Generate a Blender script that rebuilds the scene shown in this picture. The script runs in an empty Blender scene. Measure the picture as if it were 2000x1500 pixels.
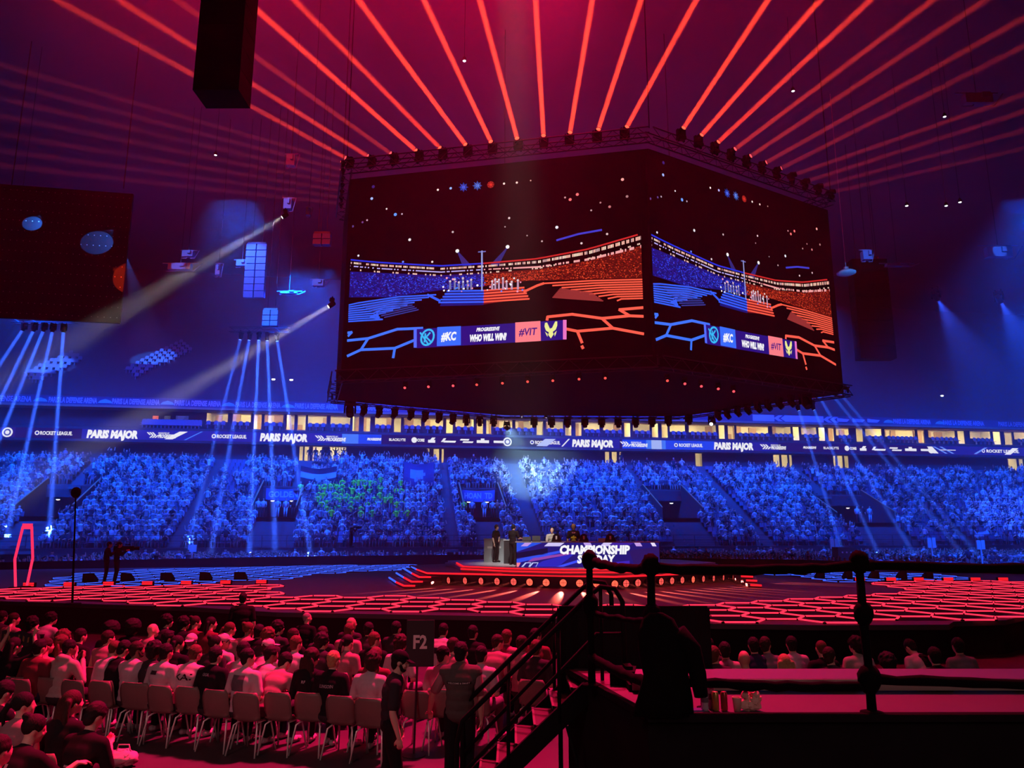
import bpy, math, random
from mathutils import Vector, Matrix, Euler
from mathutils.bvhtree import BVHTree

S = bpy.context.scene
C = S.collection
R = math.radians
PI = math.pi

# ------------------------------------------------------------------ camera
F = 1450.0                      # focal length in pixels of the 2000 x 1500 frame
PT = math.atan(285 / F)         # the camera looks up a little
EYE = Vector((0, 0, 3.1))
sp, cp = math.sin(PT), math.cos(PT)
cam = bpy.data.cameras.new('camera')
cam_ob = bpy.data.objects.new('camera', cam)
C.objects.link(cam_ob)
cam.sensor_width = 36
cam.lens = F / 2000 * 36
cam.clip_end = 400
cam_ob.location = EYE
cam_ob.rotation_euler = (PI / 2 + PT, 0, 0)
S.camera = cam_ob

# ------------------------------------------------------------------ view, world
S.view_settings.view_transform = 'Standard'
S.view_settings.look = 'None'
S.view_settings.exposure = 0.0
S.view_settings.gamma = 1.0
S.view_settings.use_curve_mapping = False
S.cycles.max_bounces = 4
S.cycles.diffuse_bounces = 2
S.cycles.glossy_bounces = 2
S.cycles.transparent_max_bounces = 12
S.cycles.volume_bounces = 0
S.cycles.caustics_reflective = False
S.cycles.caustics_refractive = False
S.cycles.sample_clamp_indirect = 3.0
W = bpy.data.worlds.new('ambient_fill')
S.world = W
W.use_nodes = True
W.node_tree.nodes['Background'].inputs[0].default_value = (0.34, 0.05, 0.20, 1)
W.node_tree.nodes['Background'].inputs[1].default_value = 0.018  # even dark red ambient added to lift the blacks


def ray(x, y):
    a = (x - 1000) / F
    b = (750 - y) / F
    return Vector((a, cp - b * sp, sp + b * cp))


def at_z(x, y, z):
    d = ray(x, y)
    return EYE + d * ((z - EYE.z) / d.z)


def at_y(x, y, Y):
    d = ray(x, y)
    return EYE + d * (Y / d.y)


def lin(r, g, b):
    def k(c):
        c /= 255
        return c / 12.92 if c <= 0.04045 else ((c + 0.055) / 1.055) ** 2.4
    return (k(r), k(g), k(b))


def aim(ob, tgt):
    ob.rotation_euler = (Vector(tgt) - ob.location).to_track_quat('-Z', 'Y').to_euler()


def area(loc, tgt, size, e, c, spread=180, sy=None):
    l = bpy.data.lights.new('wash_or_fill_light', 'AREA')
    l.energy = e
    l.color = c
    l.size = size
    if sy:
        l.shape = 'RECTANGLE'
        l.size_y = sy
    l.spread = R(spread)
    o = bpy.data.objects.new('wash_or_fill_light', l)
    C.objects.link(o)
    o.location = loc
    aim(o, tgt)
    return o


def spot(loc, tgt, e, c, deg, blend=0.3, rad=0.05, parent=None):
    l = bpy.data.lights.new('spot_light', 'SPOT')
    l.energy = e
    l.color = c
    l.spot_size = R(deg)
    l.spot_blend = blend
    l.shadow_soft_size = rad
    o = bpy.data.objects.new('spot_light', l)
    C.objects.link(o)
    o.location = loc
    aim(o, tgt)
    return o


def beam(loc, d, e, c, dia, spread):
    """a narrow parallel beam from a lens of this diameter"""
    o = area(loc, Vector(loc) + d, dia, e, c, spread)
    o.data.shape = 'DISK'
    o.name = 'beam_light_source'
    return o


# ------------------------------------------------------------------ wash lights of the hall and added fills
# blue wash thrown over the far stand from the trusses
for x_, y_, tx_, ty_, e_ in ((-40, 58, -44, 74, 11200), (-18, 62, -18, 80, 14400), (6, 66, 6, 84, 14400), (28, 68, 30, 88, 11200), (54, 72, 58, 94, 10000)):
    area((x_, y_, 25), (tx_, ty_, 5), 4, e_, (0.0, 0.072, 1.0), 120)
for x_, e_ in ((-44, 6500), (-18, 6200), (6, 5200), (34, 6500)):
    area((x_, 45, 24), (x_ * 1.1, 62, 0), 3, e_, (0.0, 0.072, 1.0), 90)
# weaker blue wash into the upper roof on both sides
area((-34, 66, 20), (-44, 92, 30), 4, 1200, (0.20, 0.012, 0.40), 130)
area((62, 66, 18), (58, 98, 26), 4, 600, (0.09, 0.015, 0.45), 130)
# red wash over the floor seats, thrown from the stage side, and weak fills added on the camera side
area((2, 18.5, 21), (-4, 11.5, 0.5), 1.6, 2600, (1.0, 0.01, 0.11), 56)
area((-6, 0, 9), (-4, 11, 0.8), 3.0, 55, (1.0, 0.46, 0.52), 80)
area((9, 13, 15), (4.5, 9, 1.5), 1.6, 40, (1.0, 0.12, 0.40), 60)
area((4.5, -3, 5.5), (4.5, 9, 1.4), 2.5, 34, (1.0, 0.50, 0.52), 90)
# hard red pools on the open floor of the aisle
spot((-2.5, 12, 15), (-3.2, 8.1, 0), 24000, (1.0, 0.0, 0.045), 15, 0.3, 0.1)
spot((3, 13, 15), (0.3, 8.9, 0), 8000, (1.0, 0.0, 0.05), 13, 0.3, 0.1)
# red wash up in the roof, and red light falling through the haze between the cube and the floor seats
area((-4, 24, 33), (0, 44, 40), 6, 6500, (1.0, 0.0, 0.06), 90)
area((-22, 20, 32), (-20, 40, 40), 5, 4200, (1.0, 0.0, 0.05), 76)
for x_ in (-15, 0, 15):
    area((x_, 33, 39.5), (x_ * .8, 17, 2), 9, 1700, (1.0, 0.0, 0.06), 64)
# white key on the presenters
spot((0, 19, 21), (0.6, 34.0, 2.4), 34000, (1.0, 0.95, 0.88), 13, 0.8, 0.5)

# ------------------------------------------------------------------ materials
def mat(name, col, rough=0.8, metal=0.0, spec=0.3, noise=0.0, scale=8.0, bump=0.0):
    m = bpy.data.materials.new(name)
    m.use_nodes = True
    nt = m.node_tree
    b = nt.nodes['Principled BSDF']
    b.inputs['Roughness'].default_value = rough
    b.inputs['Metallic'].default_value = metal
    b.inputs['Specular IOR Level'].default_value = spec
    b.inputs['Base Color'].default_value = (*col, 1)
    if noise or bump:
        tc = nt.nodes.new('ShaderNodeTexCoord')
        nz = nt.nodes.new('ShaderNodeTexNoise')
        nz.inputs['Scale'].default_value = scale
        nz.inputs['Detail'].default_value = 3
        nt.links.new(tc.outputs['Object'], nz.inputs['Vector'])
        if noise:
            mx = nt.nodes.new('ShaderNodeMixRGB')
            mx.inputs[1].default_value = (*[c * (1 - noise) for c in col], 1)
            mx.inputs[2].default_value = (*[min(1, c * (1 + noise)) for c in col], 1)
            nt.links.new(nz.outputs['Fac'], mx.inputs[0])
            nt.links.new(mx.outputs[0], b.inputs['Base Color'])
        if bump:
            bp = nt.nodes.new('ShaderNodeBump')
            bp.inputs['Strength'].default_value = bump
            bp.inputs['Distance'].default_value = 0.02
            nt.links.new(nz.outputs['Fac'], bp.inputs['Height'])
            nt.links.new(bp.outputs[0], b.inputs['Normal'])
    return m


def objmat(name, rough, scale=30.0, amt=0.12, spec=0.25, bump=0):
    """colour comes from the object's own colour"""
    m = mat(name, (1, 1, 1), rough, spec=spec)
    nt = m.node_tree
    b = nt.nodes['Principled BSDF']
    oi = nt.nodes.new('ShaderNodeObjectInfo')
    tc = nt.nodes.new('ShaderNodeTexCoord')
    nz = nt.nodes.new('ShaderNodeTexNoise')
    nz.inputs['Scale'].default_value = scale
    mr = nt.nodes.new('ShaderNodeMapRange')
    mr.inputs['To Min'].default_value = 1 - amt
    mr.inputs['To Max'].default_value = 1 + amt
    mx = nt.nodes.new('ShaderNodeVectorMath')
    mx.operation = 'SCALE'
    nt.links.new(tc.outputs['Object'], nz.inputs['Vector'])
    nt.links.new(nz.outputs['Fac'], mr.inputs['Value'])
    nt.links.new(oi.outputs['Color'], mx.inputs[0])
    nt.links.new(mr.outputs[0], mx.inputs['Scale'])
    nt.links.new(mx.outputs[0], b.inputs['Base Color'])
    if bump:
        mp = nt.nodes.new('ShaderNodeMapping')
        mp.inputs['Scale'].default_value = (110, 110, 22)
        n2 = nt.nodes.new('ShaderNodeTexNoise')
        n2.inputs['Scale'].default_value = 1.0
        bp = nt.nodes.new('ShaderNodeBump')
        bp.inputs['Strength'].default_value = bump
        bp.inputs['Distance'].default_value = 0.012
        nt.links.new(tc.outputs['Object'], mp.inputs['Vector'])
        nt.links.new(mp.outputs[0], n2.inputs['Vector'])
        nt.links.new(n2.outputs['Fac'], bp.inputs['Height'])
        nt.links.new(bp.outputs[0], b.inputs['Normal'])
    return m


def attrmat(name, rough=0.85, tint=False):
    """colour comes from the mesh's own colour attribute"""
    m = mat(name, (1, 1, 1), rough, spec=0.0)
    nt = m.node_tree
    a = nt.nodes.new('ShaderNodeAttribute')
    a.attribute_name = 'Col'
    nt.links.new(a.outputs['Color'], nt.nodes['Principled BSDF'].inputs['Base Color'])
    return m


def emit(name, col, st=1.0, sample=False):
    m = bpy.data.materials.new(name)
    m.use_nodes = True
    nt = m.node_tree
    nt.nodes.clear()
    o = nt.nodes.new('ShaderNodeOutputMaterial')
    e = nt.nodes.new('ShaderNodeEmission')
    e.inputs[1].default_value = st
    if col is None:
        a = nt.nodes.new('ShaderNodeAttribute')
        a.attribute_name = 'Col'
        nt.links.new(a.outputs['Color'], e.inputs[0])
    else:
        e.inputs[0].default_value = (*col, 1)
    nt.links.new(e.outputs[0], o.inputs[0])
    m.cycles.emission_sampling = 'AUTO' if sample else 'NONE'
    return m


M = {
    'floor': mat('hall_floor', (0.046, 0.038, 0.042), 0.55, noise=0.35, scale=1.3, bump=0.03),
    'black': mat('matt_black', (0.008, 0.007, 0.008), 0.9, spec=0.1),
    'drape': mat('black_drape', (0.012, 0.010, 0.012), 0.95, spec=0.05, noise=0.3, scale=3, bump=0.25),
    'wrap': mat('black_wrap', (0.004, 0.0035, 0.004), 0.9, spec=0.08, noise=0.3, scale=9, bump=0.4),
    'deck': mat('deck_board', (0.10, 0.075, 0.09), 0.6, noise=0.15, scale=2.2),
    'bench': mat('bench_board', (0.11, 0.11, 0.15), 0.55, noise=0.12, scale=3),
    'bench_edge': mat('bench_edge', (0.26, 0.27, 0.22), 0.6, noise=0.1, scale=4),
    'stage': mat('stage_floor', (0.085, 0.08, 0.105), 0.55, spec=0.15, noise=0.15, scale=1.0),
    'stagegrey': mat('stage_grey', (0.36, 0.40, 0.43), 0.35, noise=0.08, scale=2),
    'concrete': mat('stand_concrete', (0.10, 0.105, 0.12), 0.9, noise=0.2, scale=1.5),
    'wall': mat('dark_wall', (0.045, 0.040, 0.050), 0.9, noise=0.15, scale=0.6),
    'roof': mat('roof_deck', (0.16, 0.14, 0.15), 0.9, noise=0.2, scale=0.15),
    'steel': mat('dark_steel', (0.05, 0.05, 0.055), 0.45, metal=0.6),
    'chrome': mat('chrome_tube', (0.95, 0.93, 0.84), 0.3, metal=0.2, spec=0.8),
    'plastic': mat('tan_plastic', (0.17, 0.125, 0.105), 0.45, noise=0.06, scale=20),
    'seatblue': mat('seat_plastic', (0.10, 0.12, 0.20), 0.6),
    'cream': mat('suite_wall', (0.80, 0.72, 0.48), 0.8, noise=0.06, scale=1),
    'wood': mat('suite_wood', (0.42, 0.25, 0.12), 0.6, noise=0.2, scale=3),
    'white': mat('white_paint', (0.75, 0.75, 0.75), 0.6),
    'cloth': objmat('clothing', 0.9, 25, 0.10, 0.1),
    'skin': objmat('skin', 0.55, 14, 0.06, 0.35),
    'hair': objmat('hair', 0.75, 45, 0.35, 0.2, bump=.5),
    'paint': objmat('paint', 0.6, 5, 0.05),
    'crowd': attrmat('crowd_cloth'),
    'screen': emit('screen_picture', None, 1.0),
    'led': emit('led_picture', None, 1.0),
    'red_led': emit('red_led', lin(255, 46, 76), 1.5),
    'red_led2': emit('red_led_strip', lin(255, 28, 42), 1.3),
    'blue_led': emit('blue_led', lin(50, 92, 255), 1.5),
    'lens_red': emit('lens_red', lin(255, 88, 80), 1.1),
    'lens_orange': emit('lens_orange', lin(255, 96, 72), 1.5),
    'lens_blue': emit('lens_blue', lin(120, 160, 255), 2.5),
    'lens_white': emit('lens_white', (0.9, 0.95, 1.0), 4.0),
    'lens_pink': emit('lens_pink', lin(255, 80, 90), 1.6),
    'lens_off': mat('lens_glass', (0.05, 0.05, 0.06), 0.1, spec=0.7),
    'warm': emit('warm_tube', (1.0, 0.84, 0.40), 140.0, True),
    'corridor': emit('corridor_lamp', (1.0, 0.84, 0.40), 110.0, True),
}


def glass():
    m = bpy.data.materials.new('window_glass')
    m.use_nodes = True
    nt = m.node_tree
    nt.nodes.clear()
    o = nt.nodes.new('ShaderNodeOutputMaterial')
    t = nt.nodes.new('ShaderNodeBsdfTransparent')
    g = nt.nodes.new('ShaderNodeBsdfGlossy')
    g.inputs['Roughness'].default_value = 0.05
    x = nt.nodes.new('ShaderNodeMixShader')
    x.inputs[0].default_value = 0.05
    nt.links.new(t.outputs[0], x.inputs[1])
    nt.links.new(g.outputs[0], x.inputs[2])
    nt.links.new(x.outputs[0], o.inputs[0])
    return m


M['glass'] = glass()


# ------------------------------------------------------------------ mesh builder
def basis(d):
    d = Vector(d).normalized()
    a = Vector((0, 0, 1)) if abs(d.z) < 0.95 else Vector((1, 0, 0))
    x = d.cross(a).normalized()
    return x, d.cross(x).normalized()


_text = {}


def text_geo(s, fat=0.0, shear=0.0):
    """flat letters: vertices and faces, capital height 1, centred on x, standing on y = 0"""
    k = (s, fat, shear)
    if k not in _text:
        c = bpy.data.curves.new('t', 'FONT')
        c.body = s
        c.offset = fat
        c.shear = shear
        c.resolution_u = 2
        o = bpy.data.objects.new('t', c)
        C.objects.link(o)
        dg = bpy.context.evaluated_depsgraph_get()
        me = o.evaluated_get(dg).to_mesh()
        vs = [v.co.copy() for v in me.vertices]
        fs = [tuple(p.vertices) for p in me.polygons]
        o.evaluated_get(dg).to_mesh_clear()
        bpy.data.objects.remove(o)
        bpy.data.curves.remove(c)
        x0 = min(v.x for v in vs)
        x1 = max(v.x for v in vs)
        h = 0.69
        _text[k] = ([((v.x - (x0 + x1) / 2) / h, v.y / h) for v in vs], fs, (x1 - x0) / h)
    return _text[k]


class MB:
    def __init__(s):
        s.v, s.f, s.m, s.c = [], [], [], []

    def add(s, vs, fs, m=0, col=None):
        k = len(s.v)
        s.v += [tuple(v) for v in vs]
        for f in fs:
            s.f.append(tuple(i + k for i in f))
            s.m.append(m)
            s.c.append(col)
        return s

    def quad(s, a, b, c, d, m=0, col=None):
        return s.add([a, b, c, d], [(0, 1, 2, 3)], m, col)

    def poly(s, pts, m=0, col=None):
        return s.add(pts, [tuple(range(len(pts)))], m, col)

    def box(s, c, d, rot=None, m=0, col=None):
        c = Vector(c)
        vs = []
        for z in (-.5, .5):
            for x, y in ((-.5, -.5), (.5, -.5), (.5, .5), (-.5, .5)):
                p = Vector((x * d[0], y * d[1], z * d[2]))
                if rot is not None:
                    p = rot @ p
                vs.append(c + p)
        return s.add(vs, [(3, 2, 1, 0), (4, 5, 6, 7), (0, 1, 5, 4), (1, 2, 6, 5), (2, 3, 7, 6), (3, 0, 4, 7)], m, col)

    def bar(s, a, b, w, h, m=0, col=None, up=(0, 0, 1)):
        """a square bar from a to b: w across, h along up"""
        a, b = Vector(a), Vector(b)
        d = (b - a).normalized()
        x = d.cross(Vector(up)).normalized()
        y = x.cross(d)
        vs = [p + x * (w / 2 * i) + y * (h / 2 * j) for p in (a, b) for i, j in ((-1, -1), (1, -1), (1, 1), (-1, 1))]
        return s.add(vs, [(3, 2, 1, 0), (4, 5, 6, 7), (0, 1, 5, 4), (1, 2, 6, 5), (2, 3, 7, 6), (3, 0, 4, 7)], m, col)

    def cyl(s, a, b, r0, r1=None, n=10, m=0, col=None, cap=True):
        a, b = Vector(a), Vector(b)
        r1 = r0 if r1 is None else r1
        x, y = basis(b - a)
        vs = []
        for p, r in ((a, r0), (b, r1)):
            for k in range(n):
                t = 2 * PI * k / n
                vs.append(p + x * (r * math.cos(t)) + y * (r * math.sin(t)))
        fs = [(k, (k + 1) % n, n + (k + 1) % n, n + k) for k in range(n)]
        if cap:
            fs += [tuple(range(n))[::-1], tuple(range(n, 2 * n))]
        return s.add(vs, fs, m, col)

    def tube(s, pts, r, n=8, m=0, col=None):
        pts = [Vector(p) for p in pts]
        rs = r if isinstance(r, (list, tuple)) else [r] * len(pts)
        d0 = (pts[1] - pts[0]).normalized()
        x, _ = basis(d0)
        vs = []
        for i, p in enumerate(pts):
            d = (pts[min(i + 1, len(pts) - 1)] - pts[max(i - 1, 0)]).normalized()
            x = (x - d * x.dot(d)).normalized()
            y = d.cross(x)
            for k in range(n):
                t = 2 * PI * k / n
                vs.append(p + x * (rs[i] * math.cos(t)) + y * (rs[i] * math.sin(t)))
        L = len(pts)
        fs = [(i * n + k, i * n + (k + 1) % n, (i + 1) * n + (k + 1) % n, (i + 1) * n + k) for i in range(L - 1) for k in range(n)]
        fs += [tuple(range(n))[::-1], tuple(range((L - 1) * n, L * n))]
        return s.add(vs, fs, m, col)

    def ball(s, c, r, nu=12, nv=8, mtx=None, m=0, col=None, fn=None):
        c = Vector(c)
        r = (r, r, r) if not isinstance(r, (tuple, list)) else r
        vs = []
        for j in range(nv + 1):
            ph = PI * j / nv - PI / 2
            for i in range(nu):
                t = 2 * PI * i / nu
                p = Vector((math.cos(ph) * math.cos(t), math.cos(ph) * math.sin(t), math.sin(ph)))
                k = fn(p) if fn else 1.0
                p = Vector((p.x * r[0] * k, p.y * r[1] * k, p.z * r[2] * k))
                vs.append(c + (mtx @ p if mtx is not None else p))
        fs = []
        for j in range(nv):
            for i in range(nu):
                a, b = j * nu + i, j * nu + (i + 1) % nu
                d, e = a + nu, b + nu
                if j == 0:
                    fs.append((a, e, d))
                elif j == nv - 1:
                    fs.append((a, b, d))
                else:
                    fs.append((a, b, e, d))
        return s.add(vs, fs, m, col)

    def prism(s, poly, z0, z1, m=0, col=None):
        n = len(poly)
        vs = [(p[0], p[1], z0) for p in poly] + [(p[0], p[1], z1) for p in poly]
        fs = [(k, (k + 1) % n, n + (k + 1) % n, n + k) for k in range(n)]
        fs += [tuple(range(n))[::-1], tuple(range(n, 2 * n))]
        return s.add(vs, fs, m, col)

    def lathe(s, prof, c=(0, 0, 0), n=16, m=0, col=None, mtx=None):
        c = Vector(c)
        vs = []
        for r, z in prof:
            for k in range(n):
                t = 2 * PI * k / n
                p = Vector((r * math.cos(t), r * math.sin(t), z))
                vs.append(c + (mtx @ p if mtx is not None else p))
        L = len(prof)
        fs = [(i * n + k, i * n + (k + 1) % n, (i + 1) * n + (k + 1) % n, (i + 1) * n + k) for i in range(L - 1) for k in range(n)]
        fs += [tuple(range(n))[::-1], tuple(range((L - 1) * n, L * n))]
        return s.add(vs, fs, m, col)

    def text(s, st, o, ux, uy, h, m=0, col=None, fat=0.0, shear=0.0, width=None, lift=None):
        vs, fs, w = text_geo(st, fat, shear)
        ux, uy, o = Vector(ux).normalized(), Vector(uy).normalized(), Vector(o)
        kx = h if width is None else width / w
        return s.add([o + ux * (x * kx) + uy * (y * h) for x, y in vs], fs, m, col)

    def mesh(s, name, mats, smooth=False):
        me = bpy.data.meshes.new(name)
        me.from_pydata(s.v, [], s.f)
        for mm in (mats if isinstance(mats, (list, tuple)) else [mats]):
            me.materials.append(mm)
        if any(s.m):
            me.polygons.foreach_set('material_index', s.m)
        if any(c is not None for c in s.c):
            ca = me.color_attributes.new('Col', 'FLOAT_COLOR', 'CORNER')
            buf = []
            for f, c in zip(s.f, s.c):
                c = c or (0, 0, 0)
                buf += [c[0], c[1], c[2], 1.0] * len(f)
            ca.data.foreach_set('color', buf)
        if smooth:
            me.polygons.foreach_set('use_smooth', [True] * len(s.f))
        me.update()
        return me

    def build(s, name, mats, parent=None, smooth=False, loc=None, rot=None, **kw):
        return link(name, s.mesh(name, mats, smooth), parent, loc, rot, **kw)


def link(name, data, parent=None, loc=None, rot=None, label=None, cat=None, group=None, kind=None, color=None):
    o = bpy.data.objects.new(name, data)
    C.objects.link(o)
    if parent is not None:
        o.parent = parent
    if loc is not None:
        o.location = loc
    if rot is not None:
        o.rotation_euler = rot
    if color is not None:
        o.color = (*color, 1)
    return tag(o, label, cat, group, kind)


def tag(o, label=None, cat=None, group=None, kind=None):
    for k, v in (('label', label), ('category', cat), ('group', group), ('kind', kind)):
        if v:
            o[k] = v
    return o


def empty(name, loc=(0, 0, 0), rot=None, **kw):
    o = link(name, None, None, loc, rot, **kw)
    o.empty_display_size = 0.2
    return o


def dup(src, loc=None, rot=None, label=None, group=None):
    """a copy of a thing with copies of its parts and their sub-parts"""
    r = src.copy()
    C.objects.link(r)
    if loc is not None:
        r.location = loc
    if rot is not None:
        r.rotation_euler = rot
    if label:
        r['label'] = label
    if group:
        r['group'] = group
    for ch in KIDS.get(src.name, []):
        c = ch.copy()
        C.objects.link(c)
        c.parent = r
        for g in KIDS.get(ch.name, []):
            d = g.copy()
            C.objects.link(d)
            d.parent = c
    return r


KIDS = {}


def kids(root):
    """remember the parts of a thing so that dup() can copy them"""
    KIDS[root.name] = list(root.children)
    for c in root.children:
        KIDS[c.name] = list(c.children)
    return root


ORD = ['first', 'second', 'third', 'fourth', 'fifth', 'sixth', 'seventh', 'eighth', 'ninth', 'tenth', 'eleventh', 'twelfth', 'thirteenth',
       'fourteenth', 'fifteenth', 'sixteenth', 'seventeenth', 'eighteenth', 'nineteenth', 'twentieth', 'twenty-first', 'twenty-second',
       'twenty-third', 'twenty-fourth', 'twenty-fifth', 'twenty-sixth', 'twenty-seventh', 'twenty-eighth', 'twenty-ninth', 'thirtieth']
random.seed(7)

# ------------------------------------------------------------------ the far stand: u runs along it, v towards the camera
_rz = at_y(1155, 866, 86).z
_pl = at_z(20, 844, _rz)
_pr = at_z(1950, 881, _rz)
SE = (_pr - _pl)
SE.z = 0
SE.normalize()
SN = Vector((SE.y, -SE.x, 0))
SO = at_y(1000, 863, at_z(1000, 863, _rz).y)
SO.z = 0


def SP(u, v, z=0.0):
    p = SO + SE * u + SN * v
    return Vector((p.x, p.y, z))


def pl(x, y, v):
    """where the sight line through a pixel meets the plane v: (u, z)"""
    d = ray(x, y)
    t = ((SO + SN * v - EYE).dot(SN)) / d.dot(SN)
    p = EYE + d * t
    return (p - SO).dot(SE), p.z


def pu(x, y, v):
    return pl(x, y, v)[0]


U0, U1 = -78.0, 92.0
Z_RIB = (pl(990, 872, 0)[1], pl(990, 854, 0)[1])
Z_WIN = (pl(990, 837, -2.4)[1], pl(990, 820, -2.4)[1])
Z_DOOR = pl(990, 849, -2.4)[1]
Z_FAS = (pl(550, 800, -0.6)[1], pl(550, 784, -0.6)[1])
ROWS, PITCH, V_LOW, V_TOP = 21, 0.8, 17.2, 0.4
Z_LOW = 1.65
Z_TOPROW = pl(650, 903, 0)[1]
RISE = (Z_TOPROW - Z_LOW) / (ROWS - 1)


def row_v(r):
    return V_LOW - r * PITCH


def row_z(r):
    return Z_LOW + r * RISE


def slope_at(x, y):
    """the seat row whose tread shows at this pixel, and its u"""
    best = (9e9, 0, 0)
    for r10 in range(0, ROWS * 10):
        r = r10 / 10
        u, z = pl(x, y, row_v(r))
        e = abs(z - row_z(r))
        if e < best[0]:
            best = (e, r, u)
    return best[1], best[2]


# entrances into the stand: (pixel left, right, lintel y, floor y)
PORTALS = []
for a, b, yt, yf in ((30, 142, 952, 1010), (491, 578, 941, 1012), (905, 986, 951, 1006), (1292, 1372, 966, 1012), (1632, 1748, 968, 1020)):
    rf, uf = slope_at((a + b) / 2, yf)
    half = (pu(b, yf, row_v(rf)) - pu(a, yf, row_v(rf))) / 2
    PORTALS.append((uf - half, uf + half, int(round(rf)), int(round(rf)) + 6))
AISLES = []
for x, y in ((196, 900), (436, 905), (592, 930), (862, 915), (1000, 925), (1230, 925), (1366, 920), (1556, 925), (1700, 925), (1905, 930)):
    r, u = slope_at(x, y)
    AISLES.append(u)


def blocked(u, r):
    for a, b, r0, r1 in PORTALS:
        if a - 0.25 < u < b + 0.25 and r0 <= r <= r1:
            return True
        if a + 0.6 < u < b - 0.6 and r < r0:
            return True
    return any(abs(u - c) < 0.65 for c in AISLES)


# floor of the hall
fl = MB()
fl.quad((-130, -12, 0), (130, -12, 0), (130, 125, 0), (-130, 125, 0))
fl.build('floor', M['floor'], kind='structure')
# the roof and the walls behind everything
rf = MB()
rf.quad((-130, -12, 40), (-130, 125, 40), (130, 125, 40), (130, -12, 40))
rf.build('ceiling', M['roof'], kind='structure')
wb = MB()
a, b = SP(U0 - 30, -26), SP(U1 + 30, -26)
wb.quad((a.x, a.y, 0), (b.x, b.y, 0), (b.x, b.y, 40), (a.x, a.y, 40))
wb.build('wall_back', M['wall'], kind='structure')
for nm, x in (('wall_left', -100), ('wall_right', 118)):
    w = MB()
    w.quad((x, -12, 0), (x, 125, 0), (x, 125, 40), (x, -12, 40))
    w.build(nm, M['wall'], kind='structure')

# concrete terraces, row by row, broken at the entrances
ter = MB()
for r in range(ROWS):
    v1, v0, z = row_v(r) + PITCH / 2, row_v(r) - PITCH / 2, row_z(r)
    cuts = [U0, U1]
    for a, b, r0, r1 in PORTALS:
        if r0 <= r <= r1:
            cuts += [a, b]
    cuts.sort()
    for k in range(0, len(cuts), 2):
        a, b = cuts[k], cuts[k + 1]
        p = [SP(a, v1, z - RISE), SP(b, v1, z - RISE), SP(b, v1, z), SP(a, v1, z), SP(b, v0, z), SP(a, v0, z)]
        ter.add(p, [(0, 1, 2, 3), (3, 2, 4, 5)])
zt = row_z(ROWS - 1)
ter.quad(SP(U0, V_TOP, zt), SP(U1, V_TOP, zt), SP(U1, -3, zt), SP(U0, -3, zt))
ter.build('terraced_stand', M['concrete'], kind='structure')
# stair flights in the aisles
for k, u in enumerate(AISLES):
    m = MB()
    for r in range(ROWS):
        if any(a - .5 < u < b + .5 and r0 <= r <= r1 for a, b, r0, r1 in PORTALS):
            continue
        v, z = row_v(r), row_z(r)
        c = SP(u, v + 0.2 + PITCH / 2, z - RISE / 2)
        m.bar(SP(u - .55, v + .2 + PITCH / 2, z - RISE * .75), SP(u + .55, v + .2 + PITCH / 2, z - RISE * .75), 0.38, RISE / 2)
    m.build('aisle_stairs', M['concrete'], kind='structure')
for a, b, r0, r1 in PORTALS:
    m = MB()
    u = (a + b) / 2
    for r in range(r0):
        v, z = row_v(r), row_z(r)
        m.bar(SP(a + .7, v + .2 + PITCH / 2, z - RISE * .75), SP(b - .7, v + .2 + PITCH / 2, z - RISE * .75), 0.38, RISE / 2)
    m.build('aisle_stairs', M['concrete'], kind='structure')

# front wall of the stand with its rail
m = MB()
m.quad(SP(U0, V_LOW + PITCH / 2, 0), SP(U1, V_LOW + PITCH / 2, 0), SP(U1, V_LOW + PITCH / 2, Z_LOW), SP(U0, V_LOW + PITCH / 2, Z_LOW))
m.build('wall_stand_front', M['wall'], kind='structure')
m = MB()
for z in (Z_LOW + .55, Z_LOW + 1.0):
    m.bar(SP(U0, V_LOW + .45, z), SP(U1, V_LOW + .45, z), .05, .05)
for k in range(int((U1 - U0) / 2)):
    u = U0 + 2 * k
    m.bar(SP(u, V_LOW + .45, Z_LOW), SP(u, V_LOW + .45, Z_LOW + 1.0), .05, .05, up=(0, 1, 0))
m.build('stand_railing', M['steel'], label='thin dark railing along the front of the far stand', cat='railing')

# inside each entrance: side walls, floor, back wall, lamps
for k, (a, b, r0, r1) in enumerate(PORTALS):
    vf, vb, z0 = row_v(r0) + PITCH / 2, row_v(r1) - PITCH / 2 - 3.5, row_z(r0)
    zl = row_z(r1)
    m = MB()
    m.quad(SP(a, vf, z0), SP(b, vf, z0), SP(b, vb, z0), SP(a, vb, z0))
    m.quad(SP(a, vb, z0), SP(b, vb, z0), SP(b, vb, zl), SP(a, vb, zl))
    m.quad(SP(a, row_v(r1) - .4, zl), SP(b, row_v(r1) - .4, zl), SP(b, vb, zl), SP(a, vb, zl))
    for u in (a, b):
        m.add([SP(u, vf, z0), SP(u, vf, z0 + 1.0), SP(u, row_v(r1) - .4, zl + 1.0), SP(u, vb, zl), SP(u, vb, z0)], [(0, 1, 2, 3, 4)])
    m.quad(SP(a, row_v(r1) - .4, zl - .75), SP(b, row_v(r1) - .4, zl - .75), SP(b, row_v(r1) - .4, zl + .35), SP(a, row_v(r1) - .4, zl + .35))
    m.build('wall_entrance_%d' % (k + 1), M['wall'], kind='structure')
    hr = MB()
    for u in (a, b):
        hr.bar(SP(u, vf, z0 + 1.0), SP(u, row_v(r1) - .4, zl + 1.0), .12, .07, up=SN)
    hr.build('trim_%d' % (k + 1), mat('handrail_wood', (0.40, 0.22, 0.10), 0.6), kind='structure')

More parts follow.
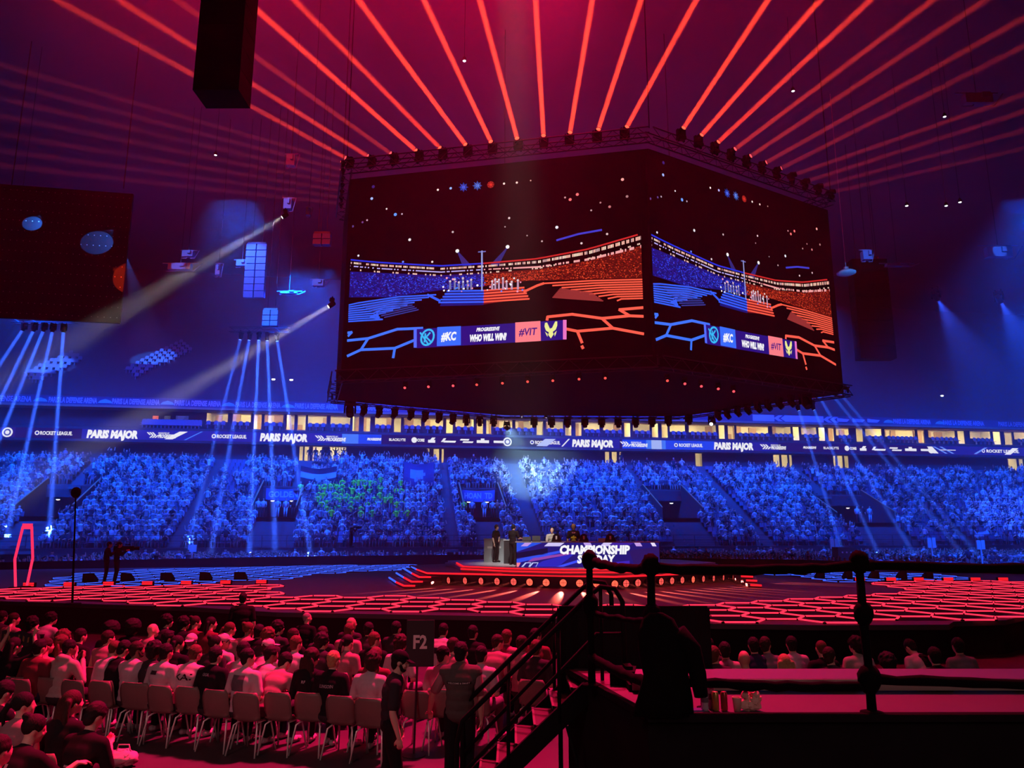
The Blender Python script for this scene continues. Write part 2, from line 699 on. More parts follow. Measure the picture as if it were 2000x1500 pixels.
# upper wall between the seats and the ribbon, with lit doorways
DOORS = [(584, 592), (594, 605), (610, 631), (642, 677), (833, 839), (846, 858), (862, 867), (1181, 1190), (1194, 1205), (1209, 1214),
         (1357, 1371), (1509, 1522), (1525, 1538), (1540, 1546), (1626, 1631), (1634, 1645), (1647, 1656), (1965, 1984), (1987, 1996)]
VW = -1.6
wl = MB()
ds = [(pu(a, 890, VW), pu(b, 890, VW)) for a, b in DOORS]
z0, z1, zh = zt, Z_RIB[1] + .3, zt + 2.25
edges = [U0] + [e for d in ds for e in d] + [U1]
for k in range(0, len(edges), 2):
    wl.quad(SP(edges[k], VW, z0), SP(edges[k + 1], VW, z0), SP(edges[k + 1], VW, z1), SP(edges[k], VW, z1))
for a, b in ds:
    wl.quad(SP(a, VW, zh), SP(b, VW, zh), SP(b, VW, z1), SP(a, VW, z1))
wl.build('wall_concourse', M['wall'], kind='structure')
cw = MB()
for x0, x1 in ((570, 690), (822, 876), (1170, 1225), (1348, 1380), (1500, 1556), (1616, 1666), (1955, 2010)):
    a, b = pu(x0, 890, VW - 1), pu(x1, 890, VW - 1)
    cw.quad(SP(a, VW - 3, z0), SP(b, VW - 3, z0), SP(b, VW - 3, z0 + 2.6), SP(a, VW - 3, z0 + 2.6))
    cw.quad(SP(a, VW, z0 + 2.6), SP(b, VW, z0 + 2.6), SP(b, VW - 3, z0 + 2.6), SP(a, VW - 3, z0 + 2.6))
    for u in (a, b):
        cw.quad(SP(u, VW, z0), SP(u, VW - 3, z0), SP(u, VW - 3, z0 + 2.6), SP(u, VW, z0 + 2.6))
    cw.quad(SP(a, VW, z0 + .01), SP(b, VW, z0 + .01), SP(b, VW - 3, z0 + .01), SP(a, VW - 3, z0 + .01))
cw.build('wall_corridor', M['cream'], kind='structure')
for k, (x0, x1) in enumerate(((570, 690), (822, 876), (1170, 1225), (1348, 1380), (1500, 1556), (1616, 1666), (1955, 2010))):
    m = MB()
    a, b = pu(x0, 890, VW - 1), pu(x1, 890, VW - 1)
    m.box((SP(a, VW - .3) + SP(b, VW - .3)) / 2 + Vector((0, 0, z0 + 2.5)), ((b - a) * .8, .12, .05), Matrix.Rotation(math.atan2(SE.y, SE.x), 3, 'Z'))
    m.build('corridor_lamp', M['corridor'], label='lamp tube inside the ' + ORD[k] + ' lit doorway from the left above the far seats', cat='lamp', group='corridor lamps behind the doorways')
for k, ((x0, x1), (a, b)) in enumerate(zip(DOORS, ds)):
    m = MB()
    for u in (a, b):
        m.bar(SP(u, VW + .03, z0), SP(u, VW + .03, zh), .07, .07, up=SN)
    m.bar(SP(a, VW + .03, zh), SP(b, VW + .03, zh), .07, .07)
    m.build('door_%d' % (k + 1), M['steel'], kind='structure')

# suites: a lit corridor of rooms behind a dark front with windows and doors
WINS = [('w', 403, 446), ('w', 454, 491), ('d', 496, 512), ('w', 516, 556), ('d', 558, 576), ('d', 581, 598), ('w', 601, 639), ('w', 645, 685),
        ('d', 688, 702), ('d', 710, 724), ('w', 732, 765), ('d', 769, 784), ('w', 788, 823), ('w', 829, 866), ('d', 871, 885), ('w', 889, 927),
        ('d', 929, 944), ('d', 949, 960), ('w', 964, 1001), ('w', 1006, 1044), ('d', 1047, 1061), ('w', 1066, 1100), ('d', 1103, 1116),
        ('d', 1123, 1136), ('w', 1139, 1171), ('w', 1177, 1214), ('d', 1218, 1231), ('w', 1235, 1269), ('d', 1272, 1285), ('d', 1291, 1304),
        ('w', 1307, 1338), ('w', 1344, 1398), ('d', 1402, 1415), ('d', 1420, 1434), ('w', 1437, 1500), ('w', 1507, 1544), ('d', 1547, 1560),
        ('w', 1563, 1594), ('d', 1597, 1610), ('d', 1615, 1628), ('w', 1631, 1657), ('d', 1670, 1684), ('w', 1688, 1721), ('w', 1726, 1786),
        ('d', 1790, 1804), ('w', 1811, 1864), ('d', 1868, 1882), ('w', 1892, 1933), ('d', 1937, 1952), ('d', 1959, 1975), ('w', 1978, 2014)]
VS = -2.4


def win_u(x):
    return pu(x, 826 + (x - 990) * 0.017, VS)


ops = [(t, win_u(a), win_u(b)) for t, a, b in WINS]
ua = ops[0][1] - .4
sf = MB()
edges = [U0] + [e for t, a, b in ops for e in (a, b)] + [U1]
for k in range(0, len(edges), 2):
    z_lo = Z_RIB[1]
    sf.quad(SP(edges[k], VS, z_lo), SP(edges[k + 1], VS, z_lo), SP(edges[k + 1], VS, Z_WIN[1]), SP(edges[k], VS, Z_WIN[1]))
for t, a, b in ops:
    zs = Z_WIN[0] if t == 'w' else Z_DOOR
    sf.quad(SP(a, VS, Z_RIB[1]), SP(b, VS, Z_RIB[1]), SP(b, VS, zs), SP(a, VS, zs))
sf.quad(SP(U0, VS, Z_WIN[1]), SP(U1, VS, Z_WIN[1]), SP(U1, VS, Z_FAS[0] + .2), SP(U0, VS, Z_FAS[0] + .2))
sf.build('wall_suite_front', M['wall'], kind='structure')
# terrace in front of the suites
m = MB()
m.quad(SP(U0, VS, Z_DOOR), SP(U1, VS, Z_DOOR), SP(U1, 0, Z_RIB[1] - .15), SP(U0, 0, Z_RIB[1] - .15))
m.build('suite_terrace', M['wall'], kind='structure')
# rooms
rng = random.Random(3)
rooms, cur = [], [ops[0]]
for o in ops[1:]:
    if (len(cur) >= 2 and o[0] == 'd' and cur[-1][0] == 'd') or len(cur) >= 4:
        rooms.append(cur)
        cur = [o]
    else:
        cur.append(o)
rooms.append(cur)
bw = MB()
hi = Z_WIN[1] + .35
for rm in rooms:
    a, b = rm[0][1] - .25, rm[-1][2] + .25
    V1 = VS - 3.6
    bw.quad(SP(a, V1, Z_DOOR), SP(b, V1, Z_DOOR), SP(b, V1, hi), SP(a, V1, hi), 0)
    bw.quad(SP(a, VS, hi), SP(b, VS, hi), SP(b, V1, hi), SP(a, V1, hi), 0)
    bw.quad(SP(a, VS, Z_DOOR), SP(b, VS, Z_DOOR), SP(b, V1, Z_DOOR), SP(a, V1, Z_DOOR), 1)
    for u in (a, b):
        bw.quad(SP(u, VS, Z_DOOR), SP(u, V1, Z_DOOR), SP(u, V1, hi), SP(u, VS, hi), 0)
    u = a + .5
    while u < b - 1.2:                       # doors, cupboards and curtains at the back of the room
        w = rng.uniform(.5, 1.3)
        if rng.random() < .6:
            h = rng.choice((1.1, 2.0, 2.2))
            c = SP(u + w / 2, V1 + .12, Z_DOOR + h / 2)
            bw.box(c, (w, .2, h), Matrix.Rotation(math.atan2(SE.y, SE.x), 3, 'Z'), 1)
        u += w + rng.uniform(.3, 1.2)
bw.build('wall_suite_rooms', [M['cream'], M['wood']], kind='structure')
for k, rm in enumerate(rooms):
    a, b = rm[0][1], rm[-1][2]
    m = MB()
    m.box((SP(a, VS - .35) + SP(b, VS - .35)) / 2 + Vector((0, 0, hi - .08)), ((b - a) * .8, .14, .06), Matrix.Rotation(math.atan2(SE.y, SE.x), 3, 'Z'))
    m.build('suite_lamp', M['warm'], label='warm lamp tube on the ceiling of the ' + ORD[k] + ' lit box from the left', cat='lamp', group='lamps in the lit boxes')
for k, (t, a, b) in enumerate(ops):
    zs = Z_WIN[0] if t == 'w' else Z_DOOR
    m = MB()
    for u in (a, b):
        m.bar(SP(u, VS + .03, zs), SP(u, VS + .03, Z_WIN[1]), .08, .08, up=SN)
    for z in (zs, Z_WIN[1]):
        m.bar(SP(a, VS + .03, z), SP(b, VS + .03, z), .08, .08)
    w = m.build('window_%d' % (k + 1) if t == 'w' else 'door_%d' % (k + 40), M['steel'], kind='structure')
    if t == 'w':
        g = MB()
        g.quad(SP(a, VS, zs), SP(b, VS, zs), SP(b, VS, Z_WIN[1]), SP(a, VS, Z_WIN[1]))
        g.build('pane', M['glass'], w)
# seats on the terrace, dark against the windows
def seat_mb(col=None):
    m = MB()
    m.loft = None
    for a, b, c, d in (((-.22, .02, .42), (.22, .02, .42), (.22, .42, .40), (-.22, .42, .40)),):
        m.quad(a, b, c, d)
    n = 6
    top = [(-.21, -.02, .45), (.21, -.02, .45), (.22, -.10, .78), (.13, -.13, .90), (-.13, -.13, .90), (-.22, -.10, .78)]
    bk = [(x, y - .05, z) for x, y, z in top]
    m.add(top + bk, [tuple(range(n)), tuple(range(n, 2 * n))[::-1]] + [(k, n + k, n + (k + 1) % n, (k + 1) % n) for k in range(n)])
    m.box((0, .18, .2), (.08, .25, .40))
    m.box((0, .2, .40), (.44, .42, .05))
    return m


seat_me = seat_mb().mesh('box_chair', M['seatblue'])
yaw_s = math.atan2(SE.y, SE.x) + PI          # seats face the camera
n = 0
for k, (t, a, b) in enumerate(ops):
    if t != 'w':
        continue
    cnt = max(3, int((b - a) / .62))
    for j in range(cnt):
        u = a + (j + .5) * (b - a) / cnt
        o = link('box_chair', seat_me, None, SP(u, VS + .55, Z_WIN[0] - .80), (0, 0, yaw_s),
                 'dark seat back in front of a lit box window, seen against the light', 'seat', 'dark seats outside the lit boxes')
        n += 1
for k in range(16):
    for rr in range(2):
        u = pu(285 + k * 7.2, 815, VS) + rr * .2
        link('box_chair', seat_me, None, SP(u, VS + .5 + rr * .75, Z_WIN[0] - .75 - rr * .3), (0, 0, yaw_s),
             'dim blue seat on the unlit terrace left of the lit boxes', 'seat', 'dim seats left of the lit boxes')
# three small screens in the unlit bay
for nm, x, w, c1 in (('orange', 304, 11, lin(220, 90, 70)), ('grey', 327, 12, lin(60, 60, 80)), ('blue', 356, 24, lin(45, 50, 130))):
    u, z = pl(x, 817, VS + .1)
    m = MB()
    h = .55
    hw = w / 2 * (SO.y - 3) / F
    m.box(SP(u, VS + .1, z), (hw * 2 + .12, .08, h + .12), Matrix.Rotation(math.atan2(SE.y, SE.x), 3, 'Z'))
    tv = m.build('wall_monitor', M['black'], label='small monitor with a dim %s picture in the unlit bay' % nm, cat='monitor')
    g = MB()
    g.quad(SP(u - hw, VS + .16, z - h / 2), SP(u + hw, VS + .16, z - h / 2), SP(u + hw, VS + .16, z + h / 2), SP(u - hw, VS + .16, z + h / 2), 0, c1)
    for q in range(3):
        zz = z - h / 2 + .1 + q * .16
        g.quad(SP(u - hw * .7, VS + .165, zz), SP(u + hw * (.1 + .2 * q), VS + .165, zz), SP(u + hw * (.1 + .2 * q), VS + .165, zz + .06), SP(u - hw * .7, VS + .165, zz + .06), 0, tuple(min(1, c * 2.5) for c in c1))
    g.build('picture', M['screen'], tv)

# ribbon board
rb = MB()
rb.box((SP(U0, -.25) + SP(U1, -.25)) / 2 + Vector((0, 0, (Z_RIB[0] + Z_RIB[1]) / 2)), (U1 - U0, .5, Z_RIB[1] - Z_RIB[0] + .5), Matrix.Rotation(math.atan2(SE.y, SE.x), 3, 'Z'))
rb.quad(SP(U0, 0, Z_RIB[0] - .25), SP(U1, 0, Z_RIB[0] - .25), SP(U1, VW, Z_RIB[0] - .25), SP(U0, VW, Z_RIB[0] - .25))
ribbon = rb.build('ribbon_board', M['wall'], label='long glowing blue ribbon board above the far seats with white words', cat='ribbon screen')
pic = MB()
zc, hh = (Z_RIB[0] + Z_RIB[1]) / 2, (Z_RIB[1] - Z_RIB[0])


def rq(x0, x1, c, f0=0.0, f1=1.0, sk=0.0, lay=0):
    """a patch on the ribbon between two pixel columns; f0, f1 from its bottom to its top; sk leans it"""
    y = lambda x: 863 + (x - 990) * .0195
    a, b = pu(x0, y(x0), 0), pu(x1, y(x1), 0)
    v = .02 + lay * .012
    za, zb = Z_RIB[0] + hh * f0, Z_RIB[0] + hh * f1
    s = sk * hh
    pic.quad(SP(a, v, za), SP(b, v, za), SP(b + s, v, zb), SP(a + s, v, zb), 0, c)


def rt(st, x0, x1, h, dy=0.0, c=(1, 1, 1), fat=.03, shear=0.0, lay=3):
    y = lambda x: 863 + (x - 990) * .0195
    a, b = pu(x0, y(x0), 0), pu(x1, y(x1), 0)
    pic.text(st, SP((a + b) / 2, .02 + lay * .012, zc + hh * (dy - h / 2)), SE, (0, 0, 1), hh * h, 0, c, fat, shear, width=b - a)


WH = (.95, .95, 1.0)
DK, B1, B2, B3 = lin(30, 16, 100), lin(32, 36, 178), lin(26, 70, 245), lin(70, 125, 255)
rq(-120, 2100, DK)
for a, b, c in ((160, 380, B1), (380, 620, lin(34, 34, 168)), (620, 690, B1), (690, 745, B2), (1060, 1210, lin(34, 32, 160)), (1215, 1262, B2), (1262, 1300, B3),
                (1300, 1395, B2), (1395, 1520, lin(32, 30, 158)), (-20, 30, lin(38, 26, 130)), (1820, 2010, lin(28, 30, 150))):
    rq(a, b, c, lay=1)
rq(668, 700, B3, lay=2)
rq(1272, 1292, lin(170, 190, 255), lay=2)


def circ(x, r, c, lay=3):
    y = 863 + (x - 990) * .0195
    u = pu(x, y, 0)
    pic.poly([SP(u + r * hh * math.cos(t * PI / 8), .02 + lay * .012, zc + r * hh * math.sin(t * PI / 8)) for t in range(16)], 0, c)


for x in (15, 991):
    circ(x, .48, WH)
    circ(x, .33, lin(60, 70, 170), 4)
    circ(x, .20, WH, 5)
for a, b in ((70, 142), (415, 482), (1036, 1094), (1317, 1372), (1917, 1990)):
    circ(a + 3, .22, WH)
    circ(a + 3, .12, B1, 4)
    rt('ROCKET LEAGUE.', a + 9, b, .34, fat=.035)
for a, b in ((170, 270), (508, 601), (1117, 1198), (1394, 1471)):
    rt('PARIS MAJOR', a, b, .70, fat=.07, shear=.12)
for a, b in ((292, 345), (620, 676), (1215, 1265), (1488, 1535)):
    w = b - a
    for q in range(3):
        xx = a + q * 5
        rq(xx, xx + 3.2, WH, .5, .78, -.28, 3)
        rq(xx, xx + 3.2, WH, .22, .5, .28, 3)
    rt('PRESENTED BY', a + 17, a + 17 + w * .42, .15, .2, fat=.02, shear=.2)
    rt('PROGRESSIVE', a + 17, b, .34, -.1, fat=.05, shear=.3)
rq(322, 338, WH, .1, .9, 1.4, 4)
rq(360, 364, lin(70, 130, 255), .05, .95, 1.6, 4)
rq(1047, 1068, lin(190, 205, 255), .1, .9, 1.0, 4)
rq(1096, 1099, WH, .1, .95, .8, 4)
for base in (717, 1568):
    k = (1 if base == 717 else .93)
    rt('PROGRESSIVE', base, base + 28 * k, .24, fat=.05, shear=.3)
    rt('BLACKLYTE', base + 43 * k, base + 75 * k, .26, fat=.03)
    circ(base + 92 * k, .30, WH)
    rt('CORE', base + 98 * k, base + 112 * k, .28, fat=.05)
    rq(base + 119 * k, base + 133 * k, WH, .25, .55, 0, 3)
    rq(base + 123 * k, base + 130 * k, WH, .55, .8, .2, 3)
    rq(base + 144 * k, base + 149 * k, WH, .35, .75, .3, 3)
    rq(base + 149 * k, base + 172 * k, WH, .3, .5, .1, 3)
    rq(base + 181 * k, base + 198 * k, WH, .55, .72, .1, 3)
    rq(base + 186 * k, base + 206 * k, WH, .3, .47, .1, 3)
    rq(base + 214 * k, base + 238 * k, WH, .32, .62, 0, 3)
    rq(base + 222 * k, base + 229 * k, WH, .62, .8, 0, 3)
    rq(base + 247 * k, base + 268 * k, WH, .35, .6, 0, 3)
circ(1818, .42, WH)
rq(1822, 1832, WH, .1, .9, -.8, 4)
rq(1834, 1866, WH, .48, .56, -.0, 3)
for x in (1845, 1858):
    rq(x, x + 5, lin(110, 150, 255), .1, .9, -1.6, 3)
rq(1900, 1906, lin(110, 150, 255), .1, .9, 1.6, 3)
rq(1960, 1972, WH, .1, .9, 1.2, 5)
pic.build('picture', M['led'], ribbon)

# fascia over the suites: painted words, a pale lip below
fa = MB()
fa.box((SP(U0, -.9) + SP(U1, -.9)) / 2 + Vector((0, 0, sum(Z_FAS) / 2)), (U1 - U0, .6, Z_FAS[1] - Z_FAS[0]), Matrix.Rotation(math.atan2(SE.y, SE.x), 3, 'Z'))
fascia = fa.build('fascia_banner', mat('banner_blue', (0.05, 0.055, 0.13), 0.8), label='long blue banner band above the lit boxes repeating the hall name', cat='banner')
lip = MB()
lip.bar(SP(U0, -.7, Z_FAS[0] - .14), SP(U1, -.7, Z_FAS[0] - .14), .7, .22)
lip.quad(SP(U0, -.6, Z_FAS[0] - .25), SP(U1, -.6, Z_FAS[0] - .25), SP(U1, VS, Z_FAS[0] - .25), SP(U0, VS, Z_FAS[0] - .25))
lip.build('trim_9', mat('pale_soffit', (0.22, 0.18, 0.14), 0.8), kind='structure')
LM = [mat('letter_paint', (0.36, 0.42, 0.62), 0.7), mat('leaf_green', (0.10, 0.45, 0.35), 0.7)]
fh = Z_FAS[1] - Z_FAS[0]
for a, b, y in ((-60, 62, 780), (95, 190, 783), (219, 312, 786), (341, 432, 788), (460, 548, 791), (576, 660, 794), (690, 770, 797), (1745, 1818, 826), (1842, 1922, 828), (1950, 2030, 829)):
    ua_, ub_ = pu(a, y, -.6), pu(b, y, -.6)
    ft = MB()
    ft.text('PARIS LA DEFENSE ARENA', SP((ua_ + ub_) / 2, -.585, Z_FAS[0] + fh * .2), SE, (0, 0, 1), fh * .6, 0, None, .03, 0, width=ub_ - ua_)
    ft.build('lettering', LM, fascia)
for x in (78, 205, 327, 447, 563, 1732, 1832):                       # green leaf-shaped emblem between the words
    u = pu(x, 790, -.6)
    ft = MB()
    ft.poly([SP(u - .75, -.585, Z_FAS[0] + fh * .25), SP(u + .75, -.585, Z_FAS[0] + fh * .25), SP(u + .5, -.585, Z_FAS[0] + fh * .55), SP(u, -.585, Z_FAS[0] + fh * .72), SP(u - .5, -.585, Z_FAS[0] + fh * .55)], 1)
    ft.build('leaf_emblem', LM, fascia)
ft = MB()
for a, b in ((1470, 1512), (1532, 1608)):
    ua_, ub_ = pu(a, 815, -.6), pu(b, 815, -.6)
    ft.quad(SP(ua_, -.585, Z_FAS[0] + fh * .08), SP(ub_, -.585, Z_FAS[0] + fh * .08), SP(ub_, -.585, Z_FAS[0] + fh * .92), SP(ua_, -.585, Z_FAS[0] + fh * .92), 0)
for x in (1520, 1616):
    u = pu(x, 816, -.6)
    for q in (0, .9):
        ft.poly([SP(u + q, -.58, Z_FAS[0] + fh * .1), SP(u + q + .6, -.58, Z_FAS[0] + fh * .1), SP(u + q, -.58, Z_FAS[0] + fh * .5), SP(u + q + .6, -.58, Z_FAS[0] + fh * .9), SP(u + q, -.58, Z_FAS[0] + fh * .9), SP(u + q - .6, -.58, Z_FAS[0] + fh * .5)], 0)
for x in (1645, 1675, 1704):
    ua_, ub_ = pu(x - 10, 822, -.6), pu(x + 9, 822, -.6)
    ft.quad(SP(ua_, -.585, Z_FAS[0] + fh * .25), SP(ub_, -.585, Z_FAS[0] + fh * .25), SP(ub_ + .4, -.585, Z_FAS[0] + fh * .6), SP(ua_, -.585, Z_FAS[0] + fh * .75), 0)
ft.build('arrow_panels', LM, fascia)

# upper tier: dark terraces going up to the back wall
up = MB()
ZU, NU = Z_FAS[1] + .1, 24
for r in range(NU):
    v1, z = -1.0 - r * .85, ZU + r * .52
    up.add([SP(U0, v1, z), SP(U1, v1, z), SP(U1, v1, z + .52), SP(U0, v1, z + .52), SP(U1, v1 - .85, z + .52), SP(U0, v1 - .85, z + .52)], [(0, 1, 2, 3), (3, 2, 4, 5)])
up.build('upper_stand', M['wall'], kind='structure')

# ------------------------------------------------------------------ haze in the hall
def volmat(den, an):
    m = bpy.data.materials.new('haze')
    m.use_nodes = True
    nt = m.node_tree
    nt.nodes.clear()
    o = nt.nodes.new('ShaderNodeOutputMaterial')
    v = nt.nodes.new('ShaderNodeVolumeScatter')
    v.inputs['Density'].default_value = den
    v.inputs['Anisotropy'].default_value = an
    nt.links.new(v.outputs[0], o.inputs['Volume'])
    return m


hz = MB()
hz.box((0, 60, 18.8), (190, 84, 37.4))
hz.build('haze', volmat(0.0032, 0.25), label='thin smoke haze hanging in the whole hall and showing the light beams', cat='haze', kind='stuff')

# ------------------------------------------------------------------ the hanging screen cube
YC = 34.0
Z_RING = at_y(1268, 250, YC).z
Z_TR = at_y(1268, 728, YC).z              # bottom light truss
N_ = at_y(1268, 250, YC)
L1 = at_z(678, 314, Z_RING)
R1 = at_z(1622, 378, Z_RING)
L2 = at_y(648, 790, 43.5)
F1 = at_z(985, 822, Z_TR)
F2 = at_z(1330, 824, Z_TR)
OCT = [(p.x, p.y) for p in (N_, R1, F2, F1, L2, L1)]
cen = Vector((sum(p[0] for p in OCT) / 6, sum(p[1] for p in OCT) / 6))


def inset(poly, k):
    return [(cen.x + (p[0] - cen.x) * k, cen.y + (p[1] - cen.y) * k) for p in poly]


def on_face(px, py, P, Q, off=0.0):
    """where a sight line meets the upright plane through P and Q (moved off towards the camera)"""
    e = Vector((Q.x - P.x, Q.y - P.y, 0)).normalized()
    n = Vector((e.y, -e.x, 0))
    if n.y > 0:
        n = -n
    d = ray(px, py)
    t = (Vector((P.x, P.y, 0)) + n * off - EYE).dot(n) / d.dot(n)
    return EYE + d * t


cube = empty('screen_cube', (cen.x, cen.y, Z_TR), label='huge dark hanging screen cube over the stage showing the arena on two faces', cat='screen cube')
inv = Matrix.Translation(-cube.location)


def part(m, name, mats, parent=cube, **kw):
    o = m.build(name, mats, parent, **kw)
    if parent is cube:
        o.matrix_parent_inverse = inv
    return o


ZB = on_face(970, 712, N_, L1).z           # lower edge of the screens
ZTOP = on_face(1000, 333, N_, L1).z
m = MB()
m.prism(inset(OCT, .985), ZB - .4, ZTOP + .5)
part(m, 'body', M['black'])
m = MB()
m.prism(inset(OCT, .90), ZTOP + .5, Z_RING - .9)
part(m, 'upper_housing', M['black'])


def truss(pts, z, h=.55, w=.55, closed=True):
    m = MB()
    n = len(pts)
    for k in range(n if closed else n - 1):
        a, b = Vector((*pts[k], z)), Vector((*pts[(k + 1) % n], z))
        d = (b - a).normalized()
        x = d.cross(Vector((0, 0, 1))) * (w / 2)
        up_ = Vector((0, 0, h / 2))
        for i, j in ((1, 1), (1, -1), (-1, 1), (-1, -1)):
            m.cyl(a + x * i + up_ * j, b + x * i + up_ * j, .035, n=6)
        L = (b - a).length
        q = max(2, int(L / .6))
        for i in range(q):
            p0, p1 = a + d * (L * i / q), a + d * (L * (i + 1) / q)
            s = 1 if i % 2 else -1
            m.cyl(p0 + x - up_ * s, p1 + x + up_ * s, .018, n=5)
            m.cyl(p0 - x - up_ * s, p1 - x + up_ * s, .018, n=5)
            m.cyl(p0 + x * s - up_, p1 - x * s - up_, .018, n=5)
    return m


part(truss(OCT, Z_RING - .35), 'upper_truss', M['steel'])
part(truss(OCT, Z_TR + .5), 'lower_truss', M['steel'])
# skirt between the screens and the lower truss, on the two near faces
for a, b in ((L1, N_), (N_, R1)):
    m = MB()
    m.quad((a.x, a.y, Z_TR + .75), (b.x, b.y, Z_TR + .75), (b.x, b.y, ZB - .2), (a.x, a.y, ZB - .2))
    part(m, 'skirt', M['black'])
for p in OCT:
    m = MB()
    m.cyl((p[0], p[1], Z_TR + .4), (p[0], p[1], ZB), .06, n=6)
    part(m, 'truss_post', M['steel'])
    m = MB()
    m.cyl((p[0], p[1], Z_RING), (p[0], p[1], 40.0), .03, n=6)
    part(m, 'hanging_cable', M['steel'])

# what the two screens show, laid out on the left one by pixel and carried over to the right one
rng = random.Random(11)
A0 = on_face(682, 600, L1, N_)
A1 = on_face(1256.5, 600, L1, N_)
eL = (A1 - A0)
eL.z = 0
wL = eL.length
eL.normalize()


def uv(px, py):
    p = on_face(px, py, L1, N_)
    return ((p - A0).dot(eL) / wL, (p.z - ZB) / (ZTOP - ZB))


pic = []                                    # (points in screen fractions, colour, layer)


def P(pts, c, lay=1):
    pic.append(([uv(*p) for p in pts], c, lay))


def line(pts, w, c, lay=2):
    q = [Vector(uv(*p)) for p in pts]
    asp = wL / (ZTOP - ZB)
    for a, b in zip(q, q[1:]):
        d = Vector(((b.x - a.x) * asp, b.y - a.y))
        d.normalize()
        nx, ny = -d.y / asp * w, d.x * w
        ex, ey = d.x / asp * w * .5, d.y * w * .5
        pic.append(([(a.x - nx - ex, a.y - ny - ey), (b.x - nx + ex, b.y - ny + ey), (b.x + nx + ex, b.y + ny + ey), (a.x + nx - ex, a.y + ny - ey)], c, lay))


def dot(x, y, r, c, lay=3, n=8):
    cx, cy = uv(x, y)
    asp = wL / (ZTOP - ZB)
    pic.append(([(cx + r / asp * math.cos(2 * PI * k / n), cy + r * math.sin(2 * PI * k / n)) for k in range(n)], c, lay))


BL, RD = lin(46, 96, 255), lin(255, 92, 70)


def yi(curve, x):
    for (x0, y0), (x1, y1) in zip(curve, curve[1:]):
        if x0 <= x <= x1:
            return y0 + (y1 - y0) * (x - x0) / (x1 - x0)
    return curve[-1][1] if x > curve[-1][0] else curve[0][1]


rib = [(682, 514), (740, 519), (860, 526), (945, 521), (1050, 512), (1150, 493), (1257, 462)]
low = [(682, 583), (760, 583), (870, 568), (945, 562), (1030, 551), (1120, 549), (1257, 545)]
# crowd bands
P([(682, 533), (860, 540), (945, 536), (945, 562), (870, 568), (760, 583), (682, 583)], lin(18, 18, 120), 1)
P([(945, 536), (1050, 528), (1150, 512), (1257, 482), (1257, 545), (1120, 549), (1030, 551), (945, 562)], lin(95, 18, 14), 1)
for k in range(3600):
    x = rng.uniform(683, 1256)
    a, b = yi(rib, x) + 18, yi(low, x) - 2
    y = a + (b - a) * rng.random()
    s = rng.uniform(.7, 1.7)
    if x < 945:
        c = rng.choice((lin(34, 50, 220), lin(50, 90, 255), lin(26, 30, 160), lin(10, 10, 60)))
    else:
        c = rng.choice((lin(190, 46, 26), lin(240, 80, 44), lin(140, 26, 16), lin(50, 8, 8)))
    P([(x, y), (x + s * 1.6, y), (x + s * 1.6, y + s), (x, y + s)], c, 2)
# lit boxes and ribbons of the filmed arena
for k in range(190):
    x = 683 + k * 3.02
    y = yi(rib, x)
    if rng.random() < .8:
        sz = 1.0 + max(0, (x - 950)) / 300
        P([(x, y), (x + 2.4, y - .2), (x + 2.4, y + 3.4 * sz), (x, y + 3.6 * sz)], rng.choice((lin(255, 225, 200), lin(255, 190, 170), lin(200, 160, 160))), 3)
    if rng.random() < .7:
        sz = 1.0 + max(0, (x - 950)) / 200
        P([(x, y + 7 * sz), (x + 2.8, y + 6.8 * sz), (x + 2.8, y + 9 * sz), (x, y + 9.2 * sz)], lin(190, 180, 255) if x < 945 else lin(255, 170, 170), 3)
    if rng.random() < .25:
        P([(x, y + 13), (x + 2.6, y + 13), (x + 2.6, y + 16), (x, y + 16)], lin(240, 200, 180), 3)
line([(x, yi(rib, x) - 4) for x in range(684, 946, 20)], .004, lin(30, 50, 220))
line([(x, yi(rib, x) - 4) for x in range(945, 1250, 20)], .004, lin(200, 40, 40))
line([(1088, 472), (1130, 460), (1175, 452)], .005, lin(60, 60, 200))
# filmed stage: blue half, red half, presenters
for k in range(5):
    y0, y1 = 571 + k * 5.5, 569 + k * 5.5
    xa, xb = 874 - k * 4, 1024 + k * 2.5
    line([(xa, y0), (945, y1 + 1)], .0042, BL, 4)
    line([(945, y1 + 1), (xb, y1 - 5)], .0042, RD, 4)
P([(872, 574), (945, 571), (945, 598), (860, 600)], lin(10, 22, 120), 2)
P([(945, 571), (1024, 563), (1032, 584), (945, 597)], lin(110, 14, 20), 2)
for x, h in ((880, 14), (889, 18), (897, 12), (905, 20), (914, 14), (921, 17), (962, 14), (968, 18), (975, 17), (983, 20), (990, 14), (1000, 13), (1012, 16)):
    P([(x - 2, 568), (x + 2.2, 568), (x + 1.8, 568 - h), (x - 1.6, 568 - h)], lin(120, 120, 170) if x < 945 else lin(190, 150, 180), 5)
    dot(x, 566 - h, .006, lin(220, 200, 210), 5)
for k in range(30):
    dot(rng.uniform(865, 1026), rng.uniform(545, 572), rng.uniform(.003, .006), rng.choice((lin(250, 250, 255), lin(60, 130, 255), lin(255, 160, 190))), 6)
line([(942, 493), (942, 570)], .004, lin(150, 160, 220), 5)
line([(935, 495), (949, 494)], .003, lin(100, 110, 190), 5)
for x, y, tx, ty in ((894, 493, 913, 522), (992, 485, 965, 522)):
    P([(x - 1, y), (x + 1, y), (tx + 9, ty), (tx - 9, ty)], lin(44, 40, 120), 1)
    dot(x, y, .010, (1, 1, 1), 5)
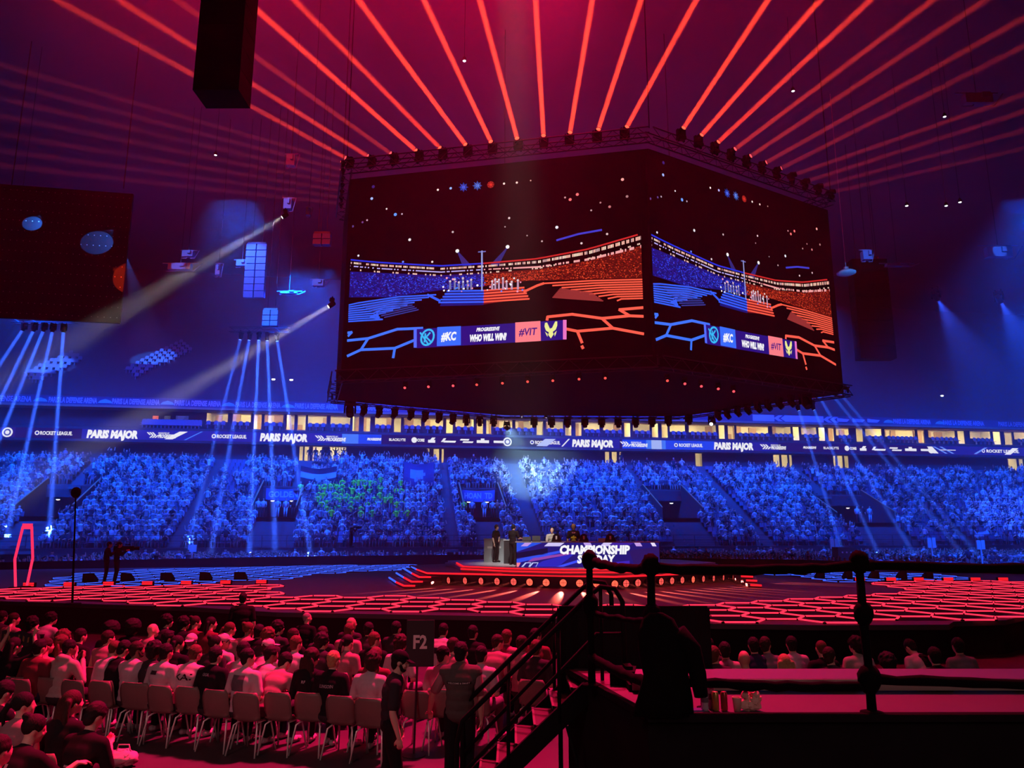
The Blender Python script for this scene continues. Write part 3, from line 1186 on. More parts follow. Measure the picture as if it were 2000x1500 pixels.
# light floors of the filmed stage
for k in range(9):
    y = 586 + k * 4
    line([(682, y + 12), (700 + k * 6, y + 8), (780 - k * 7, y - 4 + k), (852 - k * 14, y - 8 + k)], .0038, BL, 3)
    line([(1062 + k * 18, 556 + k * 4.2), (1150 + k * 8, 551 + k * 4.4), (1257, 548 + k * 4.6)], .0038, RD, 3)
for k in range(8):
    line([(752 - k * 6, 622 - k * 3), (818 - k * 4, 607 - k * 3)], .003, lin(44, 56, 150), 3)
    line([(1080 + k * 2, 583 - k * 2.4), (1178 - k * 3, 590 - k * 2.2)], .003, lin(150, 50, 50), 3)
line([(1024, 572), (1050, 560), (1062, 556)], .006, RD, 3)
line([(860, 590), (836, 578)], .006, BL, 3)
# big hexagon outlines at the bottom
for pts in ([(680, 667), (720, 663), (777, 645), (826, 643)], [(720, 663), (706, 685), (680, 697)], [(706, 685), (772, 682), (816, 664)], [(772, 682), (769, 700)], [(680, 652), (688, 651), (681, 658)]):
    line(pts, .0068, lin(58, 118, 255), 4)
for pts in ([(1069, 627), (1070, 621), (1118, 616), (1176, 624), (1230, 619), (1257, 620)], [(1176, 624), (1197, 643), (1257, 654)], [(1128, 649), (1197, 643)], [(1094, 642), (1128, 649), (1137, 671)], [(1230, 619), (1210, 607), (1257, 603)], [(1137, 678), (1139, 682)]):
    line(pts, .0068, lin(255, 96, 78), 4)
# sky of the filmed hall: points of light
for x, y, r, c in ((906, 369, .009, lin(120, 150, 255)), (933, 366, .011, lin(140, 180, 255)), (959, 364, .008, lin(255, 60, 50)), (881, 371, .007, lin(150, 190, 255)), (856, 374, .006, (1, .9, .8)),
                   (985, 362, .006, (1, .8, .7)), (1010, 360, .006, (1, .7, .6)), (1037, 356, .004, (.6, .4, .3)), (727, 391, .008, lin(160, 190, 255)), (773, 422, .009, lin(100, 160, 255)),
                   (730, 368, .009, lin(40, 30, 110)), (756, 411, .005, (.8, .7, .7)), (786, 421, .005, (.5, .4, .5)), (718, 433, .005, (.5, .4, .5)), (690, 445, .007, lin(80, 60, 130)), (709, 437, .006, lin(90, 60, 130)),
                   (995, 429, .006, (.8, .6, .6)), (1216, 354, .008, lin(255, 170, 160)), (1128, 383, .008, lin(255, 120, 120)), (1114, 393, .008, lin(255, 120, 120)), (1104, 389, .005, (.6, .3, .3)),
                   (1088, 447, .008, (.9, .9, 1)), (1191, 407, .007, lin(200, 120, 120)), (1155, 414, .005, (.5, .3, .3)), (1173, 399, .005, (.4, .2, .2)), (1225, 387, .007, (.4, .2, .2)),
                   (801, 471, .008, (.8, .8, .8)), (885, 456, .006, (.6, .5, .5)), (987, 446, .004, (.4, .3, .3)), (1030, 463, .004, (.4, .3, .3)), (1059, 474, .005, (.6, .4, .4)), (845, 514, .006, (.8, .7, .7)),
                   (701, 502, .006, (.8, .8, .9)), (788, 514, .006, lin(100, 130, 255)), (1136, 478, .006, (.8, .6, .6)), (1186, 460, .006, (.7, .5, .5))):
    dot(x, y, r, c)
for cx, cy, c in ((906, 369, BL), (933, 366, lin(70, 130, 255)), (959, 364, lin(255, 60, 50))):
    L_ = 9 if c[2] > c[0] else 6
    dot(cx, cy, .019, tuple(q * .22 for q in c), 3, 14)
    for k in range(4):
        t = k * PI / 4
        line([(cx - L_ * math.cos(t), cy - L_ * math.sin(t)), (cx + L_ * math.cos(t), cy + L_ * math.sin(t))], .0010, tuple(q * .8 for q in c), 4)
# banner
P([(815, 645), (1106, 627), (1107, 665), (815, 682)], lin(36, 18, 130), 5)
P([(809, 643), (815, 643), (815, 681), (809, 681)], lin(80, 110, 255), 6)
P([(1100, 627), (1107, 627), (1107, 665), (1100, 665)], lin(240, 120, 200), 6)
P([(855, 641), (901, 639), (901, 676), (854, 678)], lin(50, 110, 255), 6)
P([(1007, 632), (1056, 629), (1057, 668), (1007, 671)], lin(255, 130, 140), 6)
# round emblem left
ring = [(836 + 12 * math.cos(t) - 3 * math.sin(t), 661 + 15 * math.sin(t)) for t in [k * PI / 10 for k in range(21)]]
line(ring, .0048, lin(50, 190, 250), 7)
for pts in ([(832, 654), (830, 670)], [(832, 662), (841, 652)], [(834, 661), (843, 670)], [(822, 652), (838, 675)]):
    line(pts, .0042, lin(50, 190, 250), 7)
# insect emblem right
YL = lin(240, 240, 150)
P([(1065, 633), (1069, 632), (1076, 647), (1074, 652), (1067, 648), (1064, 640)], YL, 7)
P([(1089, 630), (1085, 630), (1077, 646), (1079, 651), (1086, 646), (1089, 638)], YL, 7)
P([(1076, 643), (1078, 643), (1080, 650), (1082, 655), (1076.5, 663), (1071, 656), (1073, 650)], YL, 7)
P([(1065, 650), (1070, 654), (1070, 660), (1068, 657)], YL, 7)
P([(1088, 648), (1083, 653), (1084, 659), (1086, 655)], YL, 7)
TXT = [('#KC', (877.5, 659), 30, 15, WH, .05, .15), ('PROGRESSIVE', (954, 645), 46, 6.5, WH, .05, .3), ('WHO WILL WIN?', (954.5, 661), 72, 12, WH, .07, .2), ('#VIT', (1032, 650), 36, 13.5, lin(70, 20, 130), .02, .15)]
asp = wL / (ZTOP - ZB)
for st, (cx, cy), w, h, c, fat, sh in TXT:
    vs, fs, tw = text_geo(st, fat, sh)
    a, b = Vector(uv(cx - w / 2, cy + w / 2 * .06)), Vector(uv(cx + w / 2, cy - w / 2 * .06))
    c0 = Vector(uv(cx, cy + h / 2))
    H = uv(cx, cy - h / 2)[1] - c0.y
    W_ = (b.x - a.x)
    base_y = c0.y
    pic.append((vs, fs, tw, (a.x + b.x) / 2, base_y, W_, H, c))

for nm, Pa, Pb, lab in (('left_screen', (L1, 682), (N_, 1256.5), 'larger left face'), ('right_screen', (N_, 1275.5), (R1, 1621), 'narrower right face')):
    e0 = on_face(Pa[1], 600, Pa[0], Pb[0], .12)
    e1 = on_face(Pb[1], 600, Pa[0], Pb[0], .12)
    e = e1 - e0
    e.z = 0
    w = e.length
    e.normalize()
    nn = Vector((e.y, -e.x, 0))
    if nn.y > 0:
        nn = -nn

    def Q(f, g, lay):
        p = e0 + e * (f * w) + nn * (.06 + .004 * lay)
        return (p.x, p.y, ZB + g * (ZTOP - ZB))
    m = MB()
    m.box(((e0 + e1) / 2 - nn * .02) * 1 + Vector((0, 0, (ZB + ZTOP) / 2 - (e0.z + e1.z) / 2)), (w + .15, .14, ZTOP - ZB + .1), Matrix.Rotation(math.atan2(e.y, e.x), 3, 'Z'))
    scr = part(m, nm, M['black'])
    g = MB()
    for it in pic:
        if len(it) == 3:
            g.poly([Q(min(max(x, 0), 1), y, it[2]) for x, y in it[0]], 0, it[1])
        else:
            vs, fs, tw, cx, by, W_, H, c = it
            g.add([Q(cx + x / tw * W_, by + y * H, 9) for x, y in vs], fs, 0, c)
    o = g.build('picture', M['screen'], scr)

# ------------------------------------------------------------------ moving heads and their beams
def fixture_parts(big=1.0):
    k = big
    base, yoke, head, lens = MB(), MB(), MB(), MB()
    base.box((0, 0, .09 * k), (.42 * k, .30 * k, .16 * k))
    base.box((-.15 * k, 0, .22 * k), (.06 * k, .10 * k, .12 * k))
    base.box((.15 * k, 0, .22 * k), (.06 * k, .10 * k, .12 * k))
    for s in (-1, 1):
        yoke.box((s * .21 * k, 0, -.15 * k), (.06 * k, .16 * k, .38 * k))
    yoke.box((0, 0, -.01 * k), (.44 * k, .18 * k, .06 * k))
    head.lathe([(.04 * k, .26 * k), (.13 * k, .24 * k), (.165 * k, .10 * k), (.165 * k, -.10 * k), (.15 * k, -.22 * k), (.15 * k, -.27 * k), (.12 * k, -.27 * k)], n=14)
    lens.lathe([(.0, -.262 * k), (.122 * k, -.262 * k), (.118 * k, -.272 * k), (.06 * k, -.285 * k), (.0, -.29 * k)], n=14)
    return [p.mesh(n, M['black'], sm) for p, n, sm in ((base, 'base', 0), (yoke, 'yoke', 0), (head, 'head', 1), (lens, 'lens', 1))]


FX = fixture_parts(1.0)
FXs = fixture_parts(.55)
FXb = fixture_parts(1.5)


def fixture(name, P, tgt, lens, label, group=None, meshes=None, up=1):
    """hangs from P (its clamp); the head swings on the yoke to look at tgt"""
    meshes = meshes or FX
    k = {id(FX): 1.0, id(FXs): .55, id(FXb): 1.5}[id(meshes)]
    P = Vector(P)
    piv = P + Vector((0, 0, -.25 * k * up))
    d = Vector(tgt) - piv
    pan = math.atan2(d.y, d.x) - PI / 2
    root = empty(name, piv, label=label, cat='stage light', group=group)
    flip = Matrix.Rotation(0 if up > 0 else PI, 4, 'X')
    b = link('base', meshes[0], root)
    b.matrix_local = Matrix.Rotation(pan, 4, 'Z') @ flip @ Matrix.Translation((0, 0, .25 * k))
    y = link('yoke', meshes[1], root)
    y.matrix_local = Matrix.Rotation(pan, 4, 'Z') @ flip @ Matrix.Translation((0, 0, .25 * k - .02 * k))
    q = d.to_track_quat('-Z', 'Y').to_matrix().to_4x4()
    h = link('head', meshes[2], root)
    h.matrix_local = q
    l = link('lens', meshes[3], h)
    l.material_slots[0].link = 'OBJECT'
    l.material_slots[0].material = lens
    return root, piv, d.normalized()


# the ring on top of the cube: red-orange beams fanning up and out over the floor
BEAMS = [(683, 314, 435, 178, .4), (726, 311, 470, 150, .5), (770, 306, 470, 90, .2), (819, 301, 480, 0, .85), (865, 296, 575, 0, .6), (914, 290, 700, 0, 1.0), (962, 285, 828, 0, 1.0),
         (1012, 279, 937, 0, 1.0), (1062, 274, 1046, 0, 1.0), (1112, 268, 1157, 0, 1.0), (1166, 262, 1252, 0, 1.0), (1220, 257, 1360, 0, 1.0), (1330, 259, 1500, 0, 1.0), (1364, 272, 1602, 0, .9),
         (1396, 285, 1700, 0, .65), (1428, 298, 1822, 0, .32), (1458, 311, 1925, 0, .22), (1488, 323, 2000, 35, .18), (1517, 334, 2000, 90, .14), (1546, 344, 2000, 185, .13), (1572, 356, 2000, 218, .1),
         (1598, 366, 2000, 255, .08), (1622, 377, 2000, 290, .06)]
EB = 1100
for k, (x, y, x2, y2, br) in enumerate(BEAMS):
    P0 = at_z(x, y, Z_RING)
    kx = (y + 70) / (y - y2) if x2 < 1990 else (2090 - x) / (x2 - x)
    tgt = at_z(x + (x2 - x) * kx, y + (y2 - y) * kx, 26.0)
    side = 'left' if x < 1268 else 'right'
    n_ = k + 1 if x < 1268 else k - 11
    r, piv, d = fixture('beam_light', P0 + Vector((0, 0, -.22)), tgt, M['lens_orange'] if br > .55 else M['lens_pink'],
                        'red beam light on the cube top, %s from the left along the %s face' % (ORD[n_ - 1], side),
                        'red beam lights on the cube top', FX, -1)
    beam(piv + d * .32, d, EB * br, (1, .045, .015), .24, 1.2)
L2r = Vector((L2.x, L2.y, Z_RING))
for k in range(7):                            # the hidden left face shoots faint beams to the left
    f = (k + .3) / 7
    P0 = Vector((L1.x - .2, L1.y, Z_RING)).lerp(L2r, f)
    y2 = (95, 135, 175, 215, 260, 300, 335)[k]
    tgt = at_z(-250, y2 - 40, 25.0)
    r, piv, d = fixture('beam_light', P0 + Vector((0, 0, -.1)), tgt, M['lens_pink'], 'faint red beam light on the cube top facing left, %s from the front' % ORD[k], 'faint beam lights on the left side of the cube', FXs, -1)
    beam(piv + d * .2, d, EB * .05, (1, .06, .08), .22, 1.2)

# row of heads under the far edge of the lower truss, dark against the lit boxes
LOWROW = [(711, 803), (741, 806), (771, 808), (803, 811), (831, 815), (858, 817), (885, 820), (911, 822), (937, 823), (964, 824), (1043, 826), (1077, 826), (1108, 826), (1142, 826), (1175, 826), (1207, 826),
          (1241, 826), (1273, 825), (1305, 823), (1345, 820), (1402, 812), (1420, 809), (1440, 804), (1460, 800), (1480, 796), (1500, 792), (1522, 788), (1545, 784)]
for k, (x, y) in enumerate(LOWROW):
    P0 = at_z(x, y - 6, Z_TR + .2)
    lean = Vector((cen.x, 30, 0)) - P0
    tgt = P0 + Vector((-3 if x < 900 else (.5 if x < 1350 else 3), -3, -6 if x < 900 or x > 1350 else -9))
    fixture('moving_head', P0, tgt, M['lens_off'], 'unlit moving head under the cube rim, %s from the left' % ORD[k], 'unlit moving heads under the cube', FX)
for x, y, e, lab in ((990, 829, 1, 'bright white moving head hanging under the middle of the cube rim'), (1390, 818, 0, 'white lit moving head hanging under the right part of the cube rim')):
    P0 = at_z(x, y, Z_TR + .2)
    tgt = SP(pu(1040, 930, 4), 4, 9.5) if e else P0 + Vector((-2, -4, -3))
    r, piv, d = fixture('moving_head', P0, tgt, M['lens_white'], lab, None, FX)
    if e:
        beam(piv + d * .3, d, 420, (.5, 1.0, .9), .24, 20)
for k, (x, y) in enumerate(((1019, 808), (1066, 809), (1113, 810))):
    P0 = at_z(x, y, Z_TR + .9)
    fixture('small_spot', P0, P0 + Vector((.1, -3, -4)), M['lens_white'], 'small white spot inside the cube underside, %s of three' % ORD[k], None, FXs)
# two clusters at the ends of the rim
for x, y, lab in ((684, 790, 'black cluster light hanging at the left end of the cube rim'), (1572, 772, 'black cluster light hanging at the right end of the cube rim')):
    P0 = at_z(x, y, Z_TR + .3)
    fixture('cluster_light', P0, P0 + Vector((.6, -2, -3)), M['lens_off'], lab, None, FXb)
# red pin lights below the screens
PINS = [(792, 754), (838, 752), (886, 750), (932, 748), (982, 745), (1031, 742), (1080, 740), (1131, 737), (1182, 735), (1303, 740), (1337, 746), (1369, 751), (1402, 756), (1432, 761)]
for k, (x, y) in enumerate(PINS):
    face = (L1, N_) if x < 1268 else (N_, R1)
    P0 = on_face(x, y, *face, .35)
    fixture('pin_light', P0 + Vector((0, 0, .1)), P0 + Vector((-.5, -4, -2.5)), M['lens_red' if 930 < x < 1310 else 'lens_pink'], 'small red pin light under the screens, %s from the left' % ORD[k], 'red pin lights under the screens', FXs)

# blue beam groups in the roof left and right
GRP = [((48, 640), (-12, 730)), ((68, 641), (-8, 800)), ((87, 641), (-12, 885)), ((104, 642), (46, 900)), ((125, 643), (106, 905))]
GRP2 = [((471, 658), (440, 780), .45), ((488, 659), (444, 900), .7), ((506, 659), (495, 900), .9), ((522, 660), (531, 900), .9), ((541, 661), (578, 900), .7)]
tb = at_y(20, 638, 58)
for name, lst, Y, lab in (('a', [(a, b, 1.0) for a, b in GRP], 58, 'far left'), ('b', GRP2, 62, 'left of the cube')):
    pts = []
    for k, (a, b, br) in enumerate(lst):
        P0 = at_y(a[0], a[1] - 6, Y)
        r, t = 12, None
        fx_ = (1091 - a[1]) / (b[1] - a[1])
        tgt = at_z(a[0] + (b[0] - a[0]) * fx_, 1091, .8)
        r, piv, d = fixture('beam_light', P0, tgt, M['lens_blue'], 'blue roof beam light of the group %s, %s from the left' % (lab, ORD[k]), 'blue beam lights ' + lab, FX)
        beam(piv + d * .3, d, 1700 * br, (.03, .12, 1), .26, 1.8)
        pts.append(P0)
    a, b = pts[0], pts[-1]
    e = (b - a).normalized()
    truss([(a.x - e.x, a.y - e.y), (b.x + e.x, b.y + e.y)], a.z + .35, .4, .4, False).build('lighting_truss', M['steel'], label='short dark truss carrying the five blue beam lights ' + lab, cat='truss')
GR3 = [((1592, 762), (1645, 850), .32), ((1612, 755), (1690, 850), .28), ((1624, 749), (1710, 850), .24), ((1558, 795), (1575, 850), .35), ((1587, 794), (1612, 850), .35)]
for k, (a, b, br) in enumerate(GR3):
    P0 = at_y(a[0], a[1] - 5, 62)
    fx_ = (1091 - a[1]) / (b[1] - a[1])
    tgt = at_z(a[0] + (b[0] - a[0]) * fx_, 1091, .8)
    r, piv, d = fixture('beam_light', P0, tgt, M['lens_blue'], 'blue beam light behind the right cube corner, %s from the left' % ORD[k], 'blue beam lights behind the cube', FX)
    beam(piv + d * .3, d, 1700 * br, (.03, .12, 1), .26, 1.8)
# two soft grey beams to the left
for k, (a, b, Y, lab) in enumerate((((557, 421), (330, 555), 52, 'upper white follow spot left of the cube with a soft grey beam'), ((648, 595), (470, 700), 47, 'lower white follow spot at the left side of the cube with a soft grey beam'))):
    P0 = at_y(a[0], a[1], Y)
    tgt = at_y(b[0], b[1], Y - 2)
    r, piv, d = fixture('follow_spot', P0 + Vector((0, 0, .25)), tgt, M['lens_white'], lab)
    beam(piv + d * .3, d, 330, (1.0, .86, .78), .24, 8)
# two blue floods on the right
for k, (a, b) in enumerate((((1827, 574), (1890, 690)), ((1950, 579), (2010, 690)))):
    P0 = at_y(a[0], a[1] - 4, 60)
    tgt = at_y(b[0], b[1], 64)
    r, piv, d = fixture('flood_light', P0, tgt, M['lens_blue'], 'blue flood in the right roof with a wide soft beam, %s one' % ('left' if k == 0 else 'right'), None, FXb)
    spot(piv + d * .5, piv + d * 10, 160000, (.02, .08, 1), 34, .8, .1)
# small pendant lamps in the roof
PEND = [(907, 119), (1549, 178), (1845, 228), (421, 303), (1771, 402), (1875, 395), (44, 372), (1848, 402)]
for k, (x, y) in enumerate(PEND):
    p = at_z(x, y, 34 if y < 350 else 28)
    m = MB()
    m.lathe([(.05, .33), (.12, .22), (.17, .02), (.16, 0)], n=12)
    o = m.build('pendant_lamp', M['steel'], loc=p, label=('small round roof lamp glowing white, ' + ('nearest the top edge' if k == 0 else ORD[k] + ' from the top of the picture')), cat='lamp', group='white roof lamps')
    g = MB()
    g.ball((0, 0, .02), (.12, .12, .07), 10, 6)
    g.build('bulb', M['lens_white'], o, True)
    g = MB()
    g.cyl((0, 0, .33), (0, 0, 40.0 - p.z), .015, n=5)
    g.build('cord', M['black'], o)

# line-array speakers in the roof
def line_array(px, y0, y1, Y, w, n, lab, cat='speaker'):
    a, b = at_y(px, y0, Y), at_y(px, y1, Y)
    root = empty('line_array_speaker', a, label=lab, cat=cat)
    h = (a.z - b.z) / n
    for k in range(n):
        m = MB()
        z = -(k + .5) * h
        t = Matrix.Rotation(R(-6 + k * 1.6), 3, 'X')
        for s in (-1, 1):
            m.box((s * w * .26, .05 * k * k * .02, z), (w * .46, .5, h * .90), t)
        m.build('cabinet', M['paint'], root, color=(.13, .17, .30))  # blue of the light mixed into the grey cabinet colour
    m = MB()
    for s in (-1, 1):
        m.cyl((s * w * .25, 0, 0), (s * w * .25, 0, 40.0 - a.z), .025, n=5)
    m.box((0, 0, .1), (w * .9, .4, .16))
    m.build('rigging_bar', M['steel'], root)
    return a


a = line_array(503, 478, 582, 62, 1.8, 8, 'tall hanging line array of speaker boxes lit bright blue left of the cube')
spot(a + Vector((-1.2, -4, .6)), a + Vector((0, 0, -2.2)), 8000, (.02, .12, 1), 62, .6, .1)
a = line_array(530, 607, 638, 60, 1.3, 3, 'short cluster of blue lit speaker boxes below the tall array')
spot(a + Vector((-2, -7, 1)), a + Vector((0, 0, -.6)), 9000, (.03, .2, 1), 16, .3, .1)
a = line_array(630, 458, 480, 56, 1.4, 2, 'small speaker pair lit red beside the left cube edge')
spot(a + Vector((-1, -7, 1)), a + Vector((0, 0, -.5)), 900, (1, .04, .04), 14, .3, .1)
line_array(1700, 505, 560, 70, 1.6, 6, 'dim dark speaker array hanging right of the cube')
# things in the roof under blue light, with its blue painted into their colour
def roof_unit(px, py, Y, w, h, lab, e=1200, c=(.05, .22, 1), col=(.16, .22, .40), name='winch_unit'):
    p = at_y(px, py, Y)
    root = empty(name, p, label=lab, cat='rigging')
    m = MB()
    m.box((0, 0, 0), (w, .5, h))
    m.box((w * .2, -.3, h * .2), (w * .3, .3, h * .5))
    m.build('housing', M['paint'], root, color=col)
    m = MB()
    for k in range(4):
        m.cyl((-w * .6 + k * w * .4, 0, -h * .7), (-w * .6 + (k + 1) * w * .4, 0, h * (.7 if k % 2 else -.7)), .04, n=5)
    m.bar((-w * .8, 0, h * .7), (w * .8, 0, h * .7), .08, .08)
    m.build('bracket', M['paint'], root, color=col)
    m = MB()
    m.cyl((0, 0, h * .7), (0, 0, 40.0 - p.z), .02, n=5)
    m.build('cable', M['steel'], root)
    if e:
        spot(p + Vector((-1.5, -6, 1.5)), p, e, c, 12, .4, .08)


for q in ((368, 497, 60, .9, .5, 'small blue lit winch unit near the upper follow spot beam'), (352, 522, 60, 1.9, .5, 'pale blue lit board hanging below the grey beam'),
          (427, 528, 62, .4, .9, 'small blue lit lantern shaped unit left of the tall speaker array'), (473, 515, 62, .9, .5, 'bright blue lit bracket at the left of the tall speaker array'),
          (622, 554, 60, .9, .5, 'blue lit truss bracket right of the tall speaker array'), (563, 400, 54, .6, .8, 'blue lit hook unit beside the upper follow spot'),
          (565, 572, 62, 1.4, .2, 'thin blue lit tray right of the tall speaker array'),
          (1692, 500, 56, .7, .7, 'bright blue lit drum light on the dark box right of the cube'), (1950, 493, 62, 2.2, .9, 'tangle of blue lit rigging at the far right edge'),
          (1752, 518, 64, 2.0, .25, 'dim blue lit rail right of the cube'), (1908, 195, 40, 1.6, .6, 'dim ladder shaped rig high at the right')):
    roof_unit(*q, e=(0 if 'dim' in q[5] else 2200))
roof_unit(569, 315, 50, .6, .8, 'small red lit rig hanging left of the first beams', 350, (1, .08, .03))
roof_unit(603, 415, 46, .25, .5, 'thin red lit bracket left of the cube', 150, (1, .06, .03))

# big dark perforated screen on the left, seen from its back
m = MB()
a, b = at_y(-60, 372, 50), at_y(261, 380, 52)
c, d = at_y(-60, 690, 50), at_y(261, 632, 52)
zt_, zb_ = b.z, d.z
e = (b - a)
e.z = 0
L = e.length
e.normalize()
n_ = Vector((e.y, -e.x, 0))
m.box((a + b) / 2 * 1 + Vector((0, 0, (zt_ + zb_) / 2 - (a.z + b.z) / 2)), (L, .25, zt_ - zb_), Matrix.Rotation(math.atan2(e.y, e.x), 3, 'Z'))
hs = m.build('hanging_screen', mat('screen_back', (0.012, 0.011, 0.014), 0.9), label='large dark hanging screen back at the upper left dotted with tiny points', cat='screen')
m = MB()
for i in range(26):
    for j in range(13):
        p = a + e * (L * (i + .5) / 26) + n_ * .14
        m.box((p.x, p.y, zb_ + (zt_ - zb_) * (j + .5) / 13), (.05, .03, .05))
m.build('rivet_dots', mat('dot_paint', (0.5, 0.5, 0.5), 0.6), hs, kind='stuff')
for x in (20, 240):
    p = at_y(x, 380, 51)
    MB().cyl((p.x, p.y, zt_), (p.x, p.y, 40.0), .04, n=6).build('cable', M['steel'], hs)
for x, y, rr in ((62, 443, 2.1), (200, 469, 1.9)):
    p = at_y(x, y, 51.2)
    spot(p + Vector((1.7, -1.7, .2)), p, 2600, (.03, .2, 1), 34.0, .05, .02)
p = at_y(248, 541, 51.5)
spot(p + Vector((.3, -2.4, -.2)), p, 2600, (1, .04, .01), 44, .05, .02)
# round disc right of the cube with a blue spot on it
p = at_y(1653, 533, 58)
m = MB()
m.lathe([(.0, .22), (.5, .20), (.75, .05), (.75, -.05), (.5, -.16), (.0, -.2)], n=20)
m.box((0, 0, .35), (.3, .3, .3))
m.cyl((0, 0, .4), (0, 0, 40.0 - p.z), .03, n=6)
m.build('hanging_disc', M['paint'], None, True, p, label='round blue lit disc hanging just right of the cube', cat='speaker', color=(.5, .55, .6))
spot(p + Vector((.5, -7, -1.5)), p, 1800, (.03, .28, 1), 15, .3, .05)
# big dark hanging box at the top, and one right of the cube
for x0, x1, y0, y1, Y, lab in ((376, 466, -160, 176, 24, 'tall dark hanging box cutting the red beams at the upper left'), (1682, 1752, 505, 700, 66, 'dark tall hanging box right of the cube')):
    a, b = at_y(x0, y1, Y), at_y(x1, y1, Y)
    c = at_y(x0, y0, Y)
    root = empty('hanging_box', ((a.x + b.x) / 2, Y + .6, a.z), label=lab, cat='speaker')
    m = MB()
    n = 8
    H = min(c.z, 39) - a.z
    for k in range(n):
        m.box((0, 0, H * (k + .5) / n), (b.x - a.x, 1.2, H / n * .97))
    m.build('cabinet', M['black'], root)
    m = MB()
    for s in (-.3, .3):
        m.cyl((s * (b.x - a.x), 0, H), (s * (b.x - a.x), 0, 40.0 - a.z), .03, n=5)
    m.build('cable', M['steel'], root)
# upper tier entrances with small lamps and glinting seat rows
for k, (x, y) in enumerate(((130, 727), (168, 729), (534, 741), (569, 742), (1840, 773), (1838, 798))):
    p = at_y(x, y, 86 if x < 1000 else 100)
    m = MB()
    m.box((0, 0, .12), (.5, .3, .12))
    o = m.build('emergency_lamp', M['steel'], loc=p, label='small white emergency lamp at an upper tier entrance, %s from the left' % ORD[k], cat='lamp', group='emergency lamps of the upper tier')
    g = MB()
    g.ball((0, 0, 0), (.22, .14, .11), 10, 6)
    g.build('bulb', M['lens_white'], o, True)
def tier_at(px, py):
    best = (9e9, None)
    for r in range(24):
        v = -1.4 - r * .85
        u, z = pl(px, py, v)
        e_ = abs(z - (ZU + (r + 1) * .52))
        if e_ < best[0]:
            best = (e_, SP(u, v, ZU + (r + 1) * .52))
    return best[1]


for x, y, w in ((300, 703, 1), (95, 718, .8)):
    root_c = None
    for i in range(12):
        for j in range(4):
            q_ = tier_at(x + (i - 5.5) * 9.5 * w + j * 6, y - (i - 5.5) * 4.6 * w + j * 4)
            o = link('tier_chair', seat_me, None, q_, (0, 0, yaw_s), 'pale seat catching the light on the dark upper tier at the left', 'seat', 'lit seats on the dark upper tier')
    p = tier_at(x, y)
    spot(p + Vector((3, -14, 8)), p, 60000, (.05, .18, 1), 20, .4, .1)

# ------------------------------------------------------------------ stage
ZF, ZM, ZT = 0.85, 1.35, 1.60


def plan(pts, z):
    return [(p.x, p.y) for p in (at_z(x, y, z) for x, y in pts)]


def inside(p, poly):
    c = False
    n = len(poly)
    for i in range(n):
        a, b = poly[i], poly[(i + 1) % n]
        if (a[1] > p[1]) != (b[1] > p[1]) and p[0] < (b[0] - a[0]) * (p[1] - a[1]) / (b[1] - a[1]) + a[0]:
            c = not c
    return c


front = plan([(-260, 1168), (0, 1174), (380, 1186), (540, 1196), (1000, 1204), (1300, 1217), (1600, 1221), (1853, 1220), (1862, 1214), (1964, 1211), (2000, 1203), (2260, 1199)], ZF)
deck = front + [(44, 44), (30, 47), (-20, 47), (-36, 42)]
m = MB()
m.prism(deck, ZF - .12, ZF)
m.build('light_stage', M['stage'], label='wide dark glossy floor platform around the round stage', cat='stage')
m = MB()
for a, b in zip(front, front[1:]):
    m.quad((a[0], a[1] + .15, 0), (b[0], b[1] + .15, 0), (b[0], b[1] + .15, ZF - .12), (a[0], a[1] + .15, ZF - .12))
m.build('stage_skirt', M['drape'], label='black skirt cloth below the front edge of the lit floor platform', cat='skirt')


def hexes(region, name, mt, label, a=.82, yaw=-2.0, w=.04, z=ZF, h_=.036):
    poly = plan(region, z)
    ca, sa = math.cos(R(yaw)), math.sin(R(yaw))
    x0, x1 = min(p[0] for p in poly), max(p[0] for p in poly)
    y0, y1 = min(p[1] for p in poly), max(p[1] for p in poly)
    edges = {}
    h = a * math.sqrt(3)
    for i in range(int((x0 - 20) / (1.5 * a)), int((x1 + 20) / (1.5 * a))):
        for j in range(int((y0 - 8) / h), int((y1 + 8) / h) + 1):
            lx, ly = 1.5 * a * i, h * (j + .5 * (i % 2))
            cx, cy = lx * ca - ly * sa, lx * sa + ly * ca
            if not inside((cx, cy), poly):
                continue
            vs = []
            for k in range(6):
                t = PI / 3 * k
                px, py = lx + a * math.cos(t), ly + a * math.sin(t)
                vs.append((px * ca - py * sa, px * sa + py * ca))
            for k in range(6):
                p, q = vs[k], vs[(k + 1) % 6]
                key = tuple(sorted(((round(p[0], 2), round(p[1], 2)), (round(q[0], 2), round(q[1], 2)))))
                edges[key] = (p, q)
    tubes, pads = MB(), MB()
    for p, q in edges.values():
        P0, Q0 = Vector((*p, z + .013 + h_ / 2)), Vector((*q, z + .013 + h_ / 2))
        d = (Q0 - P0).normalized() * .03
        tubes.bar(P0 + d, Q0 - d, w, h_)
        pads.box((p[0], p[1], z + .02), (.07, .07, .036))
    base = MB()
    base.prism(poly, z + .002, z + .012)
    root = base.build(name, M['black'], label=label, cat='light floor')
    pads.build('joints', M['black'], root, kind='stuff')
    tubes.build('glowing_tubes', mt, root, kind='stuff')


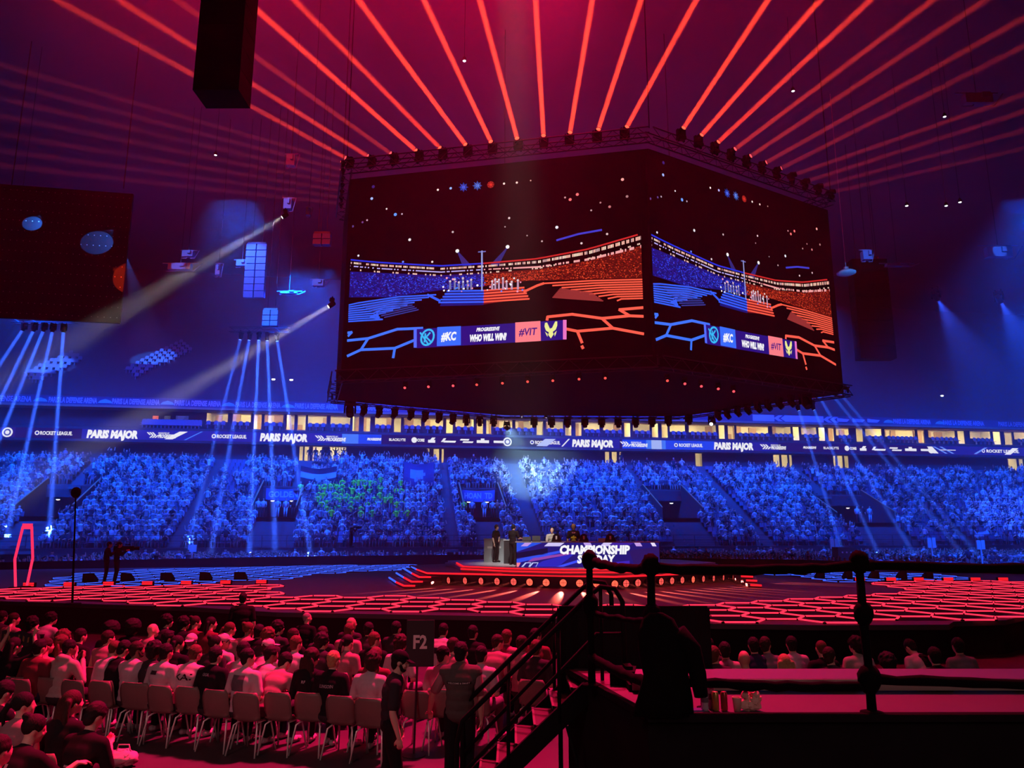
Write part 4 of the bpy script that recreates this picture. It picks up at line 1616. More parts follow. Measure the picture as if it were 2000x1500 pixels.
hexes([(-60, 1168), (40, 1150), (180, 1147), (520, 1143), (522, 1158), (505, 1172), (560, 1186), (380, 1182), (100, 1172)], 'hexagon_lights', M['red_led'], 'field of red glowing hexagon tubes on the floor at the left')
hexes([(460, 1168), (720, 1167), (1010, 1178), (1290, 1190), (1300, 1212), (1000, 1198), (540, 1190)], 'hexagon_lights', M['red_led'], 'narrow band of red glowing hexagon tubes along the front edge in the middle')
hexes([(1290, 1193), (1395, 1186), (1505, 1179), (1600, 1172), (1712, 1163), (1790, 1156), (1760, 1146), (1690, 1138), (2250, 1136), (2250, 1192), (1990, 1198), (1850, 1212), (1300, 1212)], 'hexagon_lights', M['red_led'], 'large field of red glowing hexagon tubes on the floor at the right')
hexes([(90, 1143), (160, 1121), (300, 1113), (620, 1106), (790, 1103), (800, 1112), (620, 1121), (540, 1132), (300, 1143)], 'hexagon_lights', M['blue_led'], 'field of blue glowing hexagon tubes at the far left side of the floor', w=.05, h_=.022)
hexes([(1505, 1122), (1690, 1119), (1820, 1120), (1900, 1130), (1640, 1136)], 'hexagon_lights', M['blue_led'], 'small field of blue glowing hexagon tubes at the far right side of the floor', w=.05, h_=.022)

# round stage with steps
A_, B_, C_ = at_z(835, 1118, ZM), at_z(1200, 1125, ZM), at_z(1455, 1112, ZM)
mid = [(A_.x, A_.y), (B_.x, B_.y), (C_.x, C_.y), (11, 37), (9, 41.5), (4, 43), (-1.5, 42.5), (-5.2, 38.5)]
cx_, cy_ = 3.3, 35.5
stage = empty('round_stage', (cx_, cy_, ZF), label='round two level stage with red glowing edges carrying the presenters desk', cat='stage')
st_inv = Matrix.Translation(-stage.location)


def sp_(m, name, mats, par=stage, **kw):
    o = m.build(name, mats, par, **kw)
    if par is stage:
        o.matrix_parent_inverse = st_inv
    return o


m = MB()
m.prism([(cx_ + (x - cx_) * .985, cy_ + (y - cy_) * .985) for x, y in mid], ZF, ZM - .07)
m.prism(mid, ZM - .07, ZM)
sp_(m, 'lower_deck', M['stage'])
fr = plan([(893, 1098), (906, 1105), (1000, 1109), (1100, 1111), (1200, 1111), (1290, 1109), (1327, 1104)], ZT)
top = fr + [(9.6, 36), (8.4, 39.6), (4, 41), (-.6, 40.4), (-3.2, 38)]
c2 = (3.2, 35.5)
m = MB()
m.prism(top, ZT - .09, ZT)
m.prism([(c2[0] + (x - c2[0]) * 1.02, c2[1] + (y - c2[1]) * 1.02) for x, y in top], ZM, ZT - .09)
sp_(m, 'upper_deck', M['stagegrey'])


def strip(pts, z, name, mt, w=.05, h=.055, closed=False, parent=stage, out=.03):
    m = MB()
    for a, b in zip(pts, pts[1:]):
        a, b = Vector((*a, z)), Vector((*b, z))
        n = (b - a).cross(Vector((0, 0, 1))).normalized() * out
        m.bar(a + n, b + n, w, h)
    return sp_(m, name, mt, parent)


strip(fr, ZT - .03, 'edge_light', M['red_led2'])
strip([(c2[0] + (x - c2[0]) * 1.02, c2[1] + (y - c2[1]) * 1.02) for x, y in fr[1:]], ZT - .13, 'edge_light', M['red_led2'])
strip(mid[:2] + plan([(1330, 1119.5)], ZM), ZM - .03, 'edge_light', M['red_led2'], h=.07)
# side steps, blue behind and red in front
for k, (pts, z) in enumerate(((((789, 1110), (806, 1120), (820, 1127), (842, 1127)), 1.22), (((775, 1119), (790, 1128), (805, 1136), (826, 1136)), 1.09), (((761, 1128), (775, 1137), (790, 1144), (811, 1144)), .97))):
    g = plan(pts, z)
    m = MB()
    back = [(g[-1][0] + .6, g[-1][1] + 1.5), (g[0][0] + 1.2, g[0][1] + .8)]
    m.prism(g + back, ZF + .005, z)
    s_ = sp_(m, 'step', M['stage'])
    for i, (nm, mt) in enumerate((('blue_edge', M['blue_led']), ('red_edge', M['red_led2']), ('red_edge', M['red_led2']))):
        mm = MB()
        a, b = Vector((*g[i], z)), Vector((*g[i + 1], z))
        n = (b - a).cross(Vector((0, 0, 1))).normalized() * .03
        mm.bar(a + n, b + n, .05, .06)
        sp_(mm, nm, mt, s_)
g = plan([(800, 1103), (815, 1111), (835, 1118)], ZM)
strip(g[:2], ZM - .03, 'blue_edge', M['blue_led'])
strip(g[1:], ZM - .03, 'edge_light', M['red_led2'])
for pts, z in ((((1448, 1124), (1470, 1125)), 1.22), (((1458, 1132), (1478, 1133)), 1.09), (((1466, 1141), (1487, 1142)), .97)):
    g = plan(pts, z)
    m = MB()
    m.prism([g[0], g[1], (g[1][0] + .1, g[1][1] + 1.2), (g[0][0], g[0][1] + 1.2)], ZF + .005, z)
    s_ = sp_(m, 'step', M['stage'])
    mm = MB()
    mm.bar((*g[0], z - .03), (*g[1], z - .03), .08, .07)
    sp_(mm, 'red_edge', M['red_led2'], s_)

# round lamps along the stage front
LAMPS = [(850, 1135), (878, 1135), (910, 1136), (941, 1136), (972, 1137), (1004, 1137), (1035, 1138), (1067, 1138), (1100, 1139), (1132, 1139), (1165, 1140), (1200, 1141), (1222, 1141), (1245, 1140), (1267, 1140),
         (1290, 1139), (1311, 1138), (1331, 1138), (1352, 1137), (1372, 1136), (1392, 1136), (1411, 1135), (1430, 1134), (1449, 1133)]
can, lens = MB(), MB()
can.lathe([(.05, .16), (.16, .14), (.19, .02), (.19, -.10), (.175, -.10), (.165, -.02)], n=18)
can.box((0, 0, .15), (.3, .06, .04))
lens.lathe([(.0, -.03), (.165, -.03), (.165, -.05), (.08, -.065), (.0, -.07)], n=18)
for k in range(2):
    lens.box((0, 0, -.07), ((.30, .012, .012), (.012, .30, .012))[k], m=1)
can_me = can.mesh('can', M['black'], True)
lens_me = lens.mesh('lens', [M['lens_red'], M['black']])
for k, (x, y) in enumerate(LAMPS):
    if x <= 1200:
        p0, p1 = Vector(mid[0]), Vector(mid[1])
    else:
        p0, p1 = Vector(mid[1]), Vector(mid[2])
    P0 = on_face(x, y, Vector((*p0, 0)), Vector((*p1, 0)), .10)
    P0.z = max(P0.z, ZF + .21)
    ph = R((x - 1135) / 300 * 58)
    d = Vector((math.sin(ph), -math.cos(ph), -.055))
    hot = (x in (850, 1035, 1067, 1100, 1132, 1165, 1200, 1352))
    o = link('stage_lamp', can_me, None, P0, label='round red lamp set along the stage front, %s from the left' % ORD[k], cat='stage light', group='round lamps along the stage front')
    o.rotation_euler = d.to_track_quat('-Z', 'Y').to_euler()
    o.scale = (.82, .82, .82)
    l = link('lens', lens_me, o)
    l.material_slots[0].link = 'OBJECT'
    l.material_slots[0].material = M['lens_orange'] if hot else M['lens_red']
    fq = d.copy()
    fq.z = -.075
    spot(P0 + d * .12, P0 + fq * 10, 15000 * (.18 if abs(x - 1135) < 50 else 1), (1, .11, .075), 6.5, .7, .03)

# presenters' desk
Y_D = at_z(1008, 1108, ZT).y
dl, dr = at_z(1008, 1108, ZT), at_z(1290, 1108, ZT)
yd = (dl.y + dr.y) / 2
DH = at_y(1150, 1058, yd).z - ZT
desk = empty('presenter_desk', ((dl.x + dr.x) / 2, yd + .45, ZT), label='long presenters desk with a blue glowing front reading CHAMPIONSHIP SUNDAY', cat='desk')
dw = dr.x - dl.x
m = MB()
m.box((0, .02, DH / 2 - .02), (dw, .86, DH - .04))
m.build('cabinet', M['black'], desk)
m = MB()
m.box((0, .02, DH - .02), (dw + .06, .95, .04))
m.build('worktop', M['stagegrey'], desk)
g = MB()
yv = -.43


def dq(pts, c, lay=1):
    g.poly([(-dw / 2 + (x - 1008) / 282 * dw, yv - .004 * lay, DH * (1108 - y) / 50) for x, y in pts], 0, c)


BD = lin(30, 24, 120)
dq([(1009, 1060), (1289, 1060), (1289, 1107.5), (1009, 1107.5)], BD, 1)
for pts, c in (([(1009, 1060), (1060, 1060), (1009, 1078)], lin(36, 80, 230)), ([(1009, 1092), (1095, 1075), (1095, 1080), (1009, 1100)], lin(46, 80, 240)),
               ([(1060, 1096), (1120, 1080), (1120, 1084), (1090, 1107), (1040, 1107)], lin(40, 40, 190)), ([(1040, 1090), (1115, 1079), (1115, 1083), (1030, 1098)], lin(150, 70, 170)),
               ([(1009, 1080), (1070, 1070), (1070, 1082), (1009, 1090)], lin(18, 14, 60)), ([(1085, 1107), (1140, 1090), (1140, 1095), (1100, 1107)], lin(60, 80, 250)),
               ([(1190, 1060), (1240, 1060), (1205, 1080)], lin(60, 34, 160)), ([(1230, 1075), (1289, 1068), (1289, 1107), (1240, 1107)], lin(40, 24, 100)),
               ([(1180, 1100), (1230, 1095), (1230, 1107), (1185, 1107)], lin(60, 40, 190))):
    dq(pts, c, 2)
for a, b, c in ((1017, 1034, lin(190, 150, 235)), (1063, 1098, lin(210, 200, 250)), (1140, 1158, lin(190, 160, 240)), (1172, 1192, lin(215, 200, 250)), (1240, 1256, lin(200, 160, 235)), (1272, 1284, lin(235, 225, 250))):
    s = -8 if a < 1100 or a == 1172 else 8
    dq([(a, 1067), (b - 4, 1067), (b + 2 - s * .4, 1060), (a + 5 - s * .4, 1060)] if s < 0 else [(a + 4, 1067), (b, 1067), (b - 4, 1060), (a, 1060)], c, 3)
dq([(1009, 1099), (1017, 1099), (1013, 1107), (1009, 1107)], lin(250, 130, 150), 3)
for a in (1018, 1032):
    dq([(a, 1107), (a + 4, 1107), (a + 10, 1100), (a + 18, 1100), (a + 14, 1107), (a + 15, 1107), (a + 20, 1098.5), (a + 8, 1098.5)], lin(190, 200, 250), 3)
g.text('CHAMPIONSHIP', (-dw / 2 + (1162.5 - 1008) / 282 * dw, yv - .02, DH * (1108 - 1081.5) / 50), (1, 0, 0), (0, 0, 1), DH * 15.5 / 50, 0, WH, .058, .10, width=138 / 282 * dw)
g.text('SUNDAY', (-dw / 2 + (1165 - 1008) / 282 * dw, yv - .02, DH * (1108 - 1099.5) / 50), (1, 0, 0), (0, 0, 1), DH * 14.5 / 50, 0, WH, .058, .10, width=75 / 282 * dw)
g.build('front_picture', M['led'], desk)
# grey side counters
for x0, x1, y0, y1, Y, lab in ((945, 986, 1052, 1097, at_z(965, 1097, ZT).y, 'grey counter at the left end of the stage behind the presenter with hand on hip'), (984, 1008, 1054, 1101, at_z(996, 1101, ZT).y, 'narrow dark grey counter just left of the long desk')):
    a, b = at_y(x0, y1, Y), at_y(x1, y1, Y)
    h = at_y(x0, y0, Y).z - ZT
    o = empty('side_counter', ((a.x + b.x) / 2, Y + .3, ZT), label=lab, cat='counter')
    m = MB()
    m.box((0, 0, h / 2 - .02), (b.x - a.x, .6, h - .04))
    m.build('cabinet', M['stagegrey'] if x0 == 945 else M['steel'], o)
    m = MB()
    m.box((0, 0, h - .02), (b.x - a.x + .05, .66, .04))
    m.build('counter_top', M['stagegrey'], o)
    if x0 == 945:
        for s in (-.22, .2):
            m = MB()
            m.box((s, -.31, h * .62), (.24, .02, .10))
            m.build('sticker', M['white'], o)
# screens and gear on the desk
ztop = ZT + DH
for px, w, lab in ((1087, .42, 'black monitor stand on the desk in front of the seated presenter in the pale jacket'), (1141, .40, 'black monitor stand on the desk right of the presenter seen from behind'), (1193, .48, 'largest black monitor stand on the desk, furthest right')):
    x = at_y(px, 1056, yd + .1).x
    o = empty('desk_monitor', (x, yd + .25, ztop), label=lab, cat='monitor')
    m = MB()
    m.add([(-w / 2, -.05, 0), (w / 2, -.05, 0), (w * .3, .0, .26), (w * .12, .02, .32), (-w * .12, .02, .32), (-w * .3, .0, .26), (-w / 2, .06, 0), (w / 2, .06, 0), (w * .3, .08, .26), (w * .12, .09, .32), (-w * .12, .09, .32), (-w * .3, .08, .26)],
          [(0, 1, 2, 3, 4, 5), (11, 10, 9, 8, 7, 6), (0, 6, 7, 1), (1, 7, 8, 2), (2, 8, 9, 3), (3, 9, 10, 4), (4, 10, 11, 5), (5, 11, 6, 0)])
    m.build('shell', M['black'], o)
    m = MB()
    m.box((0, -.035, .16), (.07, .02, .14), Matrix.Rotation(R(-8), 3, 'X'))
    m.build('badge', M['white'], o)
for px, w, h, lab in ((1029, .35, .16, 'small grey mixer at the left end of the desk'), (1048, .34, .20, 'open laptop near the left end of the desk')):
    x = at_y(px, 1056, yd + .1).x
    o = empty('desk_device', (x, yd + .45, ztop), label=lab, cat='laptop' if 'laptop' in lab else 'mixer')
    m = MB()
    m.box((0, 0, .02), (w, .25, .04))
    m.build('keyboard', M['steel'], o)
    m = MB()
    m.box((0, .10, h / 2 + .03), (w, .03, h), Matrix.Rotation(R(-12), 3, 'X'))
    m.build('lid', M['steel'], o)
o = MB().box((0, 0, .07), (.30, .02, .14)).build('paper_card', M['white'], loc=(at_y(1176, 1056, yd + .1).x, yd + .25, ztop), label='white and yellow card standing on the desk left of the rightmost monitor stand', cat='card')

# small red light blocks standing in a row on the floor
for k, (x, y) in enumerate(((55, 1143), (134, 1142), (211, 1141), (287, 1140), (363, 1139), (440, 1138), (510, 1137), (1680, 1132), (1741, 1132), (1795, 1132), (1853, 1132), (1906, 1132), (1960, 1132))):
    p = at_z(x, y + 4, ZF)
    m = MB()
    m.box((0, 0, .02), (.46, .30, .04))
    m.box((0, .08, .10), (.46, .14, .16))
    side = 'left' if x < 1000 else 'right'
    n_ = k if x < 1000 else k - 7
    o = m.build('light_block', M['black'], loc=p, label='small red glowing light block on the floor, %s of the %s hand row' % (ORD[n_], side), cat='light block', group='red light blocks %s' % side)
    g = MB()
    for q in range(2):
        g.box((0, -.0 - .0, .07 + q * .075), (.42, .03, .06))
    gl = g.build('glowing_bar', M['red_led2'], o)
    gl.location = (0, 0, 0)
# black wedge monitors in front of the blue fields
for k, (x, y, w) in enumerate(((176, 1137, .5), (249, 1136, .45), (327, 1135, .5), (402, 1134, .45), (470, 1133, .5), (1601, 1131, .35), (1655, 1131, .35), (1707, 1131, .35), (1761, 1131, .35), (1812, 1131, .35))):
    p = at_z(x, y, ZF)
    side = 'left' if x < 1000 else 'right'
    m = MB()
    m.add([(-w / 2, -.2, 0), (w / 2, -.2, 0), (w / 2, .2, 0), (-w / 2, .2, 0), (-w / 2, -.2, .38), (w / 2, -.2, .38), (w / 2, .2, .12), (-w / 2, .2, .12)], [(3, 2, 1, 0), (4, 5, 6, 7), (0, 1, 5, 4), (1, 2, 6, 5), (2, 3, 7, 6), (3, 0, 4, 7)])
    m.build('floor_monitor', M['black'], loc=p, label='black wedge monitor before the blue floor lights, %s of the %s row' % (ORD[k % 5], side), cat='monitor', group='wedge monitors ' + side)
# tall red neon gate at the far left
gp = [(30, 1149), (29, 1092), (45, 1028), (62, 1028), (64, 1090), (53, 1140)]
Yg = at_z(40, 1149, ZF).y
pts = [at_y(x, y, Yg + (0 if i < 3 else .5)) for i, (x, y) in enumerate(gp)]
pts[0].z = ZF + .05
pts[-1].z = ZF + .05
m = MB()
b0 = pts[0]
m.box(Vector((pts[0].x, pts[0].y, ZF + .03)), (.3, .4, .06))
m.box(Vector((pts[-1].x, pts[-1].y, ZF + .03)), (.3, .4, .06))
gate = m.build('neon_gate', M['black'], label='tall narrow red glowing neon gate standing at the far left', cat='neon gate')
g = MB()
for a, b in zip(pts, pts[1:]):
    g.bar(a, b, .07, .07, up=(0, 1, 0))
g.bar(pts[2] + Vector((0, 0, .0)), pts[3] + Vector((0, 0, 0)), .08, .22)
g.build('glowing_tube', emit('neon_pink', lin(255, 46, 92), 1.2), gate)
# thin pole with a small head
p = at_z(141, 1180, ZF)
m = MB()
m.lathe([(.25, 0), (.25, .03), (.03, .05)], n=12)
o = m.build('pole_stand', M['black'], loc=p, label='thin tall black pole standing at the left edge of the lit floor', cat='pole')
q = at_y(148, 965, p.y)
m = MB()
m.tube([(0, 0, .03), (q.x - p.x, 0, q.z - p.z)], [.035, .022])
m.build('pole', M['black'], o)
m = MB()
m.ball((q.x - p.x, 0, q.z - p.z + .05), (.14, .16, .18), 10, 6)
m.build('head_unit', M['black'], o)

# black barrier round the far side of the stage
BAR = [(-120, 1104), (0, 1098), (300, 1092), (620, 1086), (900, 1083), (1310, 1090), (1560, 1093), (1640, 1095), (1760, 1104), (2000, 1109), (2160, 1113)]
bar = [at_z(x, y, 1.15) for x, y in BAR]
m = MB()
for a, b in zip(bar, bar[1:]):
    m.bar((a.x, a.y, .575), (b.x, b.y, .575), .12, 1.15)
m.build('stage_barrier', M['drape'], label='long black barrier between the lit floor and the far floor crowd', cat='barrier')
# things between the crowd and the stand front
for x, y, h, lab in ((375, 1078, 14, 'left of the seated camera operator'), (1630, 1072, 20, 'left of the small dark booth'), (1820, 1070, 20, 'first right of the small dark booth'), (1916, 1073, 18, 'furthest right')):
    Y = 56
    p, q = at_y(x, y, Y), at_y(x, y - h, Y)
    m = MB()
    for s in (-1, 1):
        m.box((s * .17, 0, (p.z + q.z) / 2), (.26, .12, q.z - p.z))
    m.box((0, .05, p.z / 2 + .3), (.1, .1, p.z + .6))
    m.build('sign_stand', M['white'], loc=(p.x, Y, 0), label='pale upright twin panel sign in the floor crowd, ' + lab, cat='sign')
p = at_y(1661, 1092, 53)
m = MB()
m.box((0, 0, .95), (1.2, 1.0, 1.9))
o = m.build('control_booth', mat('booth_grey', (.10, .12, .10), .7), loc=(p.x, 54, 0), label='small dark square booth behind the barrier at the right', cat='booth')
for k in range(3):
    MB().cyl((-.3 + k * .3, -.5, 1.55), (-.3 + k * .3, -.53, 1.55), .06, n=10).build('knob', M['white'], o)
# hanging flags and banners over the crowd
def cloth(px, py, w, h, v, col, name, lab, stripes=None, cat='flag'):
    u, z = pl(px, py, v)
    m = MB()
    nx, ny = 14, 8
    vs, fs, cs = [], [], []
    for j in range(ny + 1):
        for i in range(nx + 1):
            f, g_ = i / nx, j / ny
            vv = v + .18 * math.sin(f * 7 + g_ * 2) + .1 * math.sin(g_ * 5)
            vs.append(SP(u + (f - .5) * w, vv, z + (g_ - .5) * h - .25 * math.sin(f * PI)))
    for j in range(ny):
        for i in range(nx):
            a = j * (nx + 1) + i
            m.add([vs[a], vs[a + 1], vs[a + nx + 2], vs[a + nx + 1]], [(0, 1, 2, 3)], 0, stripes((i + .5) / nx, (j + .5) / ny) if stripes else col)
    o = m.build(name, M['crowd'], label=lab, cat=cat)
    pm = MB()
    a, b = SP(u - w / 2, v - .05, z - h / 2 - 1.0), SP(u - w / 2, v - .05, z + h / 2)
    pm.cyl(a, b, .03, n=6)
    pm.build('flag_pole', M['steel'], o)


cloth(622, 932, 3.4, 2.2, 8, None, 'flag', 'dark flag with a pale band and round emblem held up in the crowd', lambda f, g: (.35, .35, .45) if .55 < g < .72 else ((.35, .30, .25) if (f - .5) ** 2 * 2.4 + (g - .5) ** 2 < .03 else (.03, .03, .05)))
cloth(818, 925, 3.0, 2.4, 8.5, None, 'flag', 'large dark blue waving flag with a light blotch right of the green fans', lambda f, g: (.25, .35, .6) if (f - .45) ** 2 + (g - .55) ** 2 < .06 else (.06, .07, .16))
for k, st in ((1, 'GOLDEN'), (2, 'HOAN  TD')):
    a, b, r0, r1 = PORTALS[k]
    zl = row_z(r1)
    m = MB()
    u = (a + b) / 2
    nseg = 8
    for i in range(nseg):
        f0, f1 = a + .3 + (b - a - .6) * i / nseg, a + .3 + (b - a - .6) * (i + 1) / nseg
        s0, s1 = -.12 * math.sin(PI * i / nseg), -.12 * math.sin(PI * (i + 1) / nseg)
        m.quad(SP(f0, row_v(r1) - .3, zl - .85 + s0), SP(f1, row_v(r1) - .3, zl - .85 + s1), SP(f1, row_v(r1) - .3, zl + .25 + s1), SP(f0, row_v(r1) - .3, zl + .25 + s0), 0, (.10, .14, .35))
    o = m.build('cloth_banner', M['crowd'], label='blue cloth banner reading %s over the entrance %s' % (st.split()[0], 'left of the dark flag' if k == 1 else 'left of the middle'), cat='banner')
    t = MB()
    t.text(st, SP(u, row_v(r1) - .27, zl - .62), SE, (0, 0, 1), .55, 0, (.5, .6, .85), .03, 0, width=(b - a) * .72)
    t.build('lettering', M['crowd'], o)
for k, (a, b, r0, r1) in enumerate(PORTALS):
    for q, f in enumerate((.25, .72)):
        p = SP(a + (b - a) * f, row_v(r1) - .25, row_z(r1) - .98)
        m = MB()
        m.box((0, 0, .06), (.4, .3, .08))
        o = m.build('entrance_lamp', M['steel'], loc=p, label='white lamp under the lintel of the %s stand entrance from the left, %s one' % (ORD[k], ('left', 'right')[q]), cat='lamp')
        g_ = MB()
        g_.ball((0, 0, 0), (.2, .14, .08), 8, 5)
        g_.build('bulb', emit('entrance_white', (1, .95, .8), 2.0), o)
cloth(1915, 1040, 1.5, .6, 17.0, (.6, .65, .8), 'hand_banner', 'small pale cloth hung on the stand rail at the far right', None, 'banner')

# ------------------------------------------------------------------ people
def remeshed(mb, name, voxel, smooth_it=2):
    me = mb.mesh(name, M['skin'])
    o = bpy.data.objects.new('tmp', me)
    C.objects.link(o)
    r = o.modifiers.new('r', 'REMESH')
    r.mode = 'VOXEL'
    r.voxel_size = voxel
    s = o.modifiers.new('s', 'SMOOTH')
    s.factor = .5
    s.iterations = smooth_it
    dg = bpy.context.evaluated_depsgraph_get()
    out = bpy.data.meshes.new_from_object(o.evaluated_get(dg), depsgraph=dg)
    out.name = name
    bpy.data.objects.remove(o)
    bpy.data.meshes.remove(me)
    out.polygons.foreach_set('use_smooth', [True] * len(out.polygons))
    return out


def limb(m, pts, rad, n=10):
    """tapered chain with round joints"""
    pts = [Vector(p) for p in pts]
    for a, b, r0, r1 in zip(pts, pts[1:], rad, rad[1:]):
        m.cyl(a, b, r0, r1, n)
    for p, r in zip(pts, rad):
        m.ball(p, r, n, 6)


def head_mb(m, H):
    """H places the head: origin at its centre, y towards the face"""
    h3 = H.to_3x3()
    at = lambda x, y, z: H @ Vector((x, y, z))
    m.ball(at(0, -.012, .022), (.076, .094, .098), 14, 10, h3)
    m.ball(at(0, .018, -.045), (.060, .070, .068), 12, 8, h3)
    m.ball(at(0, .055, -.088), (.032, .030, .026), 10, 6, h3)
    m.ball(at(0, .094, -.018), (.013, .018, .026), 8, 6, h3)      # nose
    m.cyl(at(0, .080, .012), at(0, .098, -.028), .009, .014, 8)
    m.ball(at(0, .078, -.062), (.024, .012, .010), 8, 6, h3)      # lips
    m.ball(at(0, .072, .020), (.055, .016, .012), 10, 6, h3)      # brow
    for s in (-1, 1):
        m.ball(at(s * .078, -.010, -.012), (.012, .022, .032), 8, 6, h3)
        m.ball(at(s * .040, .062, -.030), (.022, .020, .022), 8, 6, h3)


def hand_mb(m, w, d, side, palm, curl=.5, s=1.0):
    """palm and five bent fingers from the wrist w along d; palm faces along palm; the thumb leaves the palm on side"""
    d = Vector(d).normalized()
    pn = Vector(palm)
    pn = (pn - d * pn.dot(d)).normalized()
    t = d.cross(pn).normalized() * side
    rot = Matrix((t, d, pn)).transposed()
    m.ball(w + d * .045 * s, (.040 * s, .055 * s, .018 * s), 10, 6, rot)
    for i, (off, L) in enumerate(((.030, .070), (.010, .080), (-.010, .074), (-.029, .058))):
        p = w + d * .085 * s + t * off * s
        q = p + (d * math.cos(curl) + pn * math.sin(curl)) * L * .5 * s
        e = q + (d * math.cos(curl * 2.2) + pn * math.sin(curl * 2.2)) * L * .5 * s
        limb(m, (w + d * .05 * s + t * off * .8 * s, p, q, e), (.010 * s, .0095 * s, .009 * s, .0075 * s), 6)
    p = w + d * .03 * s + t * .034 * s
    q = p + (d * .7 + t * .6 + pn * .35).normalized() * .036 * s
    e = q + (d * .9 + t * .15 + pn * .4).normalized() * .030 * s
    limb(m, (p, q, e), (.012 * s, .011 * s, .009 * s), 6)


_fig = {}


def figure(key, hip, neck, shoulders, arms, legs, head, sleeve='short', voxel=.014, hood=False, fingers=True, slim=1.0, long_top=False, cuff=None):
    """meshes of one pose. arms: (elbow, wrist, hand direction, palm) left and right; legs: (hip, knee, ankle, toe direction)"""
    if key in _fig:
        return _fig[key]
    hip, neck = Vector(hip), Vector(neck)
    up = (neck - hip).normalized()
    sx = (Vector(shoulders[1]) - Vector(shoulders[0])).normalized()
    fw = up.cross(sx) * -1
    fw = (sx.cross(up) * -1).normalized()
    rot = Matrix((sx, fw, up)).transposed()
    L = (neck - hip).length

    def torso(m, g):
        k = slim
        spine = [hip + (neck - hip) * f - fw * (.03 * math.sin(f * PI)) for f in (0, .2, .42, .66, .86)]
        for p, r in zip(spine, ((.165, .115, .10), (.150, .105, .12), (.145, .105, .13), (.165, .115, .14), (.150, .095, .09))):
            m.ball(p, ((r[0] * k + g), r[1] + g, r[2] + g), 14, 8, rot)
        for s, sh in zip((-1, 1), shoulders):
            sh = Vector(sh)
            limb(m, (spine[4] + sx * s * .05, sh - sx * s * .01), (.070 + g, .060 + g), 10)
            limb(m, (spine[3] + sx * s * .08, sh - sx * s * .03 - up * .04), (.085 + g, .058 + g), 10)
        limb(m, (neck - up * .06, neck), (.075 + g, .056 + g * .6), 10)

    body = MB()
    torso(body, 0)
    H = head
    hc = H @ Vector((0, 0, 0))
    limb(body, (neck - up * .03, neck + (hc - neck) * .45, hc + H.to_3x3() @ Vector((0, -.02, -.05))), (.060, .055, .056), 12)
    head_mb(body, H)
    for i, (sh, (el, wr, hd, pm)) in enumerate(zip(shoulders, arms)):
        sh, el, wr = Vector(sh), Vector(el), Vector(wr)
        limb(body, (sh, sh.lerp(el, .4), el, el.lerp(wr, .3), wr), (.052, .050, .040, .042, .027))
        if fingers:
            hand_mb(body, wr, hd, (1, -1)[i], pm)
        else:
            limb(body, (wr, wr + Vector(hd).normalized() * .1), (.030, .034))
    for hp, kn, an, td in legs:
        hp, kn, an, td = Vector(hp), Vector(kn), Vector(an), Vector(td).normalized()
        limb(body, (hp, hp.lerp(kn, .5), kn, kn.lerp(an, .35), an), (.092, .080, .055, .056, .038))
        limb(body, (an - Vector((0, 0, .03)), an + td * .12 - Vector((0, 0, .045))), (.038, .03))
    out = {'body': remeshed(body, 'body', voxel)}
    sh_ = MB()
    torso(sh_, .014)
    for sh, (el, wr, hd, pm) in zip(shoulders, arms):
        sh, el, wr = Vector(sh), Vector(el), Vector(wr)
        if sleeve == 'short':
            limb(sh_, (sh, sh.lerp(el, .75)), (.070, .066))
        elif sleeve == 'none':
            pass
        else:
            limb(sh_, (sh, sh.lerp(el, .5), el, wr.lerp(el, .08)), (.072, .066, .056, .040))
    if hood:
        limb(sh_, (neck - fw * .05 - sx * .09, neck - fw * .09 + up * .01, neck - fw * .05 + sx * .09), (.05, .065, .05))
    if long_top:
        limb(sh_, (hip, hip - Vector((0, 0, .12))), (.175, .18))
    out['shirt'] = remeshed(sh_, 'shirt', voxel)
    tr = MB()
    tr.ball(hip - up * .01, (.178, .128, .12), 14, 8, rot)
    for hp, kn, an, td in legs:
        hp, kn, an = Vector(hp), Vector(kn), Vector(an)
        limb(tr, (hp, hp.lerp(kn, .5), kn, kn.lerp(an, .5), an.lerp(kn, .06)), (.104, .092, .072, .066, .058))
    out['trousers'] = remeshed(tr, 'trousers', voxel)
    out['shoe'] = []
    for hp, kn, an, td in legs:
        so = MB()
        an, td = Vector(an), Vector(td).normalized()
        limb(so, (an - td * .05 - Vector((0, 0, .045)), an + td * .08 - Vector((0, 0, .048)), an + td * .16 - Vector((0, 0, .056))), (.042, .044, .036), 8)
        out['shoe'].append(so.mesh('shoe', M['cloth'], True))
    out['head'] = H
    out['torso'] = torso
    out['tree'] = BVHTree.FromPolygons([v.co for v in out['shirt'].vertices], [tuple(p.vertices) for p in out['shirt'].polygons])
    out['up'], out['fw'], out['sx'] = up, fw, sx
    _fig[key] = out
    return out


def headmat(c, yaw=0, pitch=0, roll=0):
    return Matrix.Translation(Vector(c)) @ Euler((R(-pitch), R(roll), R(yaw)), 'YXZ').to_matrix().to_4x4() if False else Matrix.Translation(Vector(c)) @ Matrix.Rotation(R(yaw), 4, 'Z') @ Matrix.Rotation(R(-pitch), 4, 'X') @ Matrix.Rotation(R(roll), 4, 'Y')


